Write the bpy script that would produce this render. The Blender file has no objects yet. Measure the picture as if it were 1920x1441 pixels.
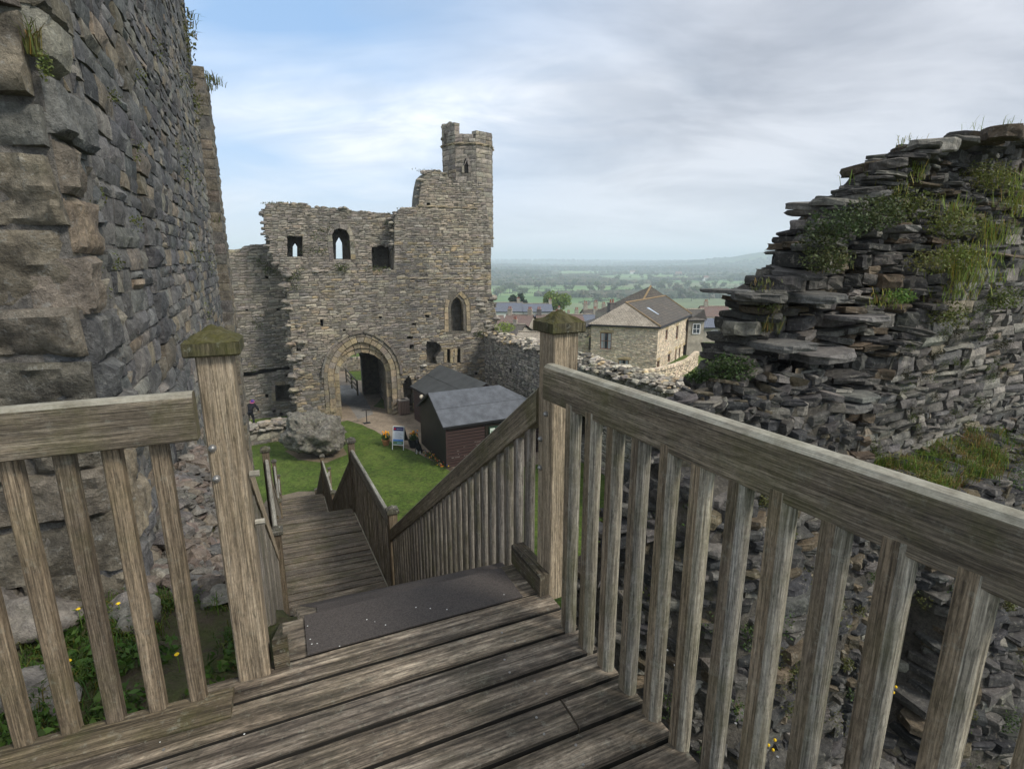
import bpy, math, random
from mathutils import Vector, noise
from mathutils.geometry import tessellate_polygon
HAZE, SKYS, SUNS, EXPO = 4.2e-4, 1.28, 2.8, 0.2
random.seed(7)
R = random.random
def U(a, b): return a + (b - a) * random.random()
sc = bpy.context.scene
COL = sc.collection
EYE = 10.0
PITCH = math.radians(13.2)
CP, SP = math.cos(PITCH), math.sin(PITCH)

# ---------------------------------------------------------------- measuring helpers
def ray(px, py):
    u = (px - 960) / 1000; v = (720.5 - py) / 1000
    return (u, CP + v * SP, -SP + v * CP)
def atz(px, py, z):
    r = ray(px, py); t = (z - EYE) / r[2]
    return Vector((r[0] * t, r[1] * t, z))
def aty(px, py, y):
    r = ray(px, py); t = y / r[1]
    return Vector((r[0] * t, y, EYE + r[2] * t))

class Plane:
    """upright wall plane: origin, direction along the wall, normal on the seen side"""
    def __init__(s, ox, oy, ang, flip=1):
        s.o = Vector((ox, oy, 0)); a = math.radians(ang)
        s.u = Vector((math.cos(a), math.sin(a), 0))
        s.n = Vector((math.sin(a), -math.cos(a), 0)) * flip
    def P(s, a, z, out=0.0): return s.o + s.u * a + s.n * out + Vector((0, 0, z))
    def px(s, x, y, out=0.0):
        r = ray(x, y); o = s.o + s.n * out
        den = r[0] * s.n.x + r[1] * s.n.y
        t = (o.x * s.n.x + o.y * s.n.y) / den
        p = Vector((r[0] * t, r[1] * t, 0)) - o
        return (p.dot(s.u), EYE + r[2] * t)

# ---------------------------------------------------------------- mesh collector
class MB:
    def __init__(s): s.v = []; s.f = []; s.c = []; s.uv = []; s.m = []
    def face(s, idx, col=(1, 1, 1), uv=None, m=0):
        s.f.append(idx); s.c.append(col); s.uv.append(uv); s.m.append(m)
    def add(s, vs): b = len(s.v); s.v.extend(vs); return b
    def quad(s, a, b, c, d, col=(1, 1, 1), uv=None, m=0):
        k = s.add([a, b, c, d]); s.face((k, k + 1, k + 2, k + 3), col, uv, m)
    def tri(s, a, b, c, col=(1, 1, 1), m=0):
        k = s.add([a, b, c]); s.face((k, k + 1, k + 2), col, None, m)
    def prism(s, ring0, ring1, col=(1, 1, 1), m=0, caps=True, uv=True):
        """two rings of equal length joined; UV: u along, v around, in metres"""
        n = len(ring0); k = s.add(list(ring0) + list(ring1)); ln = (Vector(ring1[0]) - Vector(ring0[0])).length
        ou, ov = U(0, 50), U(0, 50); acc = 0
        for i in range(n):
            j = (i + 1) % n; w = (Vector(ring0[j]) - Vector(ring0[i])).length
            s.face((k + i, k + j, k + n + j, k + n + i), col, [(ou, ov + acc), (ou, ov + acc + w), (ou + ln, ov + acc + w), (ou + ln, ov + acc)], m)
            acc += w
        if caps:
            def cuv(r):
                c = Vector(r[0]); a = (Vector(r[1]) - c).normalized(); nn = a.cross(Vector(r[-1]) - c).normalized(); b = nn.cross(a)
                return [(ou + (Vector(p) - c).dot(a), ov + (Vector(p) - c).dot(b)) for p in r]
            r0 = list(ring0)[::-1]; s.face(tuple(k + i for i in range(n - 1, -1, -1)), col, cuv(r0), m)
            s.face(tuple(k + n + i for i in range(n)), col, cuv(ring1), m)
    def beam(s, a, b, w, h, up=(0, 0, 1), ch=0.0, col=(1, 1, 1), m=0, off=(0, 0)):
        """rectangular bar from a to b, w across, h along up, chamfered corners"""
        a, b, up = Vector(a), Vector(b), Vector(up); d = (b - a).normalized()
        x = d.cross(up)
        if x.length < 1e-4: x = Vector((1, 0, 0))
        x.normalize(); y = x.cross(d).normalized()
        hw, hh = w / 2, h / 2
        if ch > 0: sec = [(-hw + ch, -hh), (hw - ch, -hh), (hw, -hh + ch), (hw, hh - ch), (hw - ch, hh), (-hw + ch, hh), (-hw, hh - ch), (-hw, -hh + ch)]
        else: sec = [(-hw, -hh), (hw, -hh), (hw, hh), (-hw, hh)]
        f = lambda o: [o + x * (p[0] + off[0]) + y * (p[1] + off[1]) for p in sec]
        s.prism(f(a), f(b), col, m)
    def box(s, c, sx, sy, sz, ang=0.0, col=(1, 1, 1), m=0, ch=0.0):
        """upright box, c is the centre of its base"""
        ca, sa = math.cos(ang), math.sin(ang); c = Vector(c)
        s.beam(c, c + Vector((0, 0, sz)), sx, sy, up=(-sa, ca, 0), ch=ch, col=col, m=m)
    def tube(s, pts, rad, n=8, col=(1, 1, 1), m=0):
        pts = [Vector(p) for p in pts]
        rr = rad if isinstance(rad, (list, tuple)) else [rad] * len(pts)
        rings = []
        for i, p in enumerate(pts):
            d = (pts[min(i + 1, len(pts) - 1)] - pts[max(i - 1, 0)]).normalized()
            x = d.cross(Vector((0.13, 0.07, 1)))
            if x.length < 1e-3: x = d.cross(Vector((1, 0, 0)))
            x.normalize(); y = d.cross(x)
            rings.append([p + x * math.cos(2 * math.pi * k / n) * rr[i] + y * math.sin(2 * math.pi * k / n) * rr[i] for k in range(n)])
        for i in range(len(rings) - 1): s.prism(rings[i][::-1], rings[i + 1][::-1], col, m, caps=False)
        k = s.add(rings[0]); s.face(tuple(range(k, k + n)), col, None, m)
        k = s.add(rings[-1]); s.face(tuple(range(k + n - 1, k - 1, -1)), col, None, m)
    def ball(s, c, r, col=(1, 1, 1), m=0, nu=12, nv=8, sq=(1, 1, 1), nz=0.0, fq=1.0):
        c = Vector(c); rows = []
        for j in range(nv + 1):
            th = math.pi * j / nv; row = []
            for i in range(nu):
                a = 2 * math.pi * i / nu
                d = Vector((math.sin(th) * math.cos(a) * sq[0], math.sin(th) * math.sin(a) * sq[1], math.cos(th) * sq[2]))
                row.append(c + d * r * (1 + (nz * noise.noise(d * fq + c) if nz else 0)))
            rows.append(row)
        k = s.add([p for row in rows for p in row])
        for j in range(nv):
            for i in range(nu):
                i2 = (i + 1) % nu
                s.face((k + j * nu + i, k + (j + 1) * nu + i, k + (j + 1) * nu + i2, k + j * nu + i2), col, None, m)
    def build(s, name, mat, parent=None, smooth=None):
        me = bpy.data.meshes.new(name); me.from_pydata([tuple(v) for v in s.v], [], s.f)
        mats = mat if isinstance(mat, (list, tuple)) else [mat]
        for mm in mats: me.materials.append(mm)
        if len(mats) > 1: me.polygons.foreach_set('material_index', s.m)
        ca = me.color_attributes.new('Col', 'FLOAT_COLOR', 'CORNER'); uvl = me.uv_layers.new(name='UVMap')
        cb = []; ub = []
        for f, c, uv in zip(s.f, s.c, s.uv):
            for i in range(len(f)):
                cb.extend((c[0], c[1], c[2], 1.0)); ub.extend(uv[i] if uv else (0.0, 0.0))
        ca.data.foreach_set('color', cb); uvl.data.foreach_set('uv', ub)
        me.validate(); me.update()
        if smooth is not None:
            me.polygons.foreach_set('use_smooth', [True] * len(me.polygons))
            me.set_sharp_from_angle(angle=math.radians(smooth))
        o = bpy.data.objects.new(name, me); COL.objects.link(o)
        if parent is not None: o.parent = parent; o.matrix_parent_inverse = parent_inv(parent)
        return o
WLOC = {}
def parent_inv(p):
    from mathutils import Matrix
    w = WLOC.get(p.name, Vector((0, 0, 0)))
    return Matrix.Translation(-w)
def tag(o, label=None, cat=None, group=None, kind=None):
    if label: o['label'] = label
    if cat: o['category'] = cat
    if group: o['group'] = group
    if kind: o['kind'] = kind
    return o
def thing(name, loc, label, cat, group=None):
    o = bpy.data.objects.new(name, None); COL.objects.link(o); o.location = Vector(loc); o.empty_display_size = 0.2
    WLOC[o.name] = Vector(loc)
    return tag(o, label, cat, group)
def copy_tree(o, parent=None):
    c = o.copy(); COL.objects.link(c); c.parent = parent
    if o.name in WLOC: WLOC[c.name] = WLOC[o.name]
    for ch in o.children: copy_tree(ch, c)
    return c

# ---------------------------------------------------------------- materials
def mat(name, rough=0.85):
    m = bpy.data.materials.new(name); m.use_nodes = True
    nt = m.node_tree; b = nt.nodes['Principled BSDF']; b.inputs['Roughness'].default_value = rough
    b.inputs['Specular IOR Level'].default_value = 0.25
    return m, nt, b
def tex_noise(nt, vec, scale, detail=6, rough=0.6, dist=0.0):
    n = nt.nodes.new('ShaderNodeTexNoise'); n.inputs['Scale'].default_value = scale; n.inputs['Detail'].default_value = detail
    n.inputs['Roughness'].default_value = rough; n.inputs['Distortion'].default_value = dist
    nt.links.new(vec, n.inputs['Vector']); return n.outputs['Fac']
def ramp(nt, fac, stops):
    r = nt.nodes.new('ShaderNodeValToRGB'); el = r.color_ramp.elements
    while len(el) < len(stops): el.new(0.5)
    for e, (p, c) in zip(el, stops): e.position = p; e.color = (c[0], c[1], c[2], 1) if not isinstance(c, (int, float)) else (c, c, c, 1)
    nt.links.new(fac, r.inputs['Fac']); return r.outputs['Color']
def mix(nt, fac, a, b, mode='MIX'):
    m = nt.nodes.new('ShaderNodeMix'); m.data_type = 'RGBA'; m.blend_type = mode
    for sk, v in ((m.inputs[0], fac), (m.inputs[6], a), (m.inputs[7], b)):
        if isinstance(v, (int, float)): sk.default_value = v
        elif isinstance(v, tuple): sk.default_value = (v[0], v[1], v[2], 1)
        else: nt.links.new(v, sk)
    return m.outputs[2]
def math_(nt, op, a, b=0.0, clamp=False):
    m = nt.nodes.new('ShaderNodeMath'); m.operation = op; m.use_clamp = clamp
    for sk, v in ((m.inputs[0], a), (m.inputs[1], b)):
        if isinstance(v, (int, float)): sk.default_value = v
        else: nt.links.new(v, sk)
    return m.outputs[0]
def bump(nt, b, h, strength=0.5, dist=0.02):
    n = nt.nodes.new('ShaderNodeBump'); n.inputs['Strength'].default_value = strength; n.inputs['Distance'].default_value = dist
    nt.links.new(h, n.inputs['Height']); nt.links.new(n.outputs[0], b.inputs['Normal'])
def mapping(nt, vec, scale=(1, 1, 1), loc=(0, 0, 0)):
    m = nt.nodes.new('ShaderNodeMapping'); m.inputs['Scale'].default_value = scale; m.inputs['Location'].default_value = loc
    nt.links.new(vec, m.inputs['Vector']); return m.outputs[0]
def geo_pos(nt): return nt.nodes.new('ShaderNodeNewGeometry').outputs['Position']
def nz_of(nt):
    g = nt.nodes.new('ShaderNodeNewGeometry'); s = nt.nodes.new('ShaderNodeSeparateXYZ'); nt.links.new(g.outputs['Normal'], s.inputs[0]); return s.outputs['Z']
def vcol(nt):
    a = nt.nodes.new('ShaderNodeAttribute'); a.attribute_name = 'Col'; return a.outputs['Color']

def stone_mat(name, scale=1.0, lichen=(0.30, 0.27, 0.19), lich_amt=0.5, moss=0.0, bumpd=0.02, dark=0.55, orange=0.0, rough=0.9, streak=0.0, big=0.0):
    """stone: each stone's own colour (attribute) worked over by grain, lichen and moss"""
    m, nt, b = mat(name, rough); p = geo_pos(nt)
    n1 = tex_noise(nt, p, 3.0 * scale, 8, 0.65); n2 = tex_noise(nt, p, 14 * scale, 6, 0.7); n3 = tex_noise(nt, p, 55 * scale, 4, 0.7)
    base = mix(nt, 1.0, vcol(nt), ramp(nt, n1, [(0.3, (dark, dark, dark * 1.04)), (0.7, (1.35, 1.33, 1.28))]), 'MULTIPLY')
    base = mix(nt, 1.0, base, ramp(nt, n2, [(0.3, 0.62), (0.5, 1.0), (0.72, 1.4)]), 'MULTIPLY')
    base = mix(nt, 1.0, base, ramp(nt, n3, [(0.3, 0.75), (0.7, 1.25)]), 'MULTIPLY')
    if big: # broad weather stains over many stones
        bn = tex_noise(nt, mapping(nt, p, (1, 1, 0.6), (2, 8, 3)), 0.33 * scale, 5, 0.6); base = mix(nt, big, base, mix(nt, 1.0, base, ramp(nt, bn, [(0.35, (0.52, 0.53, 0.56)), (0.5, (1.0, 1.0, 1.0)), (0.65, (1.42, 1.34, 1.2))]), 'MULTIPLY'))
    l = tex_noise(nt, mapping(nt, p, (1, 1, 1), (7, 3, 1)), 8 * scale, 8, 0.75)
    base = mix(nt, math_(nt, 'MULTIPLY', ramp(nt, l, [(0.56, 0.0), (0.66, 1.0)]), lich_amt), base, lichen)
    if orange:
        l2 = tex_noise(nt, mapping(nt, p, (1, 1, 1), (17, 5, 9)), 11 * scale, 6, 0.7)
        base = mix(nt, math_(nt, 'MULTIPLY', ramp(nt, l2, [(0.68, 0.0), (0.73, 1.0)]), orange), base, (0.30, 0.16, 0.04))
    if streak:
        sv = mapping(nt, p, (3, 3, 0.35)); sn = tex_noise(nt, sv, 1.0, 5, 0.6)
        base = mix(nt, math_(nt, 'MULTIPLY', ramp(nt, sn, [(0.5, 0.0), (0.68, 1.0)]), streak), base, (0.045, 0.043, 0.04))
    if moss:
        l3 = tex_noise(nt, mapping(nt, p, (1, 1, 1), (3, 15, 2)), 2.2 * scale, 8, 0.7)
        k = math_(nt, 'MULTIPLY', ramp(nt, l3, [(0.55, 0.0), (0.68, 1.0)]), moss)
        base = mix(nt, k, base, mix(nt, n2, (0.035, 0.045, 0.012), (0.11, 0.12, 0.03)))
    nt.links.new(base, b.inputs['Base Color'])
    h = math_(nt, 'ADD', math_(nt, 'MULTIPLY', n2, 1.0), math_(nt, 'ADD', math_(nt, 'MULTIPLY', n3, 0.35), n1))
    bump(nt, b, h, 0.9, bumpd)
    return m

def wood_mat(name, c0, c1, c2, moss=0.0, wet=0.0, rough=0.8, lichen=0.0, grain=1.0, mossy_top=0.0, lines=1.0, topcol=None):
    """weathered timber: grain runs along UV u"""
    m, nt, b = mat(name, rough)
    uvn = nt.nodes.new('ShaderNodeUVMap'); uv = uvn.outputs[0]; oi = nt.nodes.new('ShaderNodeObjectInfo')
    va = nt.nodes.new('ShaderNodeVectorMath'); va.operation = 'ADD'; cb = nt.nodes.new('ShaderNodeCombineXYZ')
    for i, k in enumerate((37.0, 91.0, 13.0)): nt.links.new(math_(nt, 'MULTIPLY', oi.outputs['Random'], k), cb.inputs[i])
    nt.links.new(uv, va.inputs[0]); nt.links.new(cb.outputs[0], va.inputs[1]); v = va.outputs[0]
    g1 = tex_noise(nt, mapping(nt, v, (1.6, 55 * grain, 1)), 1.0, 5, 0.65, 0.6)
    g2 = tex_noise(nt, mapping(nt, v, (5, 210 * grain, 1)), 1.0, 4, 0.6, 0.3)
    g3 = tex_noise(nt, mapping(nt, v, (0.9, 9, 1)), 1.0, 5, 0.6, 0.8)
    p = geo_pos(nt); pn = tex_noise(nt, p, 9, 6, 0.7); pf = tex_noise(nt, p, 75, 5, 0.8)
    col = ramp(nt, g1, [(0.34, c0), (0.5, c1), (0.66, c2)] if lines > 1.2 else [(0.27, c0), (0.5, c1), (0.73, c2)])
    kn = nt.nodes.new('ShaderNodeTexVoronoi'); kn.inputs['Scale'].default_value = 1.0; nt.links.new(mapping(nt, v, (1.7, 7, 1)), kn.inputs['Vector'])
    col = mix(nt, ramp(nt, kn.outputs['Distance'], [(0.05, 0.75), (0.12, 0.0)]), col, tuple(q * 0.45 for q in c0))
    col = mix(nt, 1.0, col, ramp(nt, g2, [(0.34, 0.45), (0.5, 1.0), (0.66, 1.4)]), 'MULTIPLY'); g4 = tex_noise(nt, mapping(nt, v, (14, 120 * grain, 1), (3, 3, 0)), 1.0, 6, 0.75, 1.2); col = mix(nt, 1.0, col, ramp(nt, g4, [(0.36, 0.5), (0.5, 1.0), (0.66, 1.35)]), 'MULTIPLY')
    col = mix(nt, 1.0, col, ramp(nt, g3, [(0.25, 0.55), (0.5, 1.0), (0.75, 1.35)]), 'MULTIPLY')
    col = mix(nt, 1.0, col, ramp(nt, pf, [(0.3, 0.8), (0.7, 1.2)]), 'MULTIPLY')
    col = mix(nt, 1.0, col, mix(nt, oi.outputs['Random'], (0.82, 0.82, 0.84), (1.16, 1.13, 1.08)), 'MULTIPLY')
    if wet: # damp dark blotches
        dn = tex_noise(nt, mapping(nt, v, (2.2, 11, 1), (5, 5, 0)), 1.0, 10, 0.8, 0.8)
        col = mix(nt, math_(nt, 'MULTIPLY', ramp(nt, dn, [(0.42, 1.0), (0.6, 0.0)]), wet), col, (0.022, 0.019, 0.016))
    if lichen:
        ln = tex_noise(nt, mapping(nt, p, (1, 1, 1), (4, 4, 4)), 26, 6, 0.8)
        col = mix(nt, math_(nt, 'MULTIPLY', ramp(nt, ln, [(0.56, 0.0), (0.64, 1.0)]), lichen), col, (0.34, 0.34, 0.27))
    if moss:
        mn = tex_noise(nt, mapping(nt, p, (1, 1, 1), (9, 1, 4)), 3.4, 7, 0.72)
        k = math_(nt, 'MULTIPLY', ramp(nt, mn, [(0.47, 0.0), (0.66, 1.0)]), moss)
        col = mix(nt, k, col, mix(nt, pf, (0.03, 0.036, 0.008), (0.10, 0.098, 0.02)))
    if mossy_top:
        k = math_(nt, 'MULTIPLY', ramp(nt, nz_of(nt), [(0.25, 0.0), (0.7, 1.0)]), math_(nt, 'MULTIPLY', ramp(nt, pn, [(0.35, 0.3), (0.6, 1.0)]), mossy_top), True)
        col = mix(nt, k, col, mix(nt, pf, *(topcol or ((0.018, 0.02, 0.006), (0.15, 0.135, 0.02)))))
    nt.links.new(col, b.inputs['Base Color'])
    h = math_(nt, 'ADD', g1, math_(nt, 'ADD', math_(nt, 'MULTIPLY', g2, 0.6), math_(nt, 'MULTIPLY', pf, 0.3)))
    bump(nt, b, h, 0.7 * lines, 0.006)
    return m
def plain_mat(name, c, rough=0.7, var=0.2, scale=20, bumpd=0.0, use_attr=False, metal=0.0, aniso=None):
    m, nt, b = mat(name, rough); p = geo_pos(nt); b.inputs['Metallic'].default_value = metal
    n = tex_noise(nt, mapping(nt, p, aniso or (1, 1, 1)), scale, 5, 0.65)
    src = vcol(nt) if use_attr else (c[0], c[1], c[2])
    col = mix(nt, 1.0, src, ramp(nt, n, [(0.25, 1 - var), (0.75, 1 + var)]), 'MULTIPLY')
    nt.links.new(col, b.inputs['Base Color'])
    if bumpd: bump(nt, b, n, 0.6, bumpd)
    return m
def leaf_mat(name, c0, c1):
    m, nt, b = mat(name, 0.6); oi = vcol(nt); p = geo_pos(nt); n = tex_noise(nt, p, 5, 3)
    col = mix(nt, 1.0, oi, mix(nt, n, c0, c1), 'MULTIPLY'); nt.links.new(col, b.inputs['Base Color'])
    tr = nt.nodes.new('ShaderNodeBsdfTranslucent'); nt.links.new(col, tr.inputs[0]); ad = nt.nodes.new('ShaderNodeMixShader'); ad.inputs[0].default_value = 0.25
    nt.links.new(b.outputs[0], ad.inputs[1]); nt.links.new(tr.outputs[0], ad.inputs[2]); nt.links.new(ad.outputs[0], nt.nodes['Material Output'].inputs[0])
    return m
M = {}
M['gate'] = stone_mat('gatehouse_stone', 1.0, (0.34, 0.30, 0.23), 0.45, 0.18, 0.02, 0.7, 0.0, streak=0.4, big=0.55)
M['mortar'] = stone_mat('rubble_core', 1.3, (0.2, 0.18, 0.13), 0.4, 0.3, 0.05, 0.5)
M['keep'] = stone_mat('keep_stone', 1.5, (0.34, 0.335, 0.30), 0.5, 0.12, 0.04, 0.36, 0.2, big=0.6)
M['keepcore'] = stone_mat('keep_mortar', 2.5, (0.30, 0.27, 0.22), 0.6, 0.15, 0.04, 0.5, 0.2)
M['ruin'] = stone_mat('ruin_slab_stone', 2.2, (0.36, 0.33, 0.27), 0.5, 0.10, 0.02, 0.5, 0.12)
M['ruincore'] = stone_mat('ruin_core', 3.0, (0.12, 0.1, 0.07), 0.4, 0.35, 0.04, 0.5, 0.0)
M['boulder'] = stone_mat('boulder_stone', 2.2, (0.42, 0.40, 0.34), 0.6, 0.25, 0.08, 0.45, 0.15)
M['house'] = stone_mat('cottage_stone', 1.2, (0.36, 0.31, 0.22), 0.3, 0.0, 0.02, 0.75)
M['post'] = wood_mat('oak_post', (0.155, 0.117, 0.075), (0.25, 0.20, 0.138), (0.33, 0.275, 0.20), 0.12, 0.0, lichen=0.12)
M['rail'] = wood_mat('oak_rail', (0.10, 0.08, 0.052), (0.19, 0.155, 0.107), (0.29, 0.247, 0.18), 0.5, 0.35, lichen=0.15, mossy_top=0.85, topcol=((0.20, 0.185, 0.13), (0.50, 0.48, 0.40)))
M['bal'] = wood_mat('oak_baluster', (0.10, 0.076, 0.05), (0.17, 0.132, 0.088), (0.26, 0.212, 0.15), 0.25, 0.1, lichen=0.2)
M['stairbal'] = wood_mat('stair_baluster', (0.09, 0.072, 0.052), (0.155, 0.128, 0.098), (0.24, 0.208, 0.165), 0.4, 0.2, lichen=0.2)
M['greyrail'] = wood_mat('lichened_rail', (0.18, 0.165, 0.13), (0.30, 0.285, 0.24), (0.44, 0.43, 0.38), 0.2, 0.1, lichen=0.55)
M['cap'] = wood_mat('mossy_cap', (0.035, 0.032, 0.018), (0.075, 0.065, 0.035), (0.14, 0.12, 0.07), 0.8, 0.2, lichen=0.35, mossy_top=1.0, grain=0.6, topcol=((0.012, 0.011, 0.006), (0.085, 0.078, 0.014)))
M['greycap'] = wood_mat('lichened_cap', (0.05, 0.045, 0.035), (0.09, 0.085, 0.07), (0.16, 0.15, 0.13), 0.5, 0.4, lichen=0.8)
M['deck'] = wood_mat('deck_board', (0.06, 0.047, 0.034), (0.22, 0.178, 0.132), (0.42, 0.355, 0.27), 0.15, 0.6, 0.72, lichen=0.25, lines=2.4)
M['edge'] = wood_mat('mossy_edge_board', (0.045, 0.036, 0.024), (0.10, 0.08, 0.052), (0.18, 0.148, 0.10), 0.6, 0.3, lichen=0.3, lines=1.5)
M['tread'] = wood_mat('stair_board', (0.07, 0.056, 0.042), (0.18, 0.148, 0.112), (0.33, 0.28, 0.22), 0.35, 0.6, 0.75, lichen=0.4, lines=1.3)
M['balout'] = wood_mat('weathered_silver_oak', (0.16, 0.142, 0.108), (0.255, 0.23, 0.18), (0.38, 0.355, 0.295), 0.45, 0.1, lichen=0.35)
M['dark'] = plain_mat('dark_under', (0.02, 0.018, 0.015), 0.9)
M['mat'] = plain_mat('grit_tread_sheet', (0.062, 0.053, 0.047), 0.75, 0.5, 160, 0.003)
M['steel'] = plain_mat('bolt_steel', (0.30, 0.29, 0.27), 0.45, 0.2, 60, metal=0.7)
M['droppings'] = plain_mat('bird_droppings', (0.6, 0.6, 0.56), 0.8)
M['black'] = plain_mat('black_paint', (0.02, 0.02, 0.022), 0.5)
M['white'] = plain_mat('white_paint', (0.7, 0.7, 0.7), 0.5, 0.1)
M['attr'] = plain_mat('painted', (1, 1, 1), 0.7, 0.15, 12, use_attr=True)
M['leaf'] = leaf_mat('leaf', (0.7, 0.75, 0.6), (1.25, 1.25, 1.0))
# ---------------------------------------------------------------- masonry
def jitter(c, a=0.22, w=0.03):
    k = 1 + U(-a, a); return tuple(max(0.01, x * k * (1 + U(-w, w))) for x in c)
def pick(pal):
    r = R() * sum(p[1] for p in pal)
    for c, w in pal:
        r -= w
        if r <= 0: return c
    return pal[-1][0]
def stone(mb, fr, s0, s1, z0, z1, out, dep, col, q=1, rough=0.02, base=0.0):
    """one stone set in a wall: front face bulges, its edges are rounded back into the joint. q = front grid density"""
    g = min(0.012 + 0.02 * (z1 - z0), 0.03)
    s0 += g * U(0.3, 1); s1 -= g * U(0.3, 1); z0 += g * U(0.3, 1); z1 -= g * U(0.3, 1)
    if s1 - s0 < 0.03 or z1 - z0 < 0.02: return
    nx = max(3, min(20, int((s1 - s0) / q))) if q < 1 else 3; nz = max(3, min(14, int((z1 - z0) / q))) if q < 1 else 3
    ta, tb = U(-0.04, 0.04) * rough / 0.02, U(-0.03, 0.03) * rough / 0.02
    ja = [(U(-1, 1) * rough * 0.8, U(-1, 1) * rough * 0.7) for _ in range(4)]; seed = Vector((U(0, 99), U(0, 99), U(0, 99)))
    vs = []
    for j in range(nz):
        for i in range(nx):
            a = i / (nx - 1); b = j / (nz - 1)
            if q >= 1: a = (0, 0.5, 1)[i] ; b = (0, 0.5, 1)[j]
            else:
                a = 0.5 - 0.5 * math.cos(math.pi * a) * (1.0) if nx < 5 else a; 
            js = (ja[0][0] * (1 - a) * (1 - b) + ja[1][0] * a * (1 - b) + ja[2][0] * a * b + ja[3][0] * (1 - a) * b)
            jz = (ja[0][1] * (1 - a) * (1 - b) + ja[1][1] * a * (1 - b) + ja[2][1] * a * b + ja[3][1] * (1 - a) * b)
            s = s0 + (s1 - s0) * a; z = z0 + (z1 - z0) * b
            ex = min(a, 1 - a) * (s1 - s0); ez = min(b, 1 - b) * (z1 - z0); e = min(ex, ez)
            rr = min(0.028, (z1 - z0) * 0.3); fall = 1 - max(0, 1 - e / rr) ** 2 if e < rr else 1.0
            o = out * (0.25 + 0.75 * fall) + ta * (a - 0.5) + tb * (b - 0.5)
            if q < 1:
                o += noise.fractal(Vector((s * 3.5, z * 3.5, 0)) + seed, 0.7, 2.2, 4) * rough * 1.6 + abs(noise.noise(Vector((s * 11, z * 11, 3)) + seed)) * rough * 0.9
            vs.append(fr.P(s + js, z + jz, base + o))
    k = mb.add(vs)
    for j in range(nz - 1):
        for i in range(nx - 1):
            mb.face((k + j * nx + i, k + j * nx + i + 1, k + (j + 1) * nx + i + 1, k + (j + 1) * nx + i), col)
    ring = [i for i in range(nx)] + [nx * j + nx - 1 for j in range(1, nz)] + [nx * (nz - 1) + i for i in range(nx - 2, -1, -1)] + [nx * j for j in range(nz - 2, 0, -1)]
    back = []
    for i in ring:
        p = vs[i]; d = (p - fr.o).dot(fr.n); back.append(p - fr.n * (d - base + dep))
    kb = mb.add(back); n = len(ring)
    for i in range(n):
        j = (i + 1) % n; mb.face((k + ring[j], k + ring[i], kb + i, kb + j), col)
def inside(poly, x, y):
    c = False; n = len(poly); j = n - 1
    for i in range(n):
        xi, yi = poly[i]; xj, yj = poly[j]
        if (yi > y) != (yj > y) and x < (xj - xi) * (y - yi) / (yj - yi) + xi: c = not c
        j = i
    return c
def masonry(mb, fr, poly, holes, hc, ls, pal, out=(0.01, 0.05), dep=0.06, q=1, rough=0.02, base=0.0, palf=None, big=None, shrink=0.0, wander=0.0):
    zs = [p[1] for p in poly]; ss = [p[0] for p in poly]; z = min(zs); zt = max(zs); smin, smax = min(ss), max(ss)
    while z < zt:
        h = U(*hc); 
        if big and big(z): h *= big(z)
        zm = z + h / 2; step = 0.04; runs = []; cur = None; s = smin
        while s <= smax + step:
            ok = inside(poly, s, zm) and not any(inside(hh, s, zm) for hh in holes)
            if ok and cur is None: cur = s
            if not ok and cur is not None: runs.append((cur, s)); cur = None
            s += step
        for a, b in runs:
            s = a
            while s < b - 0.02:
                l = U(*ls) * (h / ((hc[0] + hc[1]) / 2)) ** 0.5
                if R() < 0.15: l *= 1.5
                e = s + l
                if b - e < ls[0] * 0.6: e = b
                pl = palf(s, zm) if palf else pal
                if h > hc[0] * 1.5 and R() < 0.18 and e - s < 0.5:
                    zz = z + h * U(0.4, 0.6)
                    stone(mb, fr, s, e, z, zz, U(*out), dep, jitter(pick(pl)), q, rough, base)
                    stone(mb, fr, s, e, zz, z + h, U(*out), dep, jitter(pick(pl)), q, rough, base)
                else:
                    stone(mb, fr, s, e, z + U(-1, 1) * wander, z + h + U(-1, 1) * wander, U(*out), dep, jitter(pick(pl)), q, rough, base)
                s = e
        z += h
def slab_poly(mb, fr, poly, holes, o0, o1, col=(0.14, 0.125, 0.1), m=0):
    """solid slab between offsets o0 (seen side) and o1, with holes"""
    loops = [poly] + list(holes)
    flat = [p for l in loops for p in l]
    tr = tessellate_polygon([[Vector((p[0], p[1], 0)) for p in l] for l in loops])
    k0 = mb.add([fr.P(p[0], p[1], o0) for p in flat]); k1 = mb.add([fr.P(p[0], p[1], o1) for p in flat])
    for t in tr:
        a = flat[t[0]]; b = flat[t[1]]; c = flat[t[2]]
        ar = (b[0] - a[0]) * (c[1] - a[1]) - (b[1] - a[1]) * (c[0] - a[0]); t = tuple(t) if ar > 0 else tuple(t)[::-1]
        mb.face(tuple(k0 + i for i in t), col, None, m); mb.face(tuple(k1 + i for i in t[::-1]), col, None, m)
    b = 0
    for l in loops:
        n = len(l)
        for i in range(n):
            j = (i + 1) % n; mb.face((k0 + b + i, k1 + b + i, k1 + b + j, k0 + b + j), col, None, m)
        b += n
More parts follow.
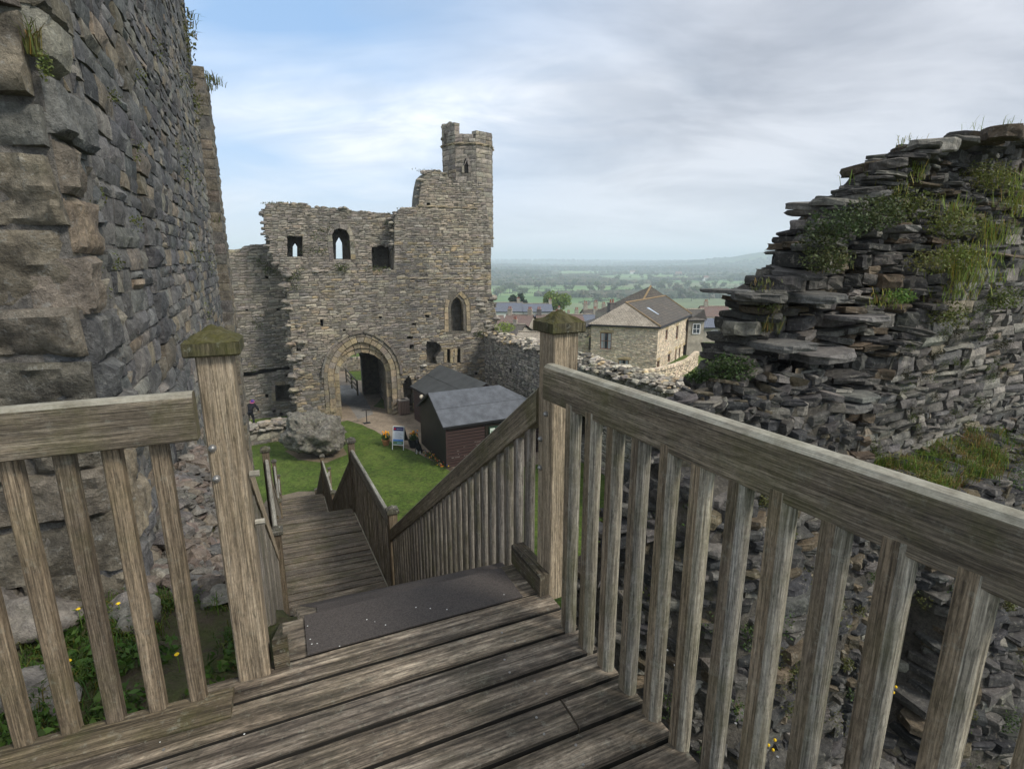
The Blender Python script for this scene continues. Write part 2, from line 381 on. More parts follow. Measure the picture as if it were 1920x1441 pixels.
def arch_pts(s0, s1, zb, zs, za, n=8, point=0.5):
    """opening outline: jambs s0..s1 from zb up to zs, pointed head reaching za"""
    pts = [(s0, zb), (s1, zb), (s1, zs)]; w = s1 - s0; hgt = za - zs
    if hgt > w / 2 * 1.02:  # true two-centred pointed head
        r = (hgt * hgt + w * w / 4) / w; am = math.acos(max(-1, (r - w / 2) / r)); R_ = []
        for i in range(1, n): a = am * i / n; R_.append((s1 - r + r * math.cos(a), zs + r * math.sin(a)))
        pts += R_ + [((s0 + s1) / 2, za)] + [(s0 + s1 - x, z) for x, z in reversed(R_)] + [(s0, zs)]
        return pts
    for i in range(1, n): 
        t = i / n; x = s1 - (w / 2) * (1 - math.cos(t * math.pi / 2)) ** (1 - 0.35 * point); pts.append((x, zs + hgt * math.sin(t * math.pi / 2) ** (1 + 0.1 * point)))
    pts.append(((s0 + s1) / 2, za))
    for i in range(n - 1, 0, -1):
        t = i / n; x = s0 + (w / 2) * (1 - math.cos(t * math.pi / 2)) ** (1 - 0.35 * point); pts.append((x, zs + hgt * math.sin(t * math.pi / 2) ** (1 + 0.1 * point)))
    pts.append((s0, zs)); return pts
def arch_ring(mb, fr, pts, w0, w1, o0, o1, pal, sub=1, every=0.3):
    """voussoirs along an outline pts (jambs and head), between offsets w0 and w1 outward from it"""
    # resample
    P = [Vector((p[0], p[1])) for p in pts]; cx = sum(p.x for p in P) / len(P)
    seg = []; tot = 0
    for a, b in zip(P, P[1:]): seg.append((tot, a, b)); tot += (b - a).length
    n = max(3, int(tot / every)); cuts = [tot * i / n + (U(-0.12, 0.12) * every if 0 < i < n else 0) for i in range(n + 1)]
    def at(t):
        for t0, a, b in reversed(seg):
            if t >= t0 - 1e-6:
                d = (b - a); L = d.length; d /= L; return a + d * (t - t0), Vector((d.y, -d.x))
    for c0, c1 in zip(cuts, cuts[1:]):
        a, na = at(c0 + 0.008); b, nb = at(c1 - 0.008)
        if na.dot(nb) < 0.3: nb = na
        oo = o0 + U(-0.015, 0.015); w = w1 + U(-0.02, 0.02); col = jitter(pick(pal), 0.2)
        q = [a + na * w0, b + nb * w0, b + nb * w, a + na * w]; cen = (q[0] + q[1] + q[2] + q[3]) / 4
        f = [fr.P(*(cen + (p - cen) * 0.93), oo) for p in q]; m_ = [fr.P(p.x, p.y, oo - 0.03) for p in q]; bk = [fr.P(p.x, p.y, o1) for p in q]
        k = mb.add(f + m_ + bk); mb.face((k + 3, k + 2, k + 1, k), col)
        for r_ in (0, 4):
            for i in range(4):
                j = (i + 1) % 4; mb.face((k + r_ + i, k + r_ + j, k + r_ + 4 + j, k + r_ + 4 + i), col)
def slab_stone(mb, c, dx, dy, L, W, T, col, tilt=0.0, rough=0.12, n=9):
    """loose flat slab: irregular outline, layered broken edge"""
    c = Vector(c); dx = Vector(dx).normalized(); dy = Vector(dy).normalized(); up = Vector((0, 0, 1))
    tx, ty = U(-tilt, tilt), U(-tilt, tilt); ph = U(0, 6.28); pts = []
    for i in range(n):
        a = 2 * math.pi * i / n + U(-0.2, 0.2); ca, sa = math.cos(a), math.sin(a)
        k = 1.0 / max(abs(ca), abs(sa)) ** 0.75; r = k * (1 + U(-rough, rough)); pts.append((ca * r * L / 2, sa * r * W / 2))
    rings = []
    prof = [(-0.5, 0.90), (-0.42, 0.97), (0.0, 1.0), (0.4, 0.985), (0.5, 0.93)]
    for h, k in prof:
        ring = []
        for i, (x, y) in enumerate(pts):
            kk = k + U(-0.05, 0.05) * rough / 0.12; z = h * T * (1 + U(-0.12, 0.12)) + tx * x + ty * y
            ring.append(c + dx * x * kk + dy * y * kk + up * z)
        rings.append(ring)
    k = mb.add([p for r in rings for p in r])
    for j in range(len(rings) - 1):
        for i in range(n):
            i2 = (i + 1) % n; mb.face((k + j * n + i, k + j * n + i2, k + (j + 1) * n + i2, k + (j + 1) * n + i), col)
    mb.face(tuple(k + i for i in range(n - 1, -1, -1)), col); mb.face(tuple(k + 4 * n + i for i in range(n)), col)
def rock(mb, c, r, col, sq=(1, 1, 0.7), nu=8, nv=5, am=0.5):
    c = Vector(c); sd = Vector((U(0, 99), U(0, 99), U(0, 99))); rows = []; rot = U(0, 6.28)
    for j in range(nv + 1):
        th = math.pi * j / nv
        for i in range(nu):
            a = 2 * math.pi * i / nu + rot
            d = Vector((math.sin(th) * math.cos(a), math.sin(th) * math.sin(a), math.cos(th)))
            k = 1 + am * noise.noise(d * 1.3 + sd); rows.append(c + Vector((d.x * sq[0], d.y * sq[1], d.z * sq[2])) * r * k)
    k = mb.add(rows)
    for j in range(nv):
        for i in range(nu):
            i2 = (i + 1) % nu; mb.face((k + j * nu + i, k + (j + 1) * nu + i, k + (j + 1) * nu + i2, k + j * nu + i2), col)
# ---------------------------------------------------------------- plants
def tuft(mb, p, n, h, spread, col=(0.09, 0.13, 0.03), w=0.006, lean=0.5, dr=None, zs=False):
    p = Vector(p)
    for _ in range(n):
        a = U(0, 6.28); d = Vector((math.cos(a), math.sin(a), 0)); b = p + Vector((random.gauss(0, .55), random.gauss(0, .55), U(-.45, .45) if h < 0.4 and dr is None and zs else 0)) * spread
        L = h * U(0.5, 1.15); ln = d * L * U(0.15, lean) + (Vector(dr) * L * 0.3 if dr else Vector((0, 0, 0)))
        sd = Vector((-d.y, d.x, 0)) * w; c = jitter(col, 0.35, 0.15)
        if R() < 0.15: c = (c[0] * 1.5 + 0.03, c[1] * 1.05, c[2])
        q = b + ln * 0.35 + Vector((0, 0, L * 0.6)); t = b + ln + Vector((0, 0, L * (0.9 - 0.25 * lean)))
        k = mb.add([b - sd, b + sd, q + sd * 0.8, q - sd * 0.8, t])
        mb.face((k, k + 1, k + 2, k + 3), c); mb.face((k + 3, k + 2, k + 4), c)
def leaves(mb, p, n, r, size, col=(0.06, 0.09, 0.025), sq=(1, 1, 1), nx=0):
    p = Vector(p)
    for _ in range(n):
        d = Vector((random.gauss(0, 1), random.gauss(0, 1), random.gauss(0, 1))).normalized() * (R() ** 0.45) * r
        q = p + Vector((d.x * sq[0], d.y * sq[1], d.z * sq[2]))
        a = Vector((U(-1, 1), U(-1, 1), U(-1, 1))).normalized(); b = a.cross(Vector((U(-1, 1), U(-1, 1), U(-1, 1)))).normalized()
        s = size * U(0.6, 1.3); c = jitter(col, 0.4, 0.12)
        k = mb.add([q - a * s, q - b * s * 0.5, q + a * s, q + b * s * 0.5]); mb.face((k, k + 1, k + 2, k + 3), c)
M['stairout'] = wood_mat('stair_bar_outer_face', (0.11, 0.095, 0.078), (0.19, 0.168, 0.14), (0.29, 0.265, 0.225), 0.45, 0.2, lichen=0.3)
# ================================================================ TIMBER STAIR, DECK AND RAILINGS
V2 = lambda x, y, z=0.0: Vector((x, y, z))
ZD, ZL1, ZL2, ZG = 8.45, 5.60, 2.80, 0.0
pt = {'A_': V2(-0.998, 1.77), 'A': V2(0.205, 2.32), 'B_': V2(-2.80, 5.76), 'B': V2(-1.54, 6.30), 'C_': V2(-4.14, 8.46), 'C': V2(-2.84, 8.92),
      'D_': V2(-5.92, 12.50), 'D': V2(-4.70, 13.0), 'E_': V2(-7.2, 15.16), 'E': V2(-5.9, 15.6), 'F_': V2(-9.0, 19.1), 'F': V2(-7.7, 19.5), 'G_': V2(-9.75, 20.8), 'G': V2(-7.9, 21.6)}
def newel(par, p, zb, zt, ang, capm, w=0.125, cap=0.166, bolts=(), m='post'):
    mb = MB(); mb.box((p.x, p.y, zb), w, w, zt - zb - 0.06, ang, ch=0.005)
    post = mb.build('post', M[m], par, 30)
    mb = MB(); ca, sa = math.cos(ang), math.sin(ang); h = cap / 2
    def ring(k, z): return [Vector((p.x + ca * x * k - sa * y * k, p.y + sa * x * k + ca * y * k, z)) for x, y in ((-h, -h), (h, -h), (h, h), (-h, h))]
    z0 = zt - 0.062; mb.prism(ring(0.94, z0), ring(1, z0 + 0.006), caps=True); mb.prism(ring(1, z0 + 0.006), ring(1.0, z0 + 0.045), caps=False)
    nn = 14; gv = []
    for j in range(nn + 1):
        for i in range(nn + 1):
            a, b = 2 * i / nn - 1, 2 * j / nn - 1; e = max(abs(a), abs(b)); q = ring(1, 0)[0] + (ring(1, 0)[1] - ring(1, 0)[0]) * (i / nn) + (ring(1, 0)[3] - ring(1, 0)[0]) * (j / nn)
            gv.append(Vector((q.x, q.y, z0 + 0.045 + 0.052 * (1 - e) + (0.010 * noise.fractal(Vector((q.x, q.y, 0)) * 34, 0.7, 2.1, 4) if capm else 0) * (1 if e < 0.99 else 0.3))))
    kk = mb.add(gv)
    for j in range(nn):
        for i in range(nn): mb.face((kk + j * (nn + 1) + i, kk + j * (nn + 1) + i + 1, kk + (j + 1) * (nn + 1) + i + 1, kk + (j + 1) * (nn + 1) + i), uv=[(i * .01, j * .01), (i * .01 + .01, j * .01), (i * .01 + .01, j * .01 + .01), (i * .01, j * .01 + .01)])
    mb.build('post_cap', M[capm], post)
    for (dx, dz, dr) in bolts:   # dr = outward direction angle of the face, dx across that face
        mb = MB(); f = Vector((math.cos(dr), math.sin(dr), 0)); sd = Vector((-f.y, f.x, 0))
        c = p + f * (w / 2) + sd * dx; c.z = dz; mb.tube([c - f * 0.002, c + f * 0.007], 0.013, 10); mb.ball(c + f * 0.007, 0.0105, nu=8, nv=5)
        mb.build('bolt', M['steel'], post, 40)
    return post
def rail(par, a, b, za, zb, h=0.16, w=0.07, m='rail', top=False):
    """handrail board with a softly rounded top; a, b plan points, za, zb heights of its top"""
    a = V2(a.x, a.y, za); b = V2(b.x, b.y, zb); d = (b - a); n = 1; x = Vector((d.y, -d.x, 0)).normalized()
    sec = [(-w / 2 + 0.004, -h), (w / 2 - 0.004, -h), (w / 2, -h + 0.004), (w / 2, -0.035), (w / 2 - 0.004, -0.015), (w * 0.28, -0.003), (0, 0.0), (-w * 0.28, -0.003), (-w / 2 + 0.004, -0.015), (-w / 2, -0.035), (-w / 2, -h + 0.004)]
    f = lambda o: [o + x * p[0] + Vector((0, 0, p[1])) for p in sec]
    mb = MB(); mb.prism(f(a), f(b))
    return mb.build('handrail', M[m], par, 25)
def baluster(par, p, z0, z1, ang, w=0.046, t=0.05, m='bal', rnd=True):
    """upright bar whose outer edge is rounded over; ang = direction the round side faces"""
    ca, sa = math.cos(ang), math.sin(ang)
    if rnd: sec = [(-t / 2, -w / 2), (t * 0.08, -w / 2)] + [(t * 0.08 + t * 0.42 * math.cos(q), w / 2 * math.sin(q)) for q in [math.radians(v) for v in (-62, -35, -10, 10, 35, 62)]] + [(t * 0.08, w / 2), (-t / 2, w / 2)]
    else: sec = [(-t / 2, -w / 2 + 0.004), (-t / 2 + 0.004, -w / 2), (t / 2 - 0.004, -w / 2), (t / 2, -w / 2 + 0.004), (t / 2, w / 2 - 0.004), (t / 2 - 0.004, w / 2), (-t / 2 + 0.004, w / 2), (-t / 2, w / 2 - 0.004)]
    jx, jy = U(-0.003, 0.003), U(-0.003, 0.003)
    f = lambda z, k=0: [Vector((p.x + ca * x - sa * y + jx * k, p.y + sa * x + ca * y + jy * k, z)) for x, y in sec]
    mb = MB(); mb.prism(f(z0), f(z1, 1))
    if rnd:
        for i in range(len(sec)):
            if 1 <= i <= 7: mb.m[i] = 1
    return mb.build('baluster', [M[m], M['balout' if m == 'bal' else 'stairout']] if rnd else M[m], par, 35)
def run_bal(par, a, b, za, zb, ba, bb, sp=0.128, inset=0.1, w=0.046, t=0.05, m='stairbal', rnd=True, side=0.0, angf=None):
    d = b - a; L = V2(d.x, d.y).length; u = V2(d.x, d.y).normalized(); n = max(1, int((L - 2 * inset) / sp)); x = Vector((u.y, -u.x, 0)) * side
    for i in range(n + 1):
        k = (inset + (L - 2 * inset) * i / n) / L
        baluster(par, a + d * k + x, ba + (bb - ba) * k, za + (zb - za) * k - 0.05, math.atan2(-u.y, -u.x) if angf is None else angf, w, t, m, rnd)
BX = math.radians(23.8); ex = V2(math.cos(BX), math.sin(BX)); ey = V2(-math.sin(BX), math.cos(BX))
# --- deck of the top platform: boards along ex, counted back from the nosing
deck = thing('viewing_platform', (0, 1.2, ZD), 'dark weathered timber deck of wide grooved boards at the top of the stairs', 'deck')
O = V2(0.015, 2.2)
def right_edge(y): return 0.215 + (2.165 - y) * 0.47
rows = [(-0.268, -0.014)] + [(0.149 * i, 0.149 * i + 0.129) for i in range(0, 22)]
for i, (r0, r1) in enumerate(rows):
    r0 -= 0.005; mid = O - ey * (r0 + r1) / 2
    # ends: clipped by left and right edges of the deck
    def sx(xline, r): # param along ex where the board row meets the right edge line
        base = O - ey * r; s = 0.0
        for _ in range(12): q = base + ex * s; s += (right_edge(q.y) - q.x) * 0.8
        return s
    sL = -1.0 if i == 0 else (-1.3 if i == 1 else -3.2)
    parts = [(sL, None)]
    if i == 5: parts = [(sL, -0.09), (-0.082, None)]
    for (sa, sb) in parts:
        ends = []
        for r in (r0, r1):
            ends.append((sa, sx(0, r) if sb is None else sb))
        dz = U(-0.002, 0.002); z = ZD + dz; th = 0.035
        q = [O - ey * r0 + ex * ends[0][0], O - ey * r0 + ex * ends[0][1], O - ey * r1 + ex * ends[1][1], O - ey * r1 + ex * ends[1][0]]
        # subdivided along the length, edges worn
        ns = 24; mb = MB(); ou, ov = U(0, 60), U(0, 60); rowsv = []
        for a in range(ns + 1):
            t = a / ns; pa = q[0].lerp(q[1], t); pb = q[3].lerp(q[2], t); wv = []
            e1 = 0.002 * noise.noise(Vector((t * 9, i, 0.0))); e2 = 0.002 * noise.noise(Vector((t * 9, i, 5.0)))
            for kk, zz in ((0.0 + e1 / 0.14, -th), (0.0 + e1 / 0.14, -0.006), (0.045, 0.0), (0.5, 0.0008), (0.955, 0.0), (1.0 + e2 / 0.14, -0.006), (1.0 + e2 / 0.14, -th)):
                p = pa.lerp(pb, kk); wv.append(V2(p.x, p.y, z + zz))
            rowsv.append(wv)
        k = mb.add([p for w_ in rowsv for p in w_]); W = 7; Lr = (q[1] - q[0]).length
        for a in range(ns):
            for c in range(W - 1):
                u0, u1 = ou + Lr * a / ns, ou + Lr * (a + 1) / ns; v0, v1 = ov + c * 0.03, ov + (c + 1) * 0.03
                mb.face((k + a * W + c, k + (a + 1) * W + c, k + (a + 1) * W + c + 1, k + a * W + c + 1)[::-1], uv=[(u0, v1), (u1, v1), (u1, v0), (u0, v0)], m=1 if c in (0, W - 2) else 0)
        mb.face(tuple(k + c for c in range(W)), uv=[(0, 0)] * W); mb.face(tuple(k + ns * W + c for c in range(W))[::-1], uv=[(0, 0)] * W)
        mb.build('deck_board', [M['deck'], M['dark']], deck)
# bearers under the deck and nail heads
mb = MB()
for s in (-2.9, -1.6, -0.2):
    a = O + ex * s + ey * (0.2 if s > -1 else -0.2); b = O + ex * s - ey * 3.2; mb.beam(V2(a.x, a.y, ZD - 0.13), V2(b.x, b.y, ZD - 0.13), 0.06, 0.18)
mb.build('bearer', M['dark'], deck)
mb = MB()
for i in range(2, 9):
    for s in (-1.35, -0.13 - 0.06 * (i % 2), 0.42):
        for rr in (0.035, 0.105):
            if s > 0.3 and i < 4: continue
            p = O - ey * (0.149 * (i - 1) + rr) + ex * (s + U(-0.02, 0.02)); mb.tube([V2(p.x, p.y, ZD - 0.002), V2(p.x, p.y, ZD + 0.0022)], 0.0045, 8)
tag(mb.build('screw_heads', M['steel'], deck), kind='stuff')
# left edge board (lichened) under the left railing
mb = MB(); a = V2(-1.0, 1.60, ZD + 0.004); b = V2(-3.4, 0.64, ZD + 0.004); mb.beam(a, b, 0.13, 0.04, ch=0.006); mb.build('edge_board', M['edge'], deck, 30)

mb = MB()
for (x, y) in ((577, 1176), (582, 1201), (585, 1210), (595, 1209), (637, 1214), (688, 1164), (703, 1168), (723, 1174), (780, 1141), (807, 1143), (838, 1145), (945, 1117), (300, 1390), (458, 1375)):
    q_ = atz(x, y, ZD); mb.ball((q_.x, q_.y, ZD + (0.009 if x > 560 else 0.0)), U(0.002, 0.0036), nu=7, nv=4, sq=(1, 1, 0.3))
tag(mb.build('droppings', M['droppings'], deck), kind='stuff')
# --- the stair itself: flights, stringers, landings
stair = thing('timber_staircase', (-1.6, 4.2, ZL1), 'long timber staircase of plank treads and two landings going down to the lawn', 'staircase')
def flight(Lf, Rf, Lt, Rt, z0, z1, n, mats):
    """n risers from z0 down to z1; n-1 treads between the left and right lines"""
    for i in range(1, n):
        t0, t1 = (i - 1) / (n - 1), i / (n - 1); z = z0 + (z1 - z0) * i / n
        a = Lf.lerp(Lt, t0); b = Rf.lerp(Rt, t0); c = Rf.lerp(Rt, t1); d = Lf.lerp(Lt, t1); f = (d - a) * -0.08
        for k0, k1 in ((0.0, 0.49), (0.51, 1.08)):
            q = [a.lerp(d, k0), b.lerp(c, k0), b.lerp(c, k1), a.lerp(d, k1)]; lo = [V2(p.x, p.y, z - 0.04) for p in q]; hi = [V2(p.x, p.y, z) for p in q]
            mb = MB(); k = mb.add(lo + hi); ou, ov = U(0, 60), U(0, 60); L = 1.2; w = 0.14
            mb.face((k + 4, k + 5, k + 6, k + 7), uv=[(ou, ov), (ou + L, ov), (ou + L, ov + w), (ou, ov + w)]); mb.face((k + 3, k + 2, k + 1, k), uv=[(ou, ov), (ou + L, ov), (ou + L, ov + w), (ou, ov + w)])
            for j in range(4):
                j2 = (j + 1) % 4; l2 = L if j % 2 == 0 else 0.03; mb.face((k + j, k + j2, k + 4 + j2, k + 4 + j), uv=[(ou, ov), (ou + l2, ov), (ou + l2, ov + 0.04), (ou, ov + 0.04)])
            mb.build('tread', M['tread'], stair)
        if mats:
            q = [a.lerp(b, 0.07).lerp(d.lerp(c, 0.07), 0.22), a.lerp(b, 0.95).lerp(d.lerp(c, 0.95), 0.22), a.lerp(b, 0.95).lerp(d.lerp(c, 0.95), 1.1), a.lerp(b, 0.07).lerp(d.lerp(c, 0.07), 1.1)]
            mb = MB(); mb.prism([V2(p.x, p.y, z + 0.001) for p in q], [V2(p.x, p.y, z + 0.007) for p in q]); mb.build('grit_sheet', M['mat'], stair)
def stringer(a, b, za, zb, h, w=0.055, m='rail'):
    mb = MB(); x = Vector(((b - a).y, -(b - a).x, 0)).normalized() * w / 2
    r0 = [V2(a.x, a.y, za - h) - x, V2(a.x, a.y, za - h) + x, V2(a.x, a.y, za) + x, V2(a.x, a.y, za) - x]; r1 = [V2(b.x, b.y, zb - h) - x, V2(b.x, b.y, zb - h) + x, V2(b.x, b.y, zb) + x, V2(b.x, b.y, zb) - x]
    mb.prism(r0, r1); return mb.build('stringer', M[m], stair)
LFa, RFa = V2(-0.945, 2.09), V2(0.13, 2.55); LTa, RTa = V2(-2.72, 5.80), V2(-1.58, 6.24)
# grit sheet at the head of the stairs
q = [V2(-0.819, 1.834), V2(0.05, 2.215), V2(-0.055, 2.455), V2(-0.925, 2.075)]
mb = MB(); mb.prism([V2(p.x, p.y, ZD + 0.003) for p in q], [V2(p.x, p.y, ZD + 0.009) for p in q])
k = [V2(-0.925, 2.075), V2(-0.055, 2.455)]; tag(mb.build('grit_sheet', M['mat'], deck), label='dark gritty anti-slip sheet at the head of the stairs')
flight(LFa, RFa, LTa, RTa, ZD, ZL1, 15, True)
stringer(V2(-0.895, 1.775), V2(-2.76, 5.72), ZD + 0.13, ZL1 + 0.17, 0.34, m='edge'); stringer(V2(0.115, 2.38), V2(-1.56, 6.26), ZD + 0.10, ZL1 + 0.13, 0.32)
def landing(l0, r0, l1, r1, z, n):
    for i in range(n):
        t0, t1 = i / n, (i + 1) / n - 0.15 / n
        q = [l0.lerp(l1, t0), r0.lerp(r1, t0), r0.lerp(r1, t1), l0.lerp(l1, t1)]; dz = U(-0.005, 0.005)
        mb = MB(); k = mb.add([V2(p.x, p.y, z - 0.04) for p in q] + [V2(p.x, p.y, z + dz) for p in q]); ou, ov = U(0, 60), U(0, 60); L = 1.3; w = 0.14
        mb.face((k + 4, k + 5, k + 6, k + 7), uv=[(ou, ov), (ou + L, ov), (ou + L, ov + w), (ou, ov + w)]); mb.face((k + 3, k + 2, k + 1, k), uv=[(ou, ov), (ou + L, ov), (ou + L, ov + w), (ou, ov + w)])
        for j in range(4):
            j2 = (j + 1) % 4; l2 = L if j % 2 == 0 else 0.03; mb.face((k + j, k + j2, k + 4 + j2, k + 4 + j), uv=[(ou, ov), (ou + l2, ov), (ou + l2, ov + 0.04), (ou, ov + 0.04)])
        mb.build('landing_board', M['tread'], stair)
    mb = MB(); mb.beam(V2(l0.x, l0.y, z - 0.13) , V2(l1.x, l1.y, z - 0.13), 0.06, 0.17); mb.beam(V2(r0.x, r0.y, z - 0.13), V2(r1.x, r1.y, z - 0.13), 0.06, 0.17)
    mb.beam(V2(l0.x, l0.y, z - 0.13), V2(r0.x, r0.y, z - 0.13), 0.05, 0.16); mb.beam(V2(l1.x, l1.y, z - 0.13), V2(r1.x, r1.y, z - 0.13), 0.05, 0.16)
    mb.build('landing_frame', M['rail'], stair)
def off(p, dx, dy): return V2(p.x + dx, p.y + dy)
g = ex
landing(pt['B_'] + g * 0.06 - ey * 0.02, pt['B'] - g * 0.06 - ey * 0.02, pt['C_'] + g * 0.06 + ey * 0.06, pt['C'] - g * 0.06 + ey * 0.06, ZL1, 19)
lf, rf = pt['C_'] + g * 0.06 + ey * 0.06, pt['C'] - g * 0.06 + ey * 0.06; lt, rt = pt['D_'] + g * 0.06 - ey * 0.02, pt['D'] - g * 0.06 - ey * 0.02
flight(lf, rf, lt, rt, ZL1, ZL2, 15, False); stringer(lf, lt, ZL1 + 0.05, ZL2 + 0.1, 0.3); stringer(rf, rt, ZL1 + 0.05, ZL2 + 0.1, 0.3)
landing(lt, rt, pt['E_'] + g * 0.06 + ey * 0.06, pt['E'] - g * 0.06 + ey * 0.06, ZL2, 19)
lf, rf = pt['E_'] + g * 0.06 + ey * 0.06, pt['E'] - g * 0.06 + ey * 0.06; lt, rt = pt['F_'] + g * 0.06 - ey * 0.02, pt['F'] - g * 0.06 - ey * 0.02
flight(lf, rf, lt, rt, ZL2, ZG + 0.05, 15, False); stringer(lf, lt, ZL2 + 0.05, ZG + 0.2, 0.3); stringer(rf, rt, ZL2 + 0.05, ZG + 0.2, 0.3)

# --- railings
AD = math.atan2(-0.894, 0.449)   # direction of the right rail towards the viewer
r1 = thing('timber_railing', (0.2, 2.3, ZD), 'oak railing of rounded bars along the right edge of the top deck', 'railing')
newel(r1, pt['A'], ZD - 0.03, 9.755, math.radians(-62.5), 'cap', bolts=[(0.012, 9.47, math.radians(207.5)), (0.010, 9.33, math.radians(207.5)), (-0.035, 9.20, math.radians(207.5)), (-0.035, 9.06, math.radians(207.5))])
ra, rb = V2(0.195, 2.125), V2(1.75, -0.78)
rail(r1, ra + (ra - rb).normalized() * 0.075, rb, 9.578, 9.57, 0.152, 0.068)
for i in range(24):
    p = V2(0.249, 2.005) + (rb - ra).normalized() * (0.129 * i)
    baluster(r1, p, ZD - 0.22, 9.45, math.atan2(rb.y - ra.y, rb.x - ra.x), 0.05, 0.058, 'bal')
mb = MB(); mb.beam(V2(0.165, 2.235, ZD + 0.055), V2(0.03, 2.52, ZD + 0.055), 0.075, 0.11, ch=0.006); mb.build('toe_block', M['edge'], r1)
r2 = thing('timber_railing', (-1.0, 1.77, ZD), 'oak railing with flat bars along the left edge of the top deck beside the keep', 'railing')
newel(r2, pt['A_'], ZD - 0.004, 9.755, math.radians(22), 'cap', w=0.108, bolts=[(-0.035, 9.38, math.radians(-70)), (-0.035, 9.27, math.radians(-70))], m='post')
la, lb = V2(-1.05, 1.60), V2(-2.75, 0.93)
rail(r2, la + (la - lb).normalized() * 0.055, lb, 9.60, 9.59, 0.155, 0.062)
for i in range(13):
    p = V2(-1.155, 1.668) + (V2(-3.0, 0.98) - V2(-1.155, 1.668)).normalized() * (0.123 * i)
    p = V2(-1.144, 1.66) + V2(-0.93, -0.375).normalized() * (0.1235 * i); p2 = p
    baluster(r2, p2 + V2(0.02, -0.05), ZD - 0.0, 9.50, math.radians(-68), 0.05, 0.042, 'bal', False)
# bolt ends on the stair side of the left newel
for z in (9.25, 9.06):
    mb = MB(); c = pt['A_'] + V2(math.cos(0.35), math.sin(0.35)) * 0.06; c.z = z; mb.tube([c, c + Vector((0.03, 0.011, 0))], 0.012, 8); mb.build('bolt_end', M['greyrail'], r2, 40)
def side_rail(lab, a, b, za, zb, ba, bb, posts, railm='rail', bal='stairbal', side=0.0, sp=0.115, group='railings of the staircase'):
    t = thing('timber_railing', (a.x, a.y, ba), lab, 'railing', group)
    for (p, zb_, zt) in posts: newel(t, p, zb_, zt, BX, 'greycap', w=0.11, cap=0.155, m='bal')
    rail(t, a, b, za, zb, 0.17, 0.062, railm); run_bal(t, a, b, za - 0.1, zb - 0.1, ba, bb, sp, 0.12, 0.045, 0.05, bal, True)
    return t
side_rail('brown railing of close-set mossy bars down the right side of the upper flight', V2(0.14, 2.40), V2(-1.53, 6.22), 9.43, 6.66, ZD + 0.06, ZL1 + 0.1, [(pt['B'], ZL1 - 5.5, 6.90)], sp=0.128)
side_rail('railing down the left side of the upper flight, almost edge on behind the pale newel', V2(-1.04, 1.88), V2(-2.80, 5.7), 9.43, 6.66, ZD + 0.1, ZL1 + 0.1, [(pt['B_'], ZL1 - 5.5, 6.90)], railm='post')
side_rail('railing along the right side of the first landing, its handrail pale with lichen', pt['B'], pt['C'], 6.74, 6.74, ZL1 - 0.15, ZL1 - 0.15, [(pt['C'], 0, 6.93)], railm='greyrail')
side_rail('railing along the left side of the first landing, its handrail white with lichen', pt['B_'], pt['C_'], 6.74, 6.74, ZL1 - 0.15, ZL1 - 0.15, [(pt['C_'], 0, 6.93)], railm='greyrail')
side_rail('railing down the right side of the middle flight', pt['C'], pt['D'], 6.60, 3.86, ZL1 + 0.0, ZL2 + 0.0, [(pt['D'], 0, 4.08)])
side_rail('railing down the left side of the middle flight', pt['C_'], pt['D_'], 6.60, 3.86, ZL1 + 0.0, ZL2 + 0.0, [(pt['D_'], 0, 4.08)])
side_rail('short pale railing along the right side of the second landing', pt['D'], pt['E'], 3.93, 3.93, ZL2 - 0.15, ZL2 - 0.15, [(pt['E'], 0, 4.10)], railm='greyrail')
side_rail('short pale railing along the left side of the second landing', pt['D_'], pt['E_'], 3.93, 3.93, ZL2 - 0.15, ZL2 - 0.15, [(pt['E_'], 0, 4.10)], railm='greyrail')
side_rail('railing down the right side of the lowest flight', pt['E'], pt['F'], 3.8, 1.06, ZL2, ZG + 0.1, [(pt['F'], -0.2, 1.22)])
side_rail('railing down the left side of the lowest flight', pt['E_'], pt['F_'], 3.8, 1.06, ZL2, ZG + 0.1, [(pt['F_'], -0.2, 1.22)])
side_rail('last short railing on the lawn at the right of the stair foot', pt['F'], pt['G'], 1.1, 1.1, 0.05, 0.05, [(pt['G'], -0.2, 1.25)], railm='greyrail')
side_rail('last short railing on the lawn at the left of the stair foot', pt['F_'], pt['G_'], 1.1, 1.1, 0.05, 0.05, [(pt['G_'], -0.2, 1.25)], railm='greyrail')
# ================================================================ GATEHOUSE
FA = Plane(-7.8, 33.9, 21.4)
def fp(lst, out=0.0): return [FA.px(x, y, out) for x, y in lst]
GP = [((0.24, 0.212, 0.173), 3), ((0.215, 0.193, 0.162), 3), ((0.265, 0.235, 0.19), 2), ((0.26, 0.22, 0.162), 0.7), ((0.18, 0.162, 0.14), 0.9), ((0.31, 0.28, 0.235), 0.5)]
GPW = [((0.30, 0.24, 0.15), 3), ((0.25, 0.205, 0.14), 3), ((0.20, 0.17, 0.13), 2)]
GPL = [((0.24, 0.215, 0.18), 3), ((0.19, 0.17, 0.145), 2), ((0.30, 0.265, 0.205), 2), ((0.28, 0.225, 0.145), 1.4), ((0.13, 0.12, 0.11), 0.6)]
WARM = [((0.33, 0.265, 0.165), 3), ((0.30, 0.245, 0.165), 2), ((0.25, 0.215, 0.165), 1.5)]
gate = thing('gatehouse', (-7.0, 35.0, 0), 'ruined medieval stone gatehouse with a pointed gate arch and a tall corner turret', 'gatehouse')
zb = -0.3
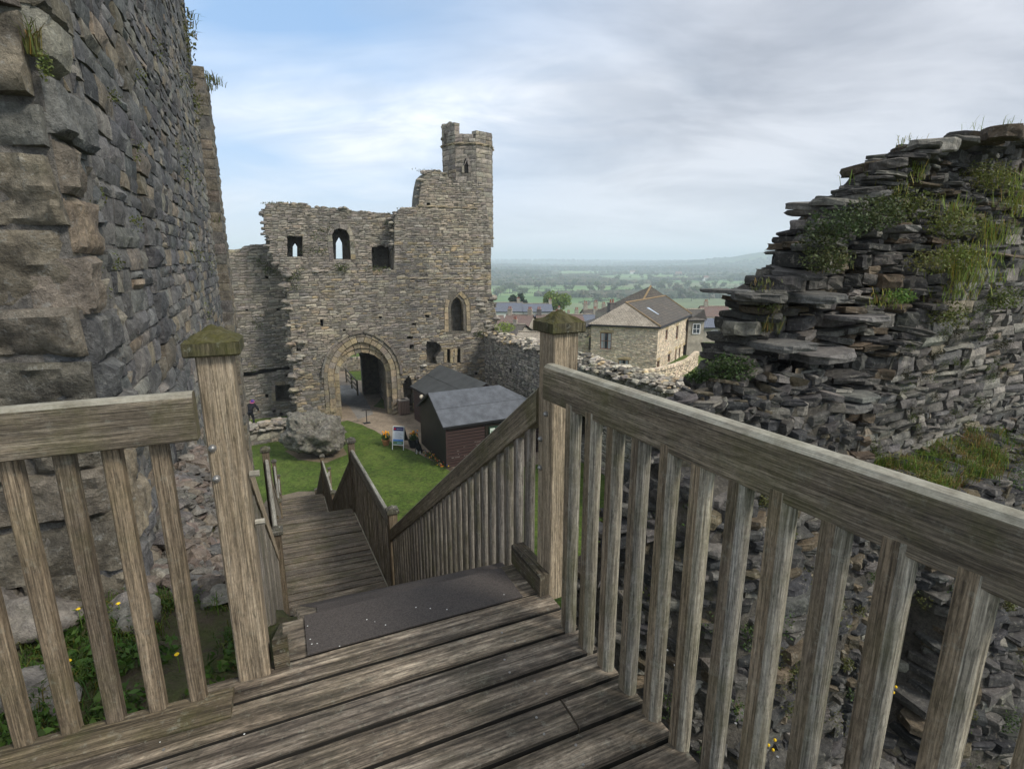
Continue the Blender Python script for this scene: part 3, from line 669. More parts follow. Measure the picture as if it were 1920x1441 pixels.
lower = fp([(560, 800), (556, 760), (552, 740), (549, 690), (546, 640), (543, 600), (539, 560), (536, 530), (540, 514), (560, 509), (640, 507), (738, 506), (739, 470), (739, 410), (748, 394), (763, 391), (778, 391), (780, 386), (785, 382), (786, 365), (789, 345), (793, 328), (800, 321), (815, 319), (828, 322), (840, 330), (842, 336), (905, 345), (920, 440), (921, 545), (926, 572), (932, 600), (930, 625), (925, 640), (921, 700)])
lower[0] = (lower[1][0] - 0.1, zb); lower.append((lower[-1][0], zb))
A0, A1 = FA.px(625, 700)[0], FA.px(733, 700)[0]
archo = arch_pts(A0, A1, zb - 0.2, FA.px(700, 702)[1], FA.px(675, 640)[1], 9, 0.7)
inner0, inner1 = FA.px(636, 700)[0], FA.px(725, 700)[0]
archi = arch_pts(inner0, inner1, zb - 0.2, FA.px(700, 694)[1], FA.px(675, 662)[1], 9, 0.5)
lanc = arch_pts(FA.px(846, 600)[0], FA.px(869, 600)[0], FA.px(850, 622)[1], FA.px(850, 578)[1], FA.px(857, 556)[1], 6, 0.8)
door = fp([(799, 682), (819, 682), (817, 670), (826, 658), (827, 648), (818, 641), (799, 640)])
slit1 = fp([(838, 680), (844, 680), (844, 653), (838, 653)]); slit2 = fp([(857, 680), (863, 680), (863, 651), (857, 651)])
hole = fp([(746, 762), (773, 762), (775, 735), (771, 712), (766, 704), (759, 713), (750, 725), (747, 740)])
putl = [fp([(x - w, y + h), (x + w, y + h), (x + w, y - h), (x - w, y - h)]) for x, y, w, h in [(768, 633, 6, 3), (776, 608, 4, 2), (801, 592, 4, 3), (713, 595, 3, 2), (603, 605, 3, 6), (772, 650, 4, 4), (892, 700, 3, 3), (803, 382, 3, 4), (645, 620, 3, 3), (560, 655, 4, 3)]]
ledgez = FA.px(640, 507)[1]
holes = [archo, lanc, door, slit1, slit2, hole] + putl
mb = MB(); 
slab_poly(mb, FA, lower, [archo, lanc, door, slit1, slit2, hole] + putl, 0.0, -0.75)
slab_poly(mb, FA, [(p[0], p[1]) for p in lower], [archi], -0.75, -2.2)
mb.build('wall_core', M['mortar'], gate)
def palf(s, z):
    if z < 3.2: return GPW if R() < 0.55 else GPL
    if s > FA.px(740, 500)[0] and z < 11: return GPL
    if z < ledgez: return GPL if R() < 0.5 else GP
    return GP
mb = MB()
jamb_clear = [arch_pts(A0 - 0.62, A1 + 0.62, zb - 0.3, FA.px(700, 702)[1], FA.px(675, 617)[1], 8, 0.7), arch_pts(FA.px(835, 600)[0], FA.px(882, 600)[0], FA.px(850, 626)[1], FA.px(850, 573)[1], FA.px(857, 546)[1], 6, 0.8), door, slit1, slit2, hole] + putl
masonry(mb, FA, lower, jamb_clear, (0.10, 0.19), (0.2, 0.6), GP, (0.0, 0.07), 0.08, 1, 0.02, 0.0, palf, big=lambda z: 1.5 if z < 2.2 else 1.0, wander=0.012)
mb.build('wall_facing', M['gate'], gate)
mb = MB()  # gate arch: inner ring, broad middle ring, projecting hood mould
ai = archi[1:] ; hd = lambda pts: pts[1:] + [pts[0]]
arch_ring(mb, FA, hd(archi), -0.0, 0.3, -0.24, -0.8, WARM, every=0.42); arch_ring(mb, FA, hd(archi), 0.3, 1.05, -0.13, -0.5, WARM, every=0.36)
arch_ring(mb, FA, hd(archo), 0.0, 0.34, 0.04, -0.3, WARM, every=0.38)
arch_ring(mb, FA, hd(archo), 0.36, 0.60, 0.075, -0.2, [((0.25, 0.21, 0.14), 1), ((0.22, 0.19, 0.145), 1)], every=0.36)
hm = arch_pts(A0, A1, FA.px(700, 702)[1] - 0.1, FA.px(700, 702)[1], FA.px(675, 640)[1], 9, 0.7)
arch_ring(mb, FA, hd(hm)[:-1] , 0.60, 0.74, 0.17, -0.1, [((0.22, 0.19, 0.14), 1), ((0.17, 0.15, 0.125), 1)], every=0.5)
mb.build('gate_arch', M['gate'], gate)
mb = MB()
arch_ring(mb, FA, hd(lanc), 0.0, 0.20, -0.03, -0.5, WARM, every=0.34); arch_ring(mb, FA, hd(lanc), 0.2, 0.46, 0.05, -0.3, WARM, every=0.4)
mb.build('pointed_window_surround', M['gate'], gate)
mb = MB()
for s_ in (slit1, slit2): arch_ring(mb, FA, [s_[1], s_[2], s_[3], s_[0]], 0.0, 0.2, 0.05, -0.3, WARM, every=0.4)
mb.build('slit_surround', M['gate'], gate)
# passage behind the arch: side walls, vault, far arch
def wallbox(mb, fr, s0, s1, z0, z1, o0, o1): slab_poly(mb, fr, [(s0, z0), (s1, z0), (s1, z1), (s0, z1)], [], o0, o1)
mb = MB(); zt = archi[len(archi) // 2][1] + 1.2
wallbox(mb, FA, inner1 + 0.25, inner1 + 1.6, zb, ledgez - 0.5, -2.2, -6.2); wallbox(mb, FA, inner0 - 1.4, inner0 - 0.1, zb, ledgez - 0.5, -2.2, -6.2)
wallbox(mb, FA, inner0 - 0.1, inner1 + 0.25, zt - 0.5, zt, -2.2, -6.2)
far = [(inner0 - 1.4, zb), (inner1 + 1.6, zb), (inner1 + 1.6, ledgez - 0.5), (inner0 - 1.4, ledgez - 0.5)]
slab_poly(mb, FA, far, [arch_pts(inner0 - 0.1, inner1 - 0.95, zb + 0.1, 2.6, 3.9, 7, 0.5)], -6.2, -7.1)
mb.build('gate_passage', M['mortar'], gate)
mb = MB()
PS = Plane(*FA.P(inner1 + 0.25, 0, -6.2).xy, 21.4 - 90); masonry(mb, PS, [(0, zb), (4, zb), (4, 4.5), (0, 4.5)], [], (0.18, 0.3), (0.3, 0.8), GP, (0.0, 0.06), 0.06)
mb.build('passage_facing', M['gate'], gate)
# set-back upper wall with three openings
BK = -0.9
up = [FA.px(x, y, BK) for x, y in [(548, 545), (524, 508), (504, 470), (506, 446), (497, 440), (494, 420), (494, 395), (500, 383), (520, 381), (545, 383), (575, 383), (581, 389), (610, 391), (640, 391), (670, 397), (700, 398), (742, 402), (742, 520)]]
w1 = [FA.px(x, y, BK) for x, y in [(538, 483), (567, 483), (567, 444), (538, 442)]]
w2 = arch_pts(FA.px(624, 460, BK)[0], FA.px(656, 460, BK)[0], FA.px(640, 487, BK)[1], FA.px(640, 440, BK)[1], FA.px(640, 428, BK)[1], 7, 0.1)
w3 = arch_pts(FA.px(697, 480, BK)[0], FA.px(733, 480, BK)[0], FA.px(715, 502, BK)[1], FA.px(715, 466, BK)[1], FA.px(715, 460, BK)[1], 5, 0.0)
x1 = [FA.px(x, y, BK - 1.1) for x, y in [(549, 481), (557, 481), (557, 462), (553, 456), (549, 462)]]
x2 = [FA.px(x, y, BK - 1.1) for x, y in [(630, 485), (643, 485), (642, 455), (636, 444), (630, 455)]]
mb = MB(); slab_poly(mb, FA, up, [w1, w2, w3], BK, BK - 1.1); slab_poly(mb, FA, up, [x1, x2], BK - 1.1, BK - 1.5)
wallbox(mb, FA, FA.px(542, 520)[0], up[-1][0], ledgez - 1.0, ledgez - 0.05, -0.74, BK - 1.4)
mb.build('upper_wall_core', M['mortar'], gate)
mb = MB(); masonry(mb, FA, up, [w1, w2, w3], (0.10, 0.18), (0.18, 0.5), GP, (0.0, 0.08), 0.08, 1, 0.02, BK, wander=0.015)
mb.build('upper_wall_facing', M['gate'], gate)
mb = MB(); arch_ring(mb, FA, hd(w2), 0.0, 0.28, BK + 0.05, BK - 0.3, GPL, every=0.35); mb.build('arched_window_surround', M['gate'], gate)
# string courses
for (xa, ya, xb, yb) in ((783, 386, 896, 391), (745, 521, 918, 524)):
    mb = MB(); a = FA.px(xa, ya); b = FA.px(xb, yb); s = a[0]
    while s < b[0] - 0.1:
        e = min(b[0], s + U(0.5, 0.9)); k = (s - a[0]) / (b[0] - a[0]); z = a[1] + (b[1] - a[1]) * k
        stone(mb, FA, s, e, z - 0.07, z + 0.08, U(0.1, 0.13), 0.1, jitter((0.26, 0.22, 0.155)), 1); s = e
    mb.build('string_course', M['gate'], gate)
# corner turret, eight sided
tc0 = FA.px(886, 300, 0); TR = 1.72; tcen = FA.P(tc0[0] + 0.22, 0, -1.72); ta = math.radians(22.0)
zt0, zt1 = FA.px(900, 446)[1], FA.px(900, 272)[1]; ztop = FA.px(900, 249)[1]
core = MB(); face = MB(); band = MB()
def octa(r, z, n=8): return [V2(tcen.x + r * math.cos(ta + i * math.pi / 4), tcen.y + r * math.sin(ta + i * math.pi / 4), z) for i in range(n)]
CC = (0.14, 0.125, 0.10); core.prism(octa(TR - 0.02, zt0), octa(TR - 0.02, zt1 + 0.25), CC); core.prism(octa(TR * 0.55, zt0 - 1.6), octa(TR - 0.12, zt0), CC)
for i in range(8):
    a = octa(TR, 0)[i]; b = octa(TR, 0)[(i + 1) % 8]; nrm = Vector(((b - a).y, -(b - a).x, 0)).normalized()
    if nrm.y > 0.45: continue
    fr = Plane(a.x, a.y, math.degrees(math.atan2((b - a).y, (b - a).x))); L = (b - a).length
    wh = []
    if nrm.y < -0.8 and nrm.x > -0.1 or (nrm.dot(FA.n) > 0.98):
        zc0, zc1 = FA.px(880, 324)[1], FA.px(880, 296)[1]; wh = [arch_pts(L * 0.42, L * 0.62, zc0, zc1 - 0.25, zc1, 4, 0.8)]
    masonry(face, fr, [(0, zt0), (L, zt0), (L, zt1), (0, zt1)], wh, (0.2, 0.34), (0.35, 0.8), GP, (0.02, 0.06), 0.06, 1)
    for w_ in wh:
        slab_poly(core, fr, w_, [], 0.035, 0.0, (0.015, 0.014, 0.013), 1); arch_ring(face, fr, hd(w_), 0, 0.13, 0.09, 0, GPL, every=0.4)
    # corbel courses under the right-hand faces
    for j, (zz, rr) in enumerate(((zt0 - 0.0, 0.10), (zt0 - 0.55, -0.05), (zt0 - 1.1, -0.22))):
        c_a = tcen + (a - tcen) * (1 + rr * 0.6 - 0.06); c_b = tcen + (b - tcen) * (1 + rr * 0.6 - 0.06); c_a.z = c_b.z = 0; f2 = Plane(c_a.x, c_a.y, fr_ang := math.degrees(math.atan2((b - a).y, (b - a).x)))
        masonry(face, f2, [(0, zz - 0.55), ((c_b - c_a).length, zz - 0.55), ((c_b - c_a).length, zz), (0, zz)], [], (0.5, 0.55), (0.5, 0.9), GPL, (0.02, 0.05), 0.4, 1)
    for (zz, hh, oo) in ((zt1, 0.16, 0.16), (zt0 - 0.02, 0.14, 0.1)):
        s = 0
        while s < L - 0.02:
            e = min(L, s + 0.62); stone(band, fr, s - (0.05 if s == 0 else 0), e + (0.05 if e == L else 0), zz, zz + hh, oo, 0.2, jitter((0.25, 0.21, 0.14)), 1); s = e
    # broken parapet
    tops = {0: 0.9, 1: 1.0, 2: 0.5, 3: 0.9, 4: 1.7, 5: 0.55, 6: 0.45, 7: 0.9}
    hh = {0: 0.95}.get(i, 0.6)
    fx = (a.x + b.x) / 2
    k = (fx - tcen.x) / TR
    hh = (ztop - zt1) * (1.75 if k < -0.55 else (0.55 if k < 0.35 else 1.05))
    masonry(face, fr, [(0, zt1 + 0.16), (L, zt1 + 0.16), (L, zt1 + 0.16 + hh * 0.85), (L * 0.55, zt1 + 0.16 + hh), (0, zt1 + 0.16 + hh * (1.0 if k < 0 else 0.85))], [], (0.2, 0.3), (0.3, 0.6), GP, (0.0, 0.05), 0.4, 1)
left = octa(TR, 0)
pl = min(left, key=lambda p: (p.x / (p.y * 0.97)))
core.box((pl.x + 0.45, pl.y + 0.1, zt1), 0.8, 0.8, (ztop - zt1) * 1.3, 0.3, CC); 
for j in range(60): rock(face, (pl.x + 0.45 + U(-0.34, 0.34), pl.y + 0.1 + U(-0.42, 0.3), zt1 + 0.3 + (ztop - zt1) * U(0.1, 1.5)), U(0.12, 0.2), jitter((0.19, 0.17, 0.14)), (1.2, 1, 0.8))
tur = core.build('turret', [M['mortar'], M['dark']], gate); face.build('turret_facing', M['gate'], tur); band.build('turret_band', M['gate'], tur)
# crumbled stones along the broken tops and the ragged left edge
mb = MB()
def ragged(pts, base, n, sz, pal=GP, dz=0.05):
    P = [FA.P(p[0], p[1], base) for p in pts]
    for a, b in zip(P, P[1:]):
        m_ = max(1, int((b - a).length * n))
        for i in range(m_):
            p = a.lerp(b, R()); rock(mb, p + Vector((U(-0.1, 0.1), U(-0.1, 0.1), U(-dz, dz * 1.6))) - FA.n * U(0, 0.7), U(*sz), jitter(pick(pal)), (1.4, 1.1, 0.6), 6, 4)
ragged(up[1:16], BK, 7, (0.08, 0.2)); ragged(lower[12:28], 0, 7, (0.08, 0.2)); ragged(lower[1:11], 0, 6, (0.08, 0.22)); ragged(lower[1:9], 0.1, 5, (0.12, 0.3)); ragged(lower[29:34], 0, 8, (0.1, 0.25), GPL)
ragged([FA.px(x, y) for x, y in ((536, 512), (640, 508), (738, 507))], 0, 6, (0.06, 0.14))
ragged([FA.px(x, y) for x, y in ((560, 600), (566, 640), (560, 690), (566, 740))], 0.02, 14, (0.1, 0.26))
ragged([FA.px(x, y) for x, y in ((782, 700), (786, 730), (782, 760))], 0.02, 9, (0.1, 0.22)); ragged([FA.px(x, y) for x, y in ((895, 560), (915, 600), (905, 630))], 0.05, 12, (0.1, 0.3))
ragged([FA.px(x, y) for x, y in ((795, 684), (790, 700), (800, 720))], 0.02, 10, (0.1, 0.24)); ragged([FA.px(x, y) for x, y in ((770, 640), (785, 660), (780, 690))], 0.02, 5, (0.08, 0.2))
tag(mb.build('crumbled_stones', M['gate'], gate), kind='stuff')
# ragged masonry stub on the left of the ledge and buttress foot of the arch
for sx in (A0 - 0.45, A1 + 0.35):
    mb = MB(); masonry(mb, FA, [(sx - 0.5, zb), (sx + 0.45, zb), (sx + 0.42, 0.75), (sx - 0.42, 0.75)], [], (0.25, 0.4), (0.4, 0.7), GPW, (0.1, 0.16), 0.1, 1); mb.build('arch_plinth', M['gate'], gate)
# plants on the gatehouse
mb = MB()
for (x, y, n) in ((560, 507, 60), (640, 503, 140), (700, 506, 60), (715, 502, 60), (545, 520, 120), (550, 540, 70), (590, 445, 50), (600, 470, 60), (730, 420, 70), (660, 460, 40), (575, 470, 60), (608, 430, 50), (898, 625, 180), (640, 500, 90)):
    s, z = FA.px(x, y, BK if y < 500 else 0); p = FA.P(s, z, (BK if y < 500 else 0) + 0.1); leaves(mb, p, n, 0.42, 0.055, (0.07, 0.085, 0.03), (1.3, 0.5, 0.7))
for (x, y) in ((510, 381), (530, 381), (560, 383), (620, 391), (680, 398), (725, 401), (800, 320), (765, 391), (900, 272), (860, 262)):
    s, z = FA.px(x, y, BK); tuft(mb, FA.P(s, z, BK - 0.3), 50, 0.13, 0.5, (0.10, 0.10, 0.04), 0.02)
tag(mb.build('wall_plants', M['leaf'], gate), kind='stuff', label='green weeds rooted in the joints and on the ledge')

# ================================================================ CURTAIN WALLS
CWL = Plane(*FA.P(FA.px(560, 700)[0], 0, -2.3).xy, 21.4)
lw = thing('curtain_wall', (*CWL.P(-4, 0).xy, 0), 'grey stone wall with a square fireplace hole, between the keep and the gatehouse', 'castle wall')
cpx = lambda l: [CWL.px(x, y) for x, y in l]
poly = cpx([(400, 790), (400, 470), (428, 470), (452, 466), (458, 461), (482, 459), (498, 457), (500, 440), (560, 500), (560, 790)])
poly[0] = (poly[0][0], -0.3); poly[-1] = (poly[-1][0], -0.3)
fpl = cpx([(517, 752), (550, 752), (550, 720), (516, 722)]); h2 = [cpx([(x - 3, y + 3), (x + 3, y + 3), (x + 3, y - 3), (x - 3, y - 3)]) for x, y in ((500, 742), (500, 520), (538, 705), (462, 580), (521, 580), (527, 776), (514, 770))]
crk = cpx([(455, 698), (480, 695), (500, 690), (540, 686), (545, 692), (520, 696), (498, 700), (470, 706), (455, 707)])
mb = MB(); slab_poly(mb, CWL, poly, [fpl, crk] + h2, 0, -0.9); slab_poly(mb, CWL, poly, [], -0.9, -1.3); mb.build('wall_core', M['mortar'], lw)
mb = MB(); masonry(mb, CWL, poly, [fpl, crk] + h2, (0.12, 0.22), (0.25, 0.65), GP, (0.0, 0.07), 0.08, 1, wander=0.012)
arch_ring(mb, CWL, [fpl[1], fpl[2], fpl[3], fpl[0]], 0, 0.22, 0.05, -0.3, WARM, every=0.5)
mb.build('wall_facing', M['gate'], lw)
mb = MB()
for (x, y, n) in ((485, 492, 90), (500, 505, 90), (515, 510, 70), (470, 690, 30), (482, 610, 40), (480, 596, 30)):
    s, z = CWL.px(x, y); leaves(mb, CWL.P(s, z, 0.08), n, 0.45, 0.055, (0.075, 0.09, 0.03), (1.3, 0.4, 0.7))
tag(mb.build('wall_plants', M['leaf'], lw), kind='stuff')
# right curtain wall, running towards the viewer from the gatehouse corner
c0 = FA.P(FA.px(908, 640)[0], 0, -0.2); CWR = Plane(c0.x, c0.y, -63.3, 1)   # normal faces left / the court
Lr = 24.0
rw = thing('curtain_wall', (c0.x, c0.y, 0), 'long dark curtain wall with a pale rubble top, behind the sheds and running to the right', 'castle wall')
top = []; s = 0
while s < Lr: top.append((s, 4.95 + 0.22 * noise.noise(Vector((s * 0.5, 3, 1))) + U(-0.06, 0.06) - 0.0 * s)); s += 0.7
poly = [(0, -0.3)] + [(Lr, -0.3)] + top[::-1]
hs = [[(s - .16, z - .15), (s + .16, z - .15), (s + .16, z + .18), (s - .16, z + .18)] for s, z in ((4.2, 3.2), (7.5, 2.5), (9.5, 3.0), (11.3, 2.6), (13.0, 3.4))] + [[(11.6, 1.2), (13.4, 1.0), (13.5, 2.2), (12.5, 2.6), (11.5, 2.0)]]
DKP = [((0.26, 0.237, 0.20), 3), ((0.31, 0.285, 0.24), 2), ((0.37, 0.33, 0.27), 1), ((0.18, 0.17, 0.15), 1)]
mb = MB(); slab_poly(mb, CWR, poly, hs, 0, -0.6); slab_poly(mb, CWR, poly, [], -0.6, -1.5, (0.1, 0.09, 0.08)); mb.build('wall_core', M['mortar'], rw)
mb = MB(); masonry(mb, CWR, poly, hs, (0.11, 0.2), (0.2, 0.5), DKP, (0.0, 0.06), 0.07, 1, wander=0.012)
mb.build('wall_facing', M['gate'], rw)
mb = MB()
TOPP = [((0.42, 0.38, 0.31), 3), ((0.28, 0.25, 0.2), 3), ((0.14, 0.13, 0.11), 3), ((0.42, 0.33, 0.2), 1)]
for i in range(1500):
    s = U(0, Lr); w = R(); z = 4.95 + 0.22 * noise.noise(Vector((s * 0.5, 3, 1))) + 0.25 * (1 - abs(2 * w - 1)) + U(-0.08, 0.06)
    rock(mb, CWR.P(s, z, 0.06 - 1.6 * w), U(0.07, 0.2), jitter(pick(TOPP), 0.3), (1.3, 1.3, 0.55), 6, 4, 0.7)
mb.build('rubble_top', M['gate'], rw)
mb = MB()
for i in range(26): s = U(0.5, 20); leaves(mb, CWR.P(s, 5.05, -U(0, 1.4)), 40, 0.22, 0.035, (0.08, 0.10, 0.03), (1.3, 1.3, 0.5))
for i in range(30): leaves(mb, CWR.P(U(1, 20), U(2, 4.5), 0.06), 26, 0.2, 0.035, (0.06, 0.08, 0.03), (0.8, 0.8, 1))
leaves(mb, CWR.P(1.5, 5.6, -0.9), 700, 0.62, 0.05, (0.20, 0.26, 0.05), (1.2, 1, 0.6))
tag(mb.build('wall_plants', M['leaf'], rw), kind='stuff')

# ================================================================ KEEP (left)
KA = 115.0
K0 = V2(-2.85, 3.55)
KW = Plane(K0.x, K0.y, KA)           # u runs away along the wall, normal towards the stairs
keep = thing('castle_keep', (K0.x, K0.y, 5.0), 'towering blue-grey stone keep wall rising out of the picture at the left', 'castle keep')
KP = [((0.135, 0.135, 0.136), 3.5), ((0.17, 0.168, 0.163), 3), ((0.225, 0.21, 0.182), 2.0), ((0.10, 0.10, 0.102), 1.5), ((0.24, 0.205, 0.155), 1.1)]
KB = [((0.175, 0.154, 0.12), 3), ((0.155, 0.142, 0.12), 2), ((0.20, 0.175, 0.138), 2), ((0.13, 0.126, 0.118), 1)]
HT = 24.0
def kslab(mb, s0, s1, z0, z1, o): 
    slab_poly(mb, KW, [(s0, z0), (s1, z0), (s1, z1), (s0, z1)], [], o, o - 1.6, (0.17, 0.158, 0.14))
mb = MB(); kslab(mb, 0.02, 0.95, 4.5, HT, 0.0); kslab(mb, 0.9, 15.4, -0.5, HT, -0.125); kslab(mb, 15.2, 17.3, -0.5, 15.3, 0.2)
mb.build('wall_core', M['keepcore'], keep)
mb = MB()
Q = 0.085
masonry(mb, KW, [(0.95, 6.6), (3.45, 5.4), (3.45, 18), (0.95, 16)], [], (0.13, 0.28), (0.22, 0.7), KP, (0.02, 0.06), 0.12, Q, 0.016, -0.12, wander=0.02)
masonry(mb, KW, [(3.95, 4.9), (9, 3.0), (9, HT), (3.95, 20)], [], (0.13, 0.26), (0.2, 0.6), KP, (0.02, 0.065), 0.12, 0.16, 0.018, -0.12, wander=0.02)
masonry(mb, KW, [(9, 2.6), (15.4, -0.3), (15.4, HT), (9, HT)], [], (0.14, 0.26), (0.25, 0.6), KP, (0.0, 0.06), 0.1, 1, 0.02, -0.10, wander=0.02)
mb.build('wall_facing', M['keep'], keep, 40)
mb = MB() # quoins of the two near strips
def quoins(s0, s1, z0, z1, o, hr, pal, ro=0.03, q=0.06):
    z = z0; k = 0
    while z < z1:
        h = U(*hr); w = s1 - s0; k += 1
        a = s0 - (0.0 if k % 2 else 0.0); e = s1 + (0.22 if k % 2 else -0.1) * w / 0.5
        stone(mb, KW, a, e, z, z + h, U(0.03, 0.09), 0.25, jitter(pick(pal), 0.18), q, ro, o); z += h
quoins(0.0, 0.52, 7.2, 15, 0.0, (0.26, 0.42), KB + KP, 0.026, 0.035)
masonry(mb, KW, [(0.55, 7.0), (0.95, 7.0), (0.95, 15), (0.55, 15)], [], (0.12, 0.24), (0.15, 0.4), KP, (0.0, 0.07), 0.1, Q, 0.03, -0.02)
mb.build('quoins', M['keep'], keep, 40); mb = MB()
# face of the near buttress turned to the viewer
KF = Plane(K0.x - 0.906 * 2.2, K0.y - 0.4226 * 2.2, 25.0)
slabm = MB(); slab_poly(slabm, KF, [(0, 4.5), (2.19, 4.5), (2.19, HT), (0, HT)], [], -0.03, -1.0, (0.2, 0.185, 0.16)); slabm.build('buttress_core', M['keepcore'], keep)
z = 7.0
while z < 16:
    h = U(0.26, 0.5) if z < 11.2 else U(0.14, 0.3); s = 2.2
    while s > 0:
        l = U(0.35, 0.85) if z < 11.2 else U(0.2, 0.55); stone(mb, KF, max(0, s - l), s, z, z + h, U(0.0, 0.12) if z < 11.2 else U(-0.02, 0.07), 0.25, jitter(pick(KB), 0.2, 0.02), 0.035, 0.045); s -= l
    z += h
mb.build('buttress_facing', M['keep'], keep, 40); mb = MB()
# far buttress
masonry(mb, KW, [(15.3, -0.3), (17.2, -0.3), (17.2, 15.2), (15.3, 15.3)], [], (0.25, 0.42), (0.4, 0.8), KB, (0.02, 0.07), 0.1, 1, 0.02, 0.2)
f0 = KW.P(15.2, 0, -0.7); KE = Plane(f0.x, f0.y, 25.0); z = -0.3; k = 0
while z < 15.2:
    h = U(0.26, 0.4); k += 1; m_ = 0.42 if k % 2 else 0.6
    stone(mb, KE, 0.0, 0.9 - m_, z, z + h, 0.03, 0.2, jitter(pick(KP + KB)), 1); stone(mb, KE, 0.9 - m_, 0.93, z, z + h, U(0.03, 0.06), 0.2, jitter(pick(KB), 0.2), 1); z += h
mb.build('far_buttress_facing', M['keep'], keep, 40); mb = MB(); quoins(3.45, 3.92, 6.4, 20, -0.08, (0.24, 0.36), KB + KP, 0.015, 0.1); mb.build('quoins', M['keep'], keep, 40)
# rough footing: big weathered blocks and battered rock
mb = MB()
for z, lo, hi in ((6.35, 0.0, 1.0), (5.8, 0.0, 1.1), (5.2, 0.0, 1.3)):
    s = -0.1
    while s < 4.2:
        l = U(0.6, 1.1); stone(mb, KW, s, s + l, z + U(-.04, .04) - 0.12 * max(0, s), z + 0.62 + U(-.03, .03) - 0.12 * max(0, s), U(0.10, 0.24), 0.5, jitter(pick([((0.26, 0.245, 0.22), 2), ((0.23, 0.228, 0.225), 2), ((0.25, 0.22, 0.18), 1)]), 0.15), 0.06, 0.07, -0.1); s += l
    s = 2.25
    while s > 0:
        l = U(0.5, 1.0); stone(mb, KF, max(0, s - l), s, z + U(-.04, .04), z + 0.62, U(0.06, 0.24), 0.4, jitter(pick(KB), 0.15), 0.06, 0.08); s -= l
mb.build('footing_blocks', M['keep'], keep, 40)
mb = MB()
for i in range(34): # creepers and tufts on the face
    s, z = random.choice([(U(0.6, 3.3), U(8.2, 13)), (U(4, 14), U(8.5, 17)), (U(0.3, 1.2), U(9.5, 12.5))]); d = s * 0.02
    leaves(mb, KW.P(s, z, -0.02), 60, 0.05 + d, 0.011 + 0.0014 * s, (0.10, 0.11, 0.035), (0.7, 0.7, 1.2))
for z, r, n in ((17.5, 0.6, 500), (15.8, 0.5, 400), (19, 0.6, 500), (14.2, 0.4, 260), (20.5, 0.6, 500)):
    leaves(mb, KW.P(U(12.6, 14.2), z, -0.12), n, r, 0.05, (0.10, 0.10, 0.04), (0.7, 0.5, 1.6))
for i in range(16): tuft(mb, KW.P(15.3, U(10, 22), 0.02), 14, 0.3, 0.12, (0.12, 0.11, 0.05), 0.012, 0.9, (0.9, 0.4, -0.3))
for i in range(6): tuft(mb, KW.P(U(15.3, 17), 15.3, U(0.0, 0.5)), 40, 0.35, 0.25, (0.11, 0.12, 0.04), 0.012, 0.8)
KFp = KF.P(KF.px(70, 110)[0], KF.px(70, 110)[1], 0.05); tuft(mb, KFp, 70, 0.24, 0.03, (0.12, 0.12, 0.04), 0.0035, 0.6); leaves(mb, KFp + Vector((0.05, 0, -0.05)), 160, 0.07, 0.012, (0.11, 0.13, 0.04), (0.6, 0.6, 1.3))
tag(mb.build('wall_plants', M['leaf'], keep), kind='stuff', label='weeds and creepers rooted in the joints of the keep')
# ================================================================ RIGHT RUIN
RW = Plane(4.0, 5.3, 28.0)
rz0 = 7.7
ruin = thing('ruined_wall', (4.6, 6.2, 7.2), 'broken end of a thick dark rubble wall stepping up to the right in thin slabs, overgrown with weeds', 'ruined wall')
RP = [((0.065, 0.061, 0.056), 3), ((0.10, 0.093, 0.082), 3), ((0.145, 0.135, 0.117), 1.6), ((0.24, 0.222, 0.19), 0.7), ((0.115, 0.088, 0.06), 1.5)]
RPS = [((0.165, 0.155, 0.135), 3), ((0.22, 0.205, 0.175), 2), ((0.12, 0.115, 0.107), 2), ((0.19, 0.16, 0.115), 0.8)]
prof = [(1278, 745), (1290, 720), (1302, 690), (1318, 650), (1325, 615), (1352, 590), (1345, 560), (1345, 548), (1400, 535), (1408, 512), (1425, 490), (1432, 468), (1450, 452), (1452, 425), (1492, 412), (1486, 372), (1545, 362), (1565, 340), (1590, 325), (1592, 300), (1625, 288), (1690, 262), (1765, 252), (1850, 246), (1925, 240)]
pL = sorted([(lambda q: (q[1], q[0] + 0.22 + 0.13 * min(1, max(0, (q[1] - 9.9) / 0.7))))(RW.px(x, y, -0.35)) for x, y in prof])     # (z, s)
crn = sorted([RW.px(x, y)[::-1] for x, y in [(1612, 880), (1620, 830), (1660, 740), (1692, 655), (1730, 600), (1775, 540), (1880, 450), (2000, 390)]])
def interp(T, z):
    if z <= T[0][0]: return T[0][1]
    for (a, b), (c, d) in zip(T, T[1:]):
        if z <= c: return b + (d - b) * (z - a) / max(1e-6, c - a)
    return T[-1][1] + (z - T[-1][0]) * 3
ztopR = pL[-1][0] 
def outline(z):
    """plan outline of the broken mass at height z: back-left, left tip, mid, corner on the good face"""
    sl = interp(pL, z); scn = interp(crn, z); up_ = max(0.0, (z - 9.9) * 0.4)
    oc = 0.0 if z < crn[-1][0] else -min(0.8, (z - crn[-1][0]) * 0.6)
    return [(sl + 2.5, -2.2), (sl + 1.35, -1.3), (sl + 0.06, -0.38), ((sl + scn) / 2 + 0.1, -0.28 - up_ * 0.3 + oc * 0.5), (scn, oc - 0.02), (7.5, oc)]
slabs = MB(); core = MB(); z = 6.9; ks = 0
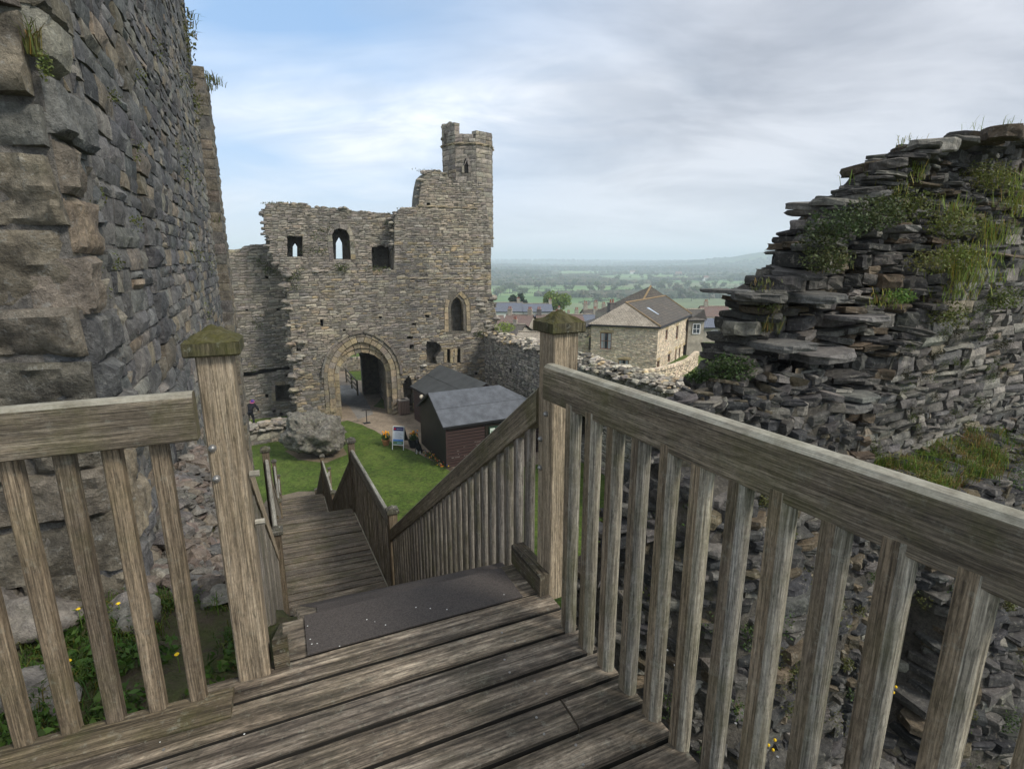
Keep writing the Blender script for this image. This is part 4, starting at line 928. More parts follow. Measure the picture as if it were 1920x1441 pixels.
while z < ztopR:
    T = (U(0.028, 0.075) if R() < 0.78 else U(0.09, 0.14)) * (1.15 if z < 9.0 else 1.0); ol = outline(z + T / 2)
    P = [RW.P(a, z + T / 2, b) for a, b in ol]
    lay = U(-0.06, 0.035)
    for i in range(len(P) - 1):
        a, b = P[i], P[i + 1]; L = (b - a).length; d = (b - a) / L; nrm = Vector((d.y, -d.x, 0)); t = 0
        if nrm.dot(Vector((-P[2].x, -P[2].y, 0))) < 0 and i > 1: nrm = -nrm
        if i == len(P) - 2 and z < crn[-1][0]: continue
        if i == 2: t = 0.10
        while t < L:
            l = U(0.08, 0.30) * (1.8 if R() < 0.12 else 1); w = U(0.25, 0.4)
            pr = (lay + U(-0.08, 0.05) + (0.09 if R() < 0.08 and i > 1 else 0)) * (1.0 if i > 1 else 0.5); yaw = U(-0.3, 0.3) * (0.3 if i <= 2 and t < 0.5 else 1)
            if R() < 0.05: t += l * 0.7; continue
            c = a + d * (t + l / 2) + nrm * (pr - w / 2 + 0.03); c.z += U(-0.01, 0.01)
            d2 = (d + nrm * yaw).normalized(); slab_stone(slabs, c, d2, Vector((d2.y, -d2.x, 0)), l * 1.1, w, T * U(0.75, 1.1), jitter(pick(RP), 0.35), 0.14, 0.2, 11); t += l * U(0.9, 1.02)
    # core cell for this layer
    cc = [RW.P(a + 0.2, 0, b - 0.22) for a, b in ol[:5]] + [RW.P(8, 0, ol[5][1] - 0.22), RW.P(8, 0, -2.2)]
    k = core.add([V2(p.x, p.y, z - 0.01) for p in cc] + [V2(p.x, p.y, z + T) for p in cc]); n = len(cc)
    for i in range(n): j = (i + 1) % n; core.face((k + j, k + i, k + n + i, k + n + j), (0.055, 0.047, 0.038))
    core.face(tuple(k + n + i for i in range(n))[::-1], (0.075, 0.06, 0.045)); z += T
# loose top slabs
for i in range(200):
    s = U(interp(pL, ztopR - 0.05) + 0.15, 6); zz = ztopR - 0.04 + U(-0.03, 0.05) + 0.02 * s
    slab_stone(slabs, RW.P(s, zz, U(-1.8, -0.7)), (1, U(-.4, .4), 0), (U(-.4, .4), 1, 0), U(0.15, 0.5), U(0.15, 0.4), U(0.04, 0.1), jitter(pick(RP)), 0.15, 0.15)
# named ledges that stick out: (px, py) of middle, length, thickness, depth
for x, y, L, T, o in ((1570, 668, 1.0, 0.10, 0.04), (1500, 652, 0.6, 0.08, 0.06), (1610, 762, 0.8, 0.11, 0.05), (1620, 745, 0.6, 0.06, 0.07), (1640, 598, 0.6, 0.06, 0.04), (1400, 548, 0.3, 0.04, -0.30), (1590, 392, 0.3, 0.08, -0.45), (1800, 290, 0.4, 0.12, -0.8), (1870, 300, 0.3, 0.12, -0.8), (1700, 340, 0.4, 0.1, -0.6), (1560, 560, 0.7, 0.09, 0.02), (1700, 430, 0.45, 0.08, -0.2)):
    s, zz = RW.px(x, y, o); c = RW.P(s, zz, o - 0.2); slab_stone(slabs, c, RW.u, RW.n, L * 0.75, 0.55, T * 0.8, jitter((0.15, 0.145, 0.135)), 0.03, 0.12, 12)
core.build('wall_core', M['ruincore'], ruin); slabs.build('broken_slabs', M['ruin'], ruin)
mb = MB()
poly = [(b, a) for a, b in crn if a > 7.0]; zlow = 7.6
poly = [(interp(crn, zlow) - 0.1, zlow)] + [(7.6, zlow + 0.6), (7.6, crn[-1][0])] + [(s, zz) for zz, s in reversed([c for c in crn if c[0] > zlow])]
RP3 = RPS + RP[:3]
masonry(mb, RW, poly, [], (0.06, 0.15), (0.1, 0.4), RP3, (0.0, 0.055), 0.15, 0.07, 0.02, -0.03, wander=0.018)
slab_poly(mb, RW, poly, [], -0.05, -0.8, (0.13, 0.12, 0.095)); mb.build('wall_facing', M['ruin'], ruin)
# weeds on the ruin
mb = MB()
def rpt(x, y, o=0.0): s, zz = RW.px(x, y, o); return RW.P(s, zz, o)
for x, y, n, h, o, sp in ((1650, 350, 120, 0.2, -0.4, 0.2), (1700, 330, 60, 0.3, -0.4, 0.15), (1560, 490, 130, 0.10, -0.05, 0.16), (1440, 610, 110, 0.22, -0.15, 0.09), (1800, 500, 220, 0.24, 0.0, 0.3), (1860, 360, 150, 0.28, -0.4, 0.3), (1850, 450, 120, 0.32, -0.1, 0.2), (1430, 530, 60, 0.08, -0.2, 0.1), (1700, 265, 16, 0.12, -0.9, 0.1), (1870, 240, 60, 0.28, -1.0, 0.35), (1790, 540, 120, 0.18, 0.05, 0.25), (1670, 560, 60, 0.1, 0.0, 0.15), (1905, 390, 60, 0.3, -0.1, 0.2), (1780, 400, 80, 0.2, -0.25, 0.2), (1420, 590, 40, 0.2, -0.3, 0.06)):
    pt_ = rpt(x, y, o) - Vector((0, 0, 0.03)); pt_.z = min(pt_.z, ztopR + 0.02); tuft(mb, pt_, n * (2 if x > 1640 else 1), h * (1.15 if x > 1640 else 0.8), sp, (0.19, 0.23, 0.055) if x > 1640 else (0.12, 0.13, 0.05), 0.003, 1.0, None, True)
for x, y, n, r, o, c in ((1640, 400, 900, 0.25, -0.05, (0.06, 0.075, 0.03)), (1570, 420, 900, 0.24, -0.05, (0.05, 0.07, 0.03)), (1700, 385, 900, 0.26, -0.1, (0.09, 0.10, 0.03)), (1540, 450, 500, 0.2, -0.1, (0.05, 0.06, 0.025)), (1790, 420, 900, 0.26, -0.1, (0.12, 0.13, 0.04)), (1850, 330, 900, 0.3, -0.4, (0.12, 0.125, 0.04)), (1800, 480, 600, 0.22, 0.0, (0.15, 0.17, 0.045)), (1740, 490, 400, 0.2, -0.05, (0.14, 0.14, 0.05)), (1370, 690, 900, 0.2, -0.2, (0.045, 0.07, 0.025)), (1440, 570, 300, 0.12, -0.2, (0.10, 0.11, 0.04)), (1550, 485, 700, 0.2, -0.05, (0.09, 0.10, 0.045)), (1690, 555, 260, 0.12, 0.04, (0.10, 0.17, 0.04)), (1780, 590, 500, 0.22, 0.02, (0.12, 0.13, 0.04)), (1880, 560, 600, 0.22, 0.02, (0.10, 0.12, 0.035)), (1310, 705, 300, 0.1, -0.4, (0.05, 0.08, 0.03))):
    leaves(mb, rpt(x, y, o + 0.08), int(n * 1.0), r * 0.9, 0.016, c, (1.25, 0.8, 0.7))
for i in range(60): # mossy cushions in the joints of the good face
    zz = U(7.9, 9.9); s = interp(crn, zz) + U(0, 2.6); leaves(mb, RW.P(s, zz, 0.02), int(U(50, 200)), U(0.03, 0.09), 0.008, random.choice([(0.07, 0.09, 0.025), (0.05, 0.045, 0.025), (0.09, 0.11, 0.03)]), (1, 0.6, 1.1))
tag(mb.build('wall_weeds', M['leaf'], ruin), kind='stuff', label='grass tufts and low weeds growing in the broken steps')
# --- lower footing mass of the ruin, below the rail
foot = thing('ruined_wall_footing', (3.0, 4.4, 3.0), 'lower mass of broken masonry below the right-hand railing, with a dark hollow in it', 'ruined wall')
hcs, hcz = RW.px(1790, 1330, 1.2)
def sm(a, b, x): t = min(1, max(0, (x - a) / (b - a))); return t * t * (3 - 2 * t)
def footp(s, z):
    """offset of the lower face from the upper wall's plane"""
    o = 0.12 + (8.6 - z) * 0.26 + 0.38 * sm(-1.2, 0.2, s) + 0.2 * noise.noise(Vector((s * 0.9, z * 0.9, 2.0)))
    if s < -3.0: o -= (-3.0 - s) * 1.2
    a = (s - hcs) - (z - hcz) * 0.35; b = (z - hcz)
    hx = (a / 0.42) ** 2 + (b / 0.75) ** 2
    if hx < 1.0: o -= 1.5 * (1 - hx) ** 0.4
    return o
ns, nzc = 90, 80; S0, S1, Z0, Z1 = -4.0, 6.0, 0.0, 7.8
def ztopf(s): return 7.72 + 1.05 * (1 - sm(-1.5, -0.7, s)) - 2.2 * (1 - sm(-4.2, -2.9, s)) + 0.12 * noise.noise(Vector((s * 1.7, 0, 7)))
mb = MB(); vs = []
for j in range(nzc + 1):
    for i in range(ns + 1):
        s = S0 + (S1 - S0) * i / ns; zt_ = ztopf(s); z = Z0 + (zt_ - Z0) * j / nzc
        vs.append(RW.P(s, z, footp(s, z)))
for kk in range(1, 9):
    for i in range(ns + 1):
        s = S0 + (S1 - S0) * i / ns; z = ztopf(s); o = footp(s, z) * (1 - kk / 8.0) + (-0.15) * (kk / 8.0)
        vs.append(RW.P(s, z + 0.18 * (kk / 8) ** 1.3 + 0.06 * noise.noise(Vector((s * 3, kk * 0.7, 1))), o))
k = mb.add(vs); nr = nzc + 8
for j in range(nr):
    for i in range(ns): mb.face((k + j * (ns + 1) + i, k + j * (ns + 1) + i + 1, k + (j + 1) * (ns + 1) + i + 1, k + (j + 1) * (ns + 1) + i), (0.10, 0.09, 0.075))
mb.build('rubble_core', M['ruincore'], foot, 60)
mb = MB(); z = 3.0
FP = [((0.075, 0.072, 0.067), 3), ((0.115, 0.108, 0.097), 3), ((0.19, 0.178, 0.15), 1.0), ((0.13, 0.105, 0.07), 1.2), ((0.05, 0.05, 0.05), 1.8)]
while z < 9.0:
    T = U(0.035, 0.09); s = -3.9
    while s < 4.2:
        nn_ = noise.noise(Vector((s * 1.1, z * 1.3, 5))); l = U(0.07, 0.26) * (1.0 + 1.3 * max(-0.5, nn_)) * (1.35 if s > -0.9 else 1); zz = z + U(-0.03, 0.03)
        if zz < ztopf(s + l / 2):
            o = footp(s + l / 2, zz); p = RW.P(s + l / 2, zz + T / 2, o - 0.14 + U(-0.04, 0.06))
            if R() < 0.8: y_ = U(-.3, .3) * (0.35 if s > -0.9 else 1); slab_stone(mb, p, RW.u + RW.n * y_, RW.n - RW.u * y_, l * 1.1, 0.34, T * (1.1 + max(0, nn_)), jitter(pick(FP), 0.3), 0.22 if s < -0.9 else 0.08, 0.16, 8)
            else: rock(mb, p, max(l, T) * 0.45, jitter(pick(FP), 0.3), (1.15, 1, 0.62), 7, 5, 0.7)
        s += l
    z += T
for i in range(420): # loose stones on the shelf between footing and wall
    s = U(-3.6, 5.5); k = R(); zt_ = ztopf(s); o = footp(s, zt_) * (1 - k) - 0.1 * k
    slab_stone(mb, RW.P(s, zt_ + 0.25 * k ** 1.3 + U(-0.02, 0.05), o), (1, U(-1, 1), 0), (U(-1, 1), 1, 0), U(0.06, 0.32), U(0.06, 0.25), U(0.02, 0.09), jitter(pick(FP), 0.3), 0.3, 0.2, 7)
mb.build('broken_stones', M['ruin'], foot)
mb = MB()
for i in range(120):
    s = U(-0.3, 1.5) if i < 105 else U(1.5, 3.0); k = U(0.25, 1.0); zt_ = ztopf(s); tuft(mb, RW.P(s, zt_ + 0.2 * k, footp(s, zt_) * (1 - k) - 0.1 * k), 46, U(0.12, 0.26), 0.1, random.choice([(0.12, 0.16, 0.035), (0.10, 0.16, 0.03), (0.17, 0.14, 0.06)]), 0.0035, 0.9)
for i in range(90):
    s, z = U(-3.6, 1.5), U(5.0, 8.2); leaves(mb, RW.P(s, z, footp(s, z) + 0.08), int(U(50, 240)), U(0.05, 0.16), 0.012, random.choice([(0.07, 0.11, 0.03), (0.05, 0.08, 0.025), (0.10, 0.10, 0.04)]), (1, 0.8, 1))
for x_, y_ in ((1690, 1310), (1465, 1425), (1480, 1430)):
    s, z = RW.px(x_, y_, 1.0)
    for j in range(9): mb.ball(RW.P(s, z, footp(s, z) + 0.16) + Vector((U(-.08, .08), U(-.05, .05), U(-.1, .1))), 0.012, (0.9, 0.6, 0.03), nu=6, nv=4)
tag(mb.build('wall_weeds', M['leaf'], foot), kind='stuff', label='long grass on the shelf and weeds with small yellow flowers')
# ================================================================ GROUND
def gh(x, y):
    """ground height"""
    dx, dy = x - K0.x, y - K0.y; q = dx * 0.906 + dy * 0.4226; k = -dx * 0.4226 + dy * 0.906
    h = 0.0
    if k < 11 and q > -6:
        top_ = 7.5 - 0.1 * max(0.0, k) - 0.75 * max(0.0, k - 4); qw = 0.15 + 1.6 * (1 - sm(-1.8, 0.6, k)); m_ = max(0.0, top_ - 2.4 * max(0, q - qw)); h = max(h, m_ + (0.16 * noise.noise(Vector((x * 1.3, y * 1.3, 0))) + 0.07 * noise.noise(Vector((x * 4, y * 4, 0)))) * min(1, m_))
    r = math.hypot(x, y)
    if r > 46: h -= 34 * sm(46, 330, r)
    if r > 1500: h += 24 * sm(1500, 6500, r) + 26 * noise.noise(Vector((x / 900, y / 700, 1))) * sm(1500, 3000, r)
    if r > 700: h += 74 * math.exp(-((x - 1480) / 420) ** 2 - ((y - 2750) / 500) ** 2)
    if r > 150: h += 3.0 * noise.noise(Vector((x / 260, y / 260, 4))) * sm(150, 400, r)
    return h
NX = 270
mb = MB(); XS = [7560 * math.sinh(9 * (2 * i / NX - 1)) / math.sinh(9) for i in range(NX + 1)]
YS = [2.5 - 62 * math.sinh(4 * (1 - i / 40)) / math.sinh(4) for i in range(40)] + [2.5 + 7400 * math.sinh(9 * i / 210) / math.sinh(9) for i in range(211)]
W = NX + 1; k = mb.add([Vector((x - 3, y, gh(x - 3, y))) for y in YS for x in XS])
for j in range(len(YS) - 1):
    for i in range(NX): mb.face((k + j * W + i, k + j * W + i + 1, k + (j + 1) * W + i + 1, k + (j + 1) * W + i))
def ground_mat():
    m, nt, b = mat('grass_ground', 0.95); p = geo_pos(nt)
    n1 = tex_noise(nt, p, 0.5, 6, 0.7); n2_ = tex_noise(nt, p, 7, 6, 0.75); n3 = tex_noise(nt, p, 45, 4, 0.8)
    lawn = ramp(nt, n1, [(0.3, (0.038, 0.064, 0.010)), (0.5, (0.062, 0.098, 0.014)), (0.7, (0.10, 0.135, 0.026))])
    lawn = mix(nt, 1.0, lawn, ramp(nt, n2_, [(0.32, 0.45), (0.68, 1.6)]), 'MULTIPLY'); lawn = mix(nt, 1.0, lawn, ramp(nt, tex_noise(nt, p, 2.6, 6, 0.8), [(0.35, 0.7), (0.65, 1.35)]), 'MULTIPLY'); lawn = mix(nt, 1.0, lawn, ramp(nt, n3, [(0.3, 0.6), (0.7, 1.4)]), 'MULTIPLY')
    lawn = mix(nt, math_(nt, 'MULTIPLY', ramp(nt, tex_noise(nt, mapping(nt, p, (1, 1, 1), (8, 2, 0)), 1.6, 7, 0.75), [(0.5, 0.0), (0.68, 1.0)]), 0.6), lawn, (0.11, 0.12, 0.035))
    # fields in the valley
    vo = nt.nodes.new('ShaderNodeTexVoronoi'); vo.inputs['Scale'].default_value = 1.0; nt.links.new(mapping(nt, p, (1 / 330, 1 / 170, 0)), vo.inputs['Vector'])
    sep = nt.nodes.new('ShaderNodeSeparateColor'); nt.links.new(vo.outputs['Color'], sep.inputs[0])
    f = ramp(nt, sep.outputs[0], [(0.0, (0.08, 0.13, 0.045)), (0.3, (0.11, 0.19, 0.055)), (0.55, (0.20, 0.26, 0.09)), (0.7, (0.10, 0.15, 0.05)), (0.82, (0.26, 0.23, 0.15)), (1.0, (0.16, 0.23, 0.07))])
    f = mix(nt, 1.0, f, ramp(nt, tex_noise(nt, p, 0.02, 5, 0.7), [(0.3, 0.75), (0.7, 1.2)]), 'MULTIPLY')
    s = nt.nodes.new('ShaderNodeSeparateXYZ'); nt.links.new(p, s.inputs[0])
    far_ = math_(nt, 'MULTIPLY', math_(nt, 'SUBTRACT', s.outputs['Y'], 60.0), 1 / 60.0, True)
    # bare earth near the rubble bank beside the keep
    hk = math_(nt, 'MULTIPLY', math_(nt, 'SUBTRACT', s.outputs['Z'], 0.6), 2.0, True); hk = math_(nt, 'MULTIPLY', hk, ramp(nt, n2_, [(0.35, 0.25), (0.6, 1.0)]))
    near = mix(nt, hk, lawn, mix(nt, n3, (0.035, 0.028, 0.018), (0.14, 0.115, 0.08)))
    col = mix(nt, far_, near, f)
    woods = math_(nt, 'MULTIPLY', math_(nt, 'SUBTRACT', s.outputs['Y'], 2300.0), 1 / 500.0, True)
    col = mix(nt, math_(nt, 'MULTIPLY', woods, ramp(nt, tex_noise(nt, p, 0.0016, 3, 0.5), [(0.42, 0.0), (0.5, 0.9)])), col, (0.03, 0.05, 0.03))
    nt.links.new(col, b.inputs['Base Color']); bump(nt, b, math_(nt, 'ADD', n2_, n3), 0.9, 0.04); return m
g = tag(mb.build('ground', ground_mat()), kind='structure')
g.data.polygons.foreach_set('use_smooth', [True] * len(g.data.polygons))
# paths
def sheet(name, pts, z, col, lab=None, sc=6, c2=None):
    m, nt, b = mat(name + '_surface', 0.95); p = geo_pos(nt); n1 = tex_noise(nt, p, sc, 7, 0.75); n2 = tex_noise(nt, p, 1.1, 4, 0.6)
    c = mix(nt, ramp(nt, n2, [(0.4, 0.0), (0.6, 1.0)]), col, c2 or tuple(v * 0.75 for v in col)); c = mix(nt, 1.0, c, ramp(nt, n1, [(0.3, 0.65), (0.7, 1.35)]), 'MULTIPLY')
    nt.links.new(c, b.inputs['Base Color']); bump(nt, b, n1, 0.6, 0.03)
    mb = MB(); P = []
    for i, p_ in enumerate(pts):
        q = pts[(i + 1) % len(pts)]; L = (q - p_).length; n_ = max(1, int(L / 0.6))
        for j in range(n_):
            w = p_.lerp(q, j / n_); P.append(V2(w.x + U(-.05, .05), w.y + U(-.05, .05), z))
    tr = tessellate_polygon([P]); k = mb.add(P)
    for t in tr:
        a, b_, c_ = P[t[0]], P[t[1]], P[t[2]]; mb.face(tuple(k + i for i in (t if (b_ - a).cross(c_ - a).z > 0 else t[::-1])))
    return tag(mb.build(name, m), kind='structure')
gp = lambda L: [atz(x, y, 0) for x, y in L]
sheet('path', gp([(632, 792), (650, 788), (680, 796), (712, 812), (735, 830), (760, 840), (785, 850), (845, 884), (880, 892), (1010, 870), (1040, 800), (900, 745), (780, 745), (740, 770), (700, 762), (720, 742), (700, 715), (660, 712), (648, 690), (628, 694), (630, 740)]), 0.006, (0.27, 0.215, 0.155))
sheet('flagstone_path', gp([(632, 745), (655, 762), (672, 786), (700, 776), (684, 745), (676, 735), (662, 722), (632, 722)]), 0.012, (0.23, 0.215, 0.19), sc=9)
sheet('flower_bed', gp([(796, 846), (812, 848), (840, 876), (870, 882), (846, 884), (818, 868)]), 0.012, (0.07, 0.05, 0.035), sc=14)
sheet('worn_earth', gp([(535, 845), (560, 862), (610, 868), (650, 852), (640, 835), (560, 835)]), 0.006, (0.16, 0.125, 0.08), sc=10)
sheet('worn_earth', gp([(470, 985), (500, 935), (560, 922), (618, 918), (650, 945), (640, 985), (560, 1000)]), 0.006, (0.17, 0.14, 0.10), sc=10)
sheet('garden_path', [V2(9, 19, 0), V2(11, 26, 0), V2(14.5, 46, 0), V2(22, 44, 0), V2(15, 18, 0)], 0.006, (0.30, 0.26, 0.21))
# near lawn blades and bank weeds
mb = MB()
for i in range(2200):
    x, y = U(-4.0, -0.9), U(0.6, 3.6); dx, dy = x - K0.x, y - K0.y; q = dx * 0.906 + dy * 0.4226
    if (q < 0.02 and -dx * 0.4226 + dy * 0.906 > -0.12) or (y > 1.5 and x > -1.14 - (y - 1.77) * 0.45) or noise.noise(Vector((x * 1.6, y * 1.6, 3))) < -0.22: continue
    tuft(mb, (x, y, gh(x, y) - 0.01), 22, U(0.05, 0.16), 0.07, random.choice([(0.06, 0.11, 0.02), (0.045, 0.085, 0.02), (0.09, 0.13, 0.03)]), 0.0035, 0.9)
for i in range(60):
    x, y = U(-3.6, -1.0), U(0.8, 3.3); 
    if ((x - K0.x) * 0.906 + (y - K0.y) * 0.4226 < 0.05 and -(x - K0.x) * 0.4226 + (y - K0.y) * 0.906 > -0.15) or (y > 1.4 and x > -1.2 - (y - 1.77) * 0.45): continue
    leaves(mb, (x, y, gh(x, y) + 0.04), 90, 0.16, 0.03, (0.05, 0.095, 0.02), (1, 1, 0.4))
tag(mb.build('bank_grass', M['leaf']), 'long green grass and weeds on the bank behind the left railing', 'grass', kind='stuff')
for (x, y) in ((149, 1151), (224, 1142), (256, 1157), (130, 1240), (330, 1215)):
    p = atz(x, y, 7.65); p.z = gh(p.x, p.y) + 0.14; mb = MB()
    t = thing('dandelion', (p.x, p.y, p.z - 0.12), 'yellow dandelion on the grassy bank, %s' % {149: 'behind the second bar from the left', 224: 'behind the third bar from the left', 256: 'lowest of the three by the third bar', 130: 'low down by the rock at the far left', 330: 'nearest the pale newel'}[x], 'dandelion', 'dandelions on the bank')
    mb.tube([p - Vector((0, 0, 0.16)), p], 0.003, 5, (0.1, 0.16, 0.03)); mb.build('stem', M['attr'], t)
    mb = MB(); mb.ball(p, 0.014, (0.75, 0.5, 0.02), nu=12, nv=6, sq=(1, 1, 0.45), nz=0.4, fq=8)
    mb.build('flower_head', M['attr'], t)
# pinkish rubble bank between keep and stair
mb = MB()
for i in range(2600):
    k_, q_ = U(-0.3, 8.5), U(-0.05, 1.1); x = K0.x - 0.4226 * k_ + 0.906 * q_; y = K0.y + 0.906 * k_ + 0.4226 * q_; z = gh(x, y)
    if z < 0.1 or (k_ < 0.8 and R() < 0.75): continue
    rock(mb, (x, y, z + U(-0.02, 0.08) + 0.35 * max(0, 0.5 - q_) * min(1, k_ / 2)), U(0.04, 0.12), jitter(pick([((0.165, 0.135, 0.112), 3), ((0.15, 0.14, 0.125), 3), ((0.20, 0.178, 0.15), 1), ((0.12, 0.115, 0.11), 1)]), 0.25), (1.2, 1.1, 0.75), 7, 5, 0.8)
tag(mb.build('rubble', M['ruin']), 'bank of pinkish-grey rubble between the keep and the stairs', 'rubble', kind='stuff')
mb = MB()
for (x, y, r) in ((25, 1190, 0.3), (60, 1330, 0.2), (262, 1180, 0.14), (300, 1090, 0.13), (420, 1130, 0.1)):
    p = atz(x, y, 7.5); mb = MB(); rock(mb, (p.x - 0.03, p.y + 0.03, gh(p.x, p.y) + 0.02), r, jitter((0.25, 0.235, 0.20), 0.1), (1.2, 1, 0.7), 18, 12, 0.8)
    o = mb.build('fallen_stone', M['keep'], None, 60); tag(o, {25: 'large pale fallen stone on the bank at the left edge', 60: 'squat fallen stone low on the bank at the left edge', 262: 'mossy fallen stone between the third and fourth bars', 300: 'pale fallen stone higher up behind the fourth bar', 420: 'small fallen stone beside the pale newel'}[x], 'fallen stone', 'fallen stones on the bank')

# ================================================================ COURTYARD OBJECTS
# boulder of fallen masonry
bc = atz(588, 858, 0) + Vector((-0.1, 0.55, -0.12)); mb = MB(); nu, nv = 72, 44; rows = []
for j in range(nv + 1):
    th = math.pi * j / nv
    for i in range(nu):
        a = 2 * math.pi * i / nu; d = Vector((math.sin(th) * math.cos(a), math.sin(th) * math.sin(a), math.cos(th)))
        kx = 1.0 / max(abs(d.x), abs(d.y) * 0.95, abs(d.z)) ** 0.35
        r = kx * (1 + 0.24 * noise.noise(d * 2.1 + Vector((3, 1, 5))) + 0.13 * noise.fractal(d * 4, 0.8, 2.2, 5) + 0.09 * noise.noise(d * 13) + 0.05 * noise.noise(d * 30))
        g_ = (d - Vector((0.35, -0.55, 0.62)).normalized()).length; r -= 0.30 * max(0, 1 - g_ / 0.42) ** 0.8
        p = Vector((d.x * 1.42, d.y * 1.25, d.z * 1.12)) * r; 
        if p.z < -0.4: 
            t_ = (-0.4 - p.z); p.x *= 1 - 0.45 * t_; p.y *= 1 - 0.25 * t_; p.z += 0.18 * t_
        p.z += -0.16 * p.x
        rows.append(bc + p + Vector((0, 0, 1.22)))
k = mb.add(rows)
for j in range(nv):
    for i in range(nu):
        i2 = (i + 1) % nu; mb.face((k + j * nu + i, k + (j + 1) * nu + i, k + (j + 1) * nu + i2, k + j * nu + i2), jitter((0.20, 0.187, 0.155), 0.3))
ob = mb.build('fallen_masonry', M['boulder'], None, 70); tag(ob, 'huge lumpy boulder of fallen masonry lying on the lawn', 'boulder')
# low wall beside it
LWp0 = atz(466, 836, 0); LWp1 = atz(548, 822, 0); d = LWp1 - LWp0; LW = Plane(LWp0.x - d.x * 0.6, LWp0.y - d.y * 0.6, math.degrees(math.atan2(d.y, d.x)))
t = thing('low_wall', (LWp0.x, LWp0.y, 0), 'low broken stone wall on the lawn between the newel and the boulder', 'low wall'); Lw = d.length * 1.75
mb = MB(); slab_poly(mb, LW, [(0, -0.2), (Lw, -0.2), (Lw, 0.75), (0, 0.75)], [], 0, -0.9); mb.build('wall_core', M['mortar'], t)
mb = MB(); masonry(mb, LW, [(0, -0.2), (Lw, -0.2), (Lw, 0.22), (0, 0.22)], [], (0.18, 0.24), (0.3, 0.7), GP, (0, 0.05), 0.1, 1)
masonry(mb, LW, [(0, 0.22), (Lw, 0.22), (Lw, 0.6), (0, 0.6)], [], (0.36, 0.39), (0.6, 0.95), [((0.34, 0.30, 0.235), 1), ((0.26, 0.23, 0.19), 1)], (0.03, 0.07), 0.1, 1)
for i in range(170): rock(mb, LW.P(U(0, Lw), 0.8 + 0.25 * R(), 0.12 - 1.15 * R()), U(0.12, 0.26), jitter(pick(GP + [((0.33, 0.30, 0.25), 3)])), (1.2, 1.2, 0.5), 7, 5, 0.7)
mb.build('wall_facing', M['gate'], t)
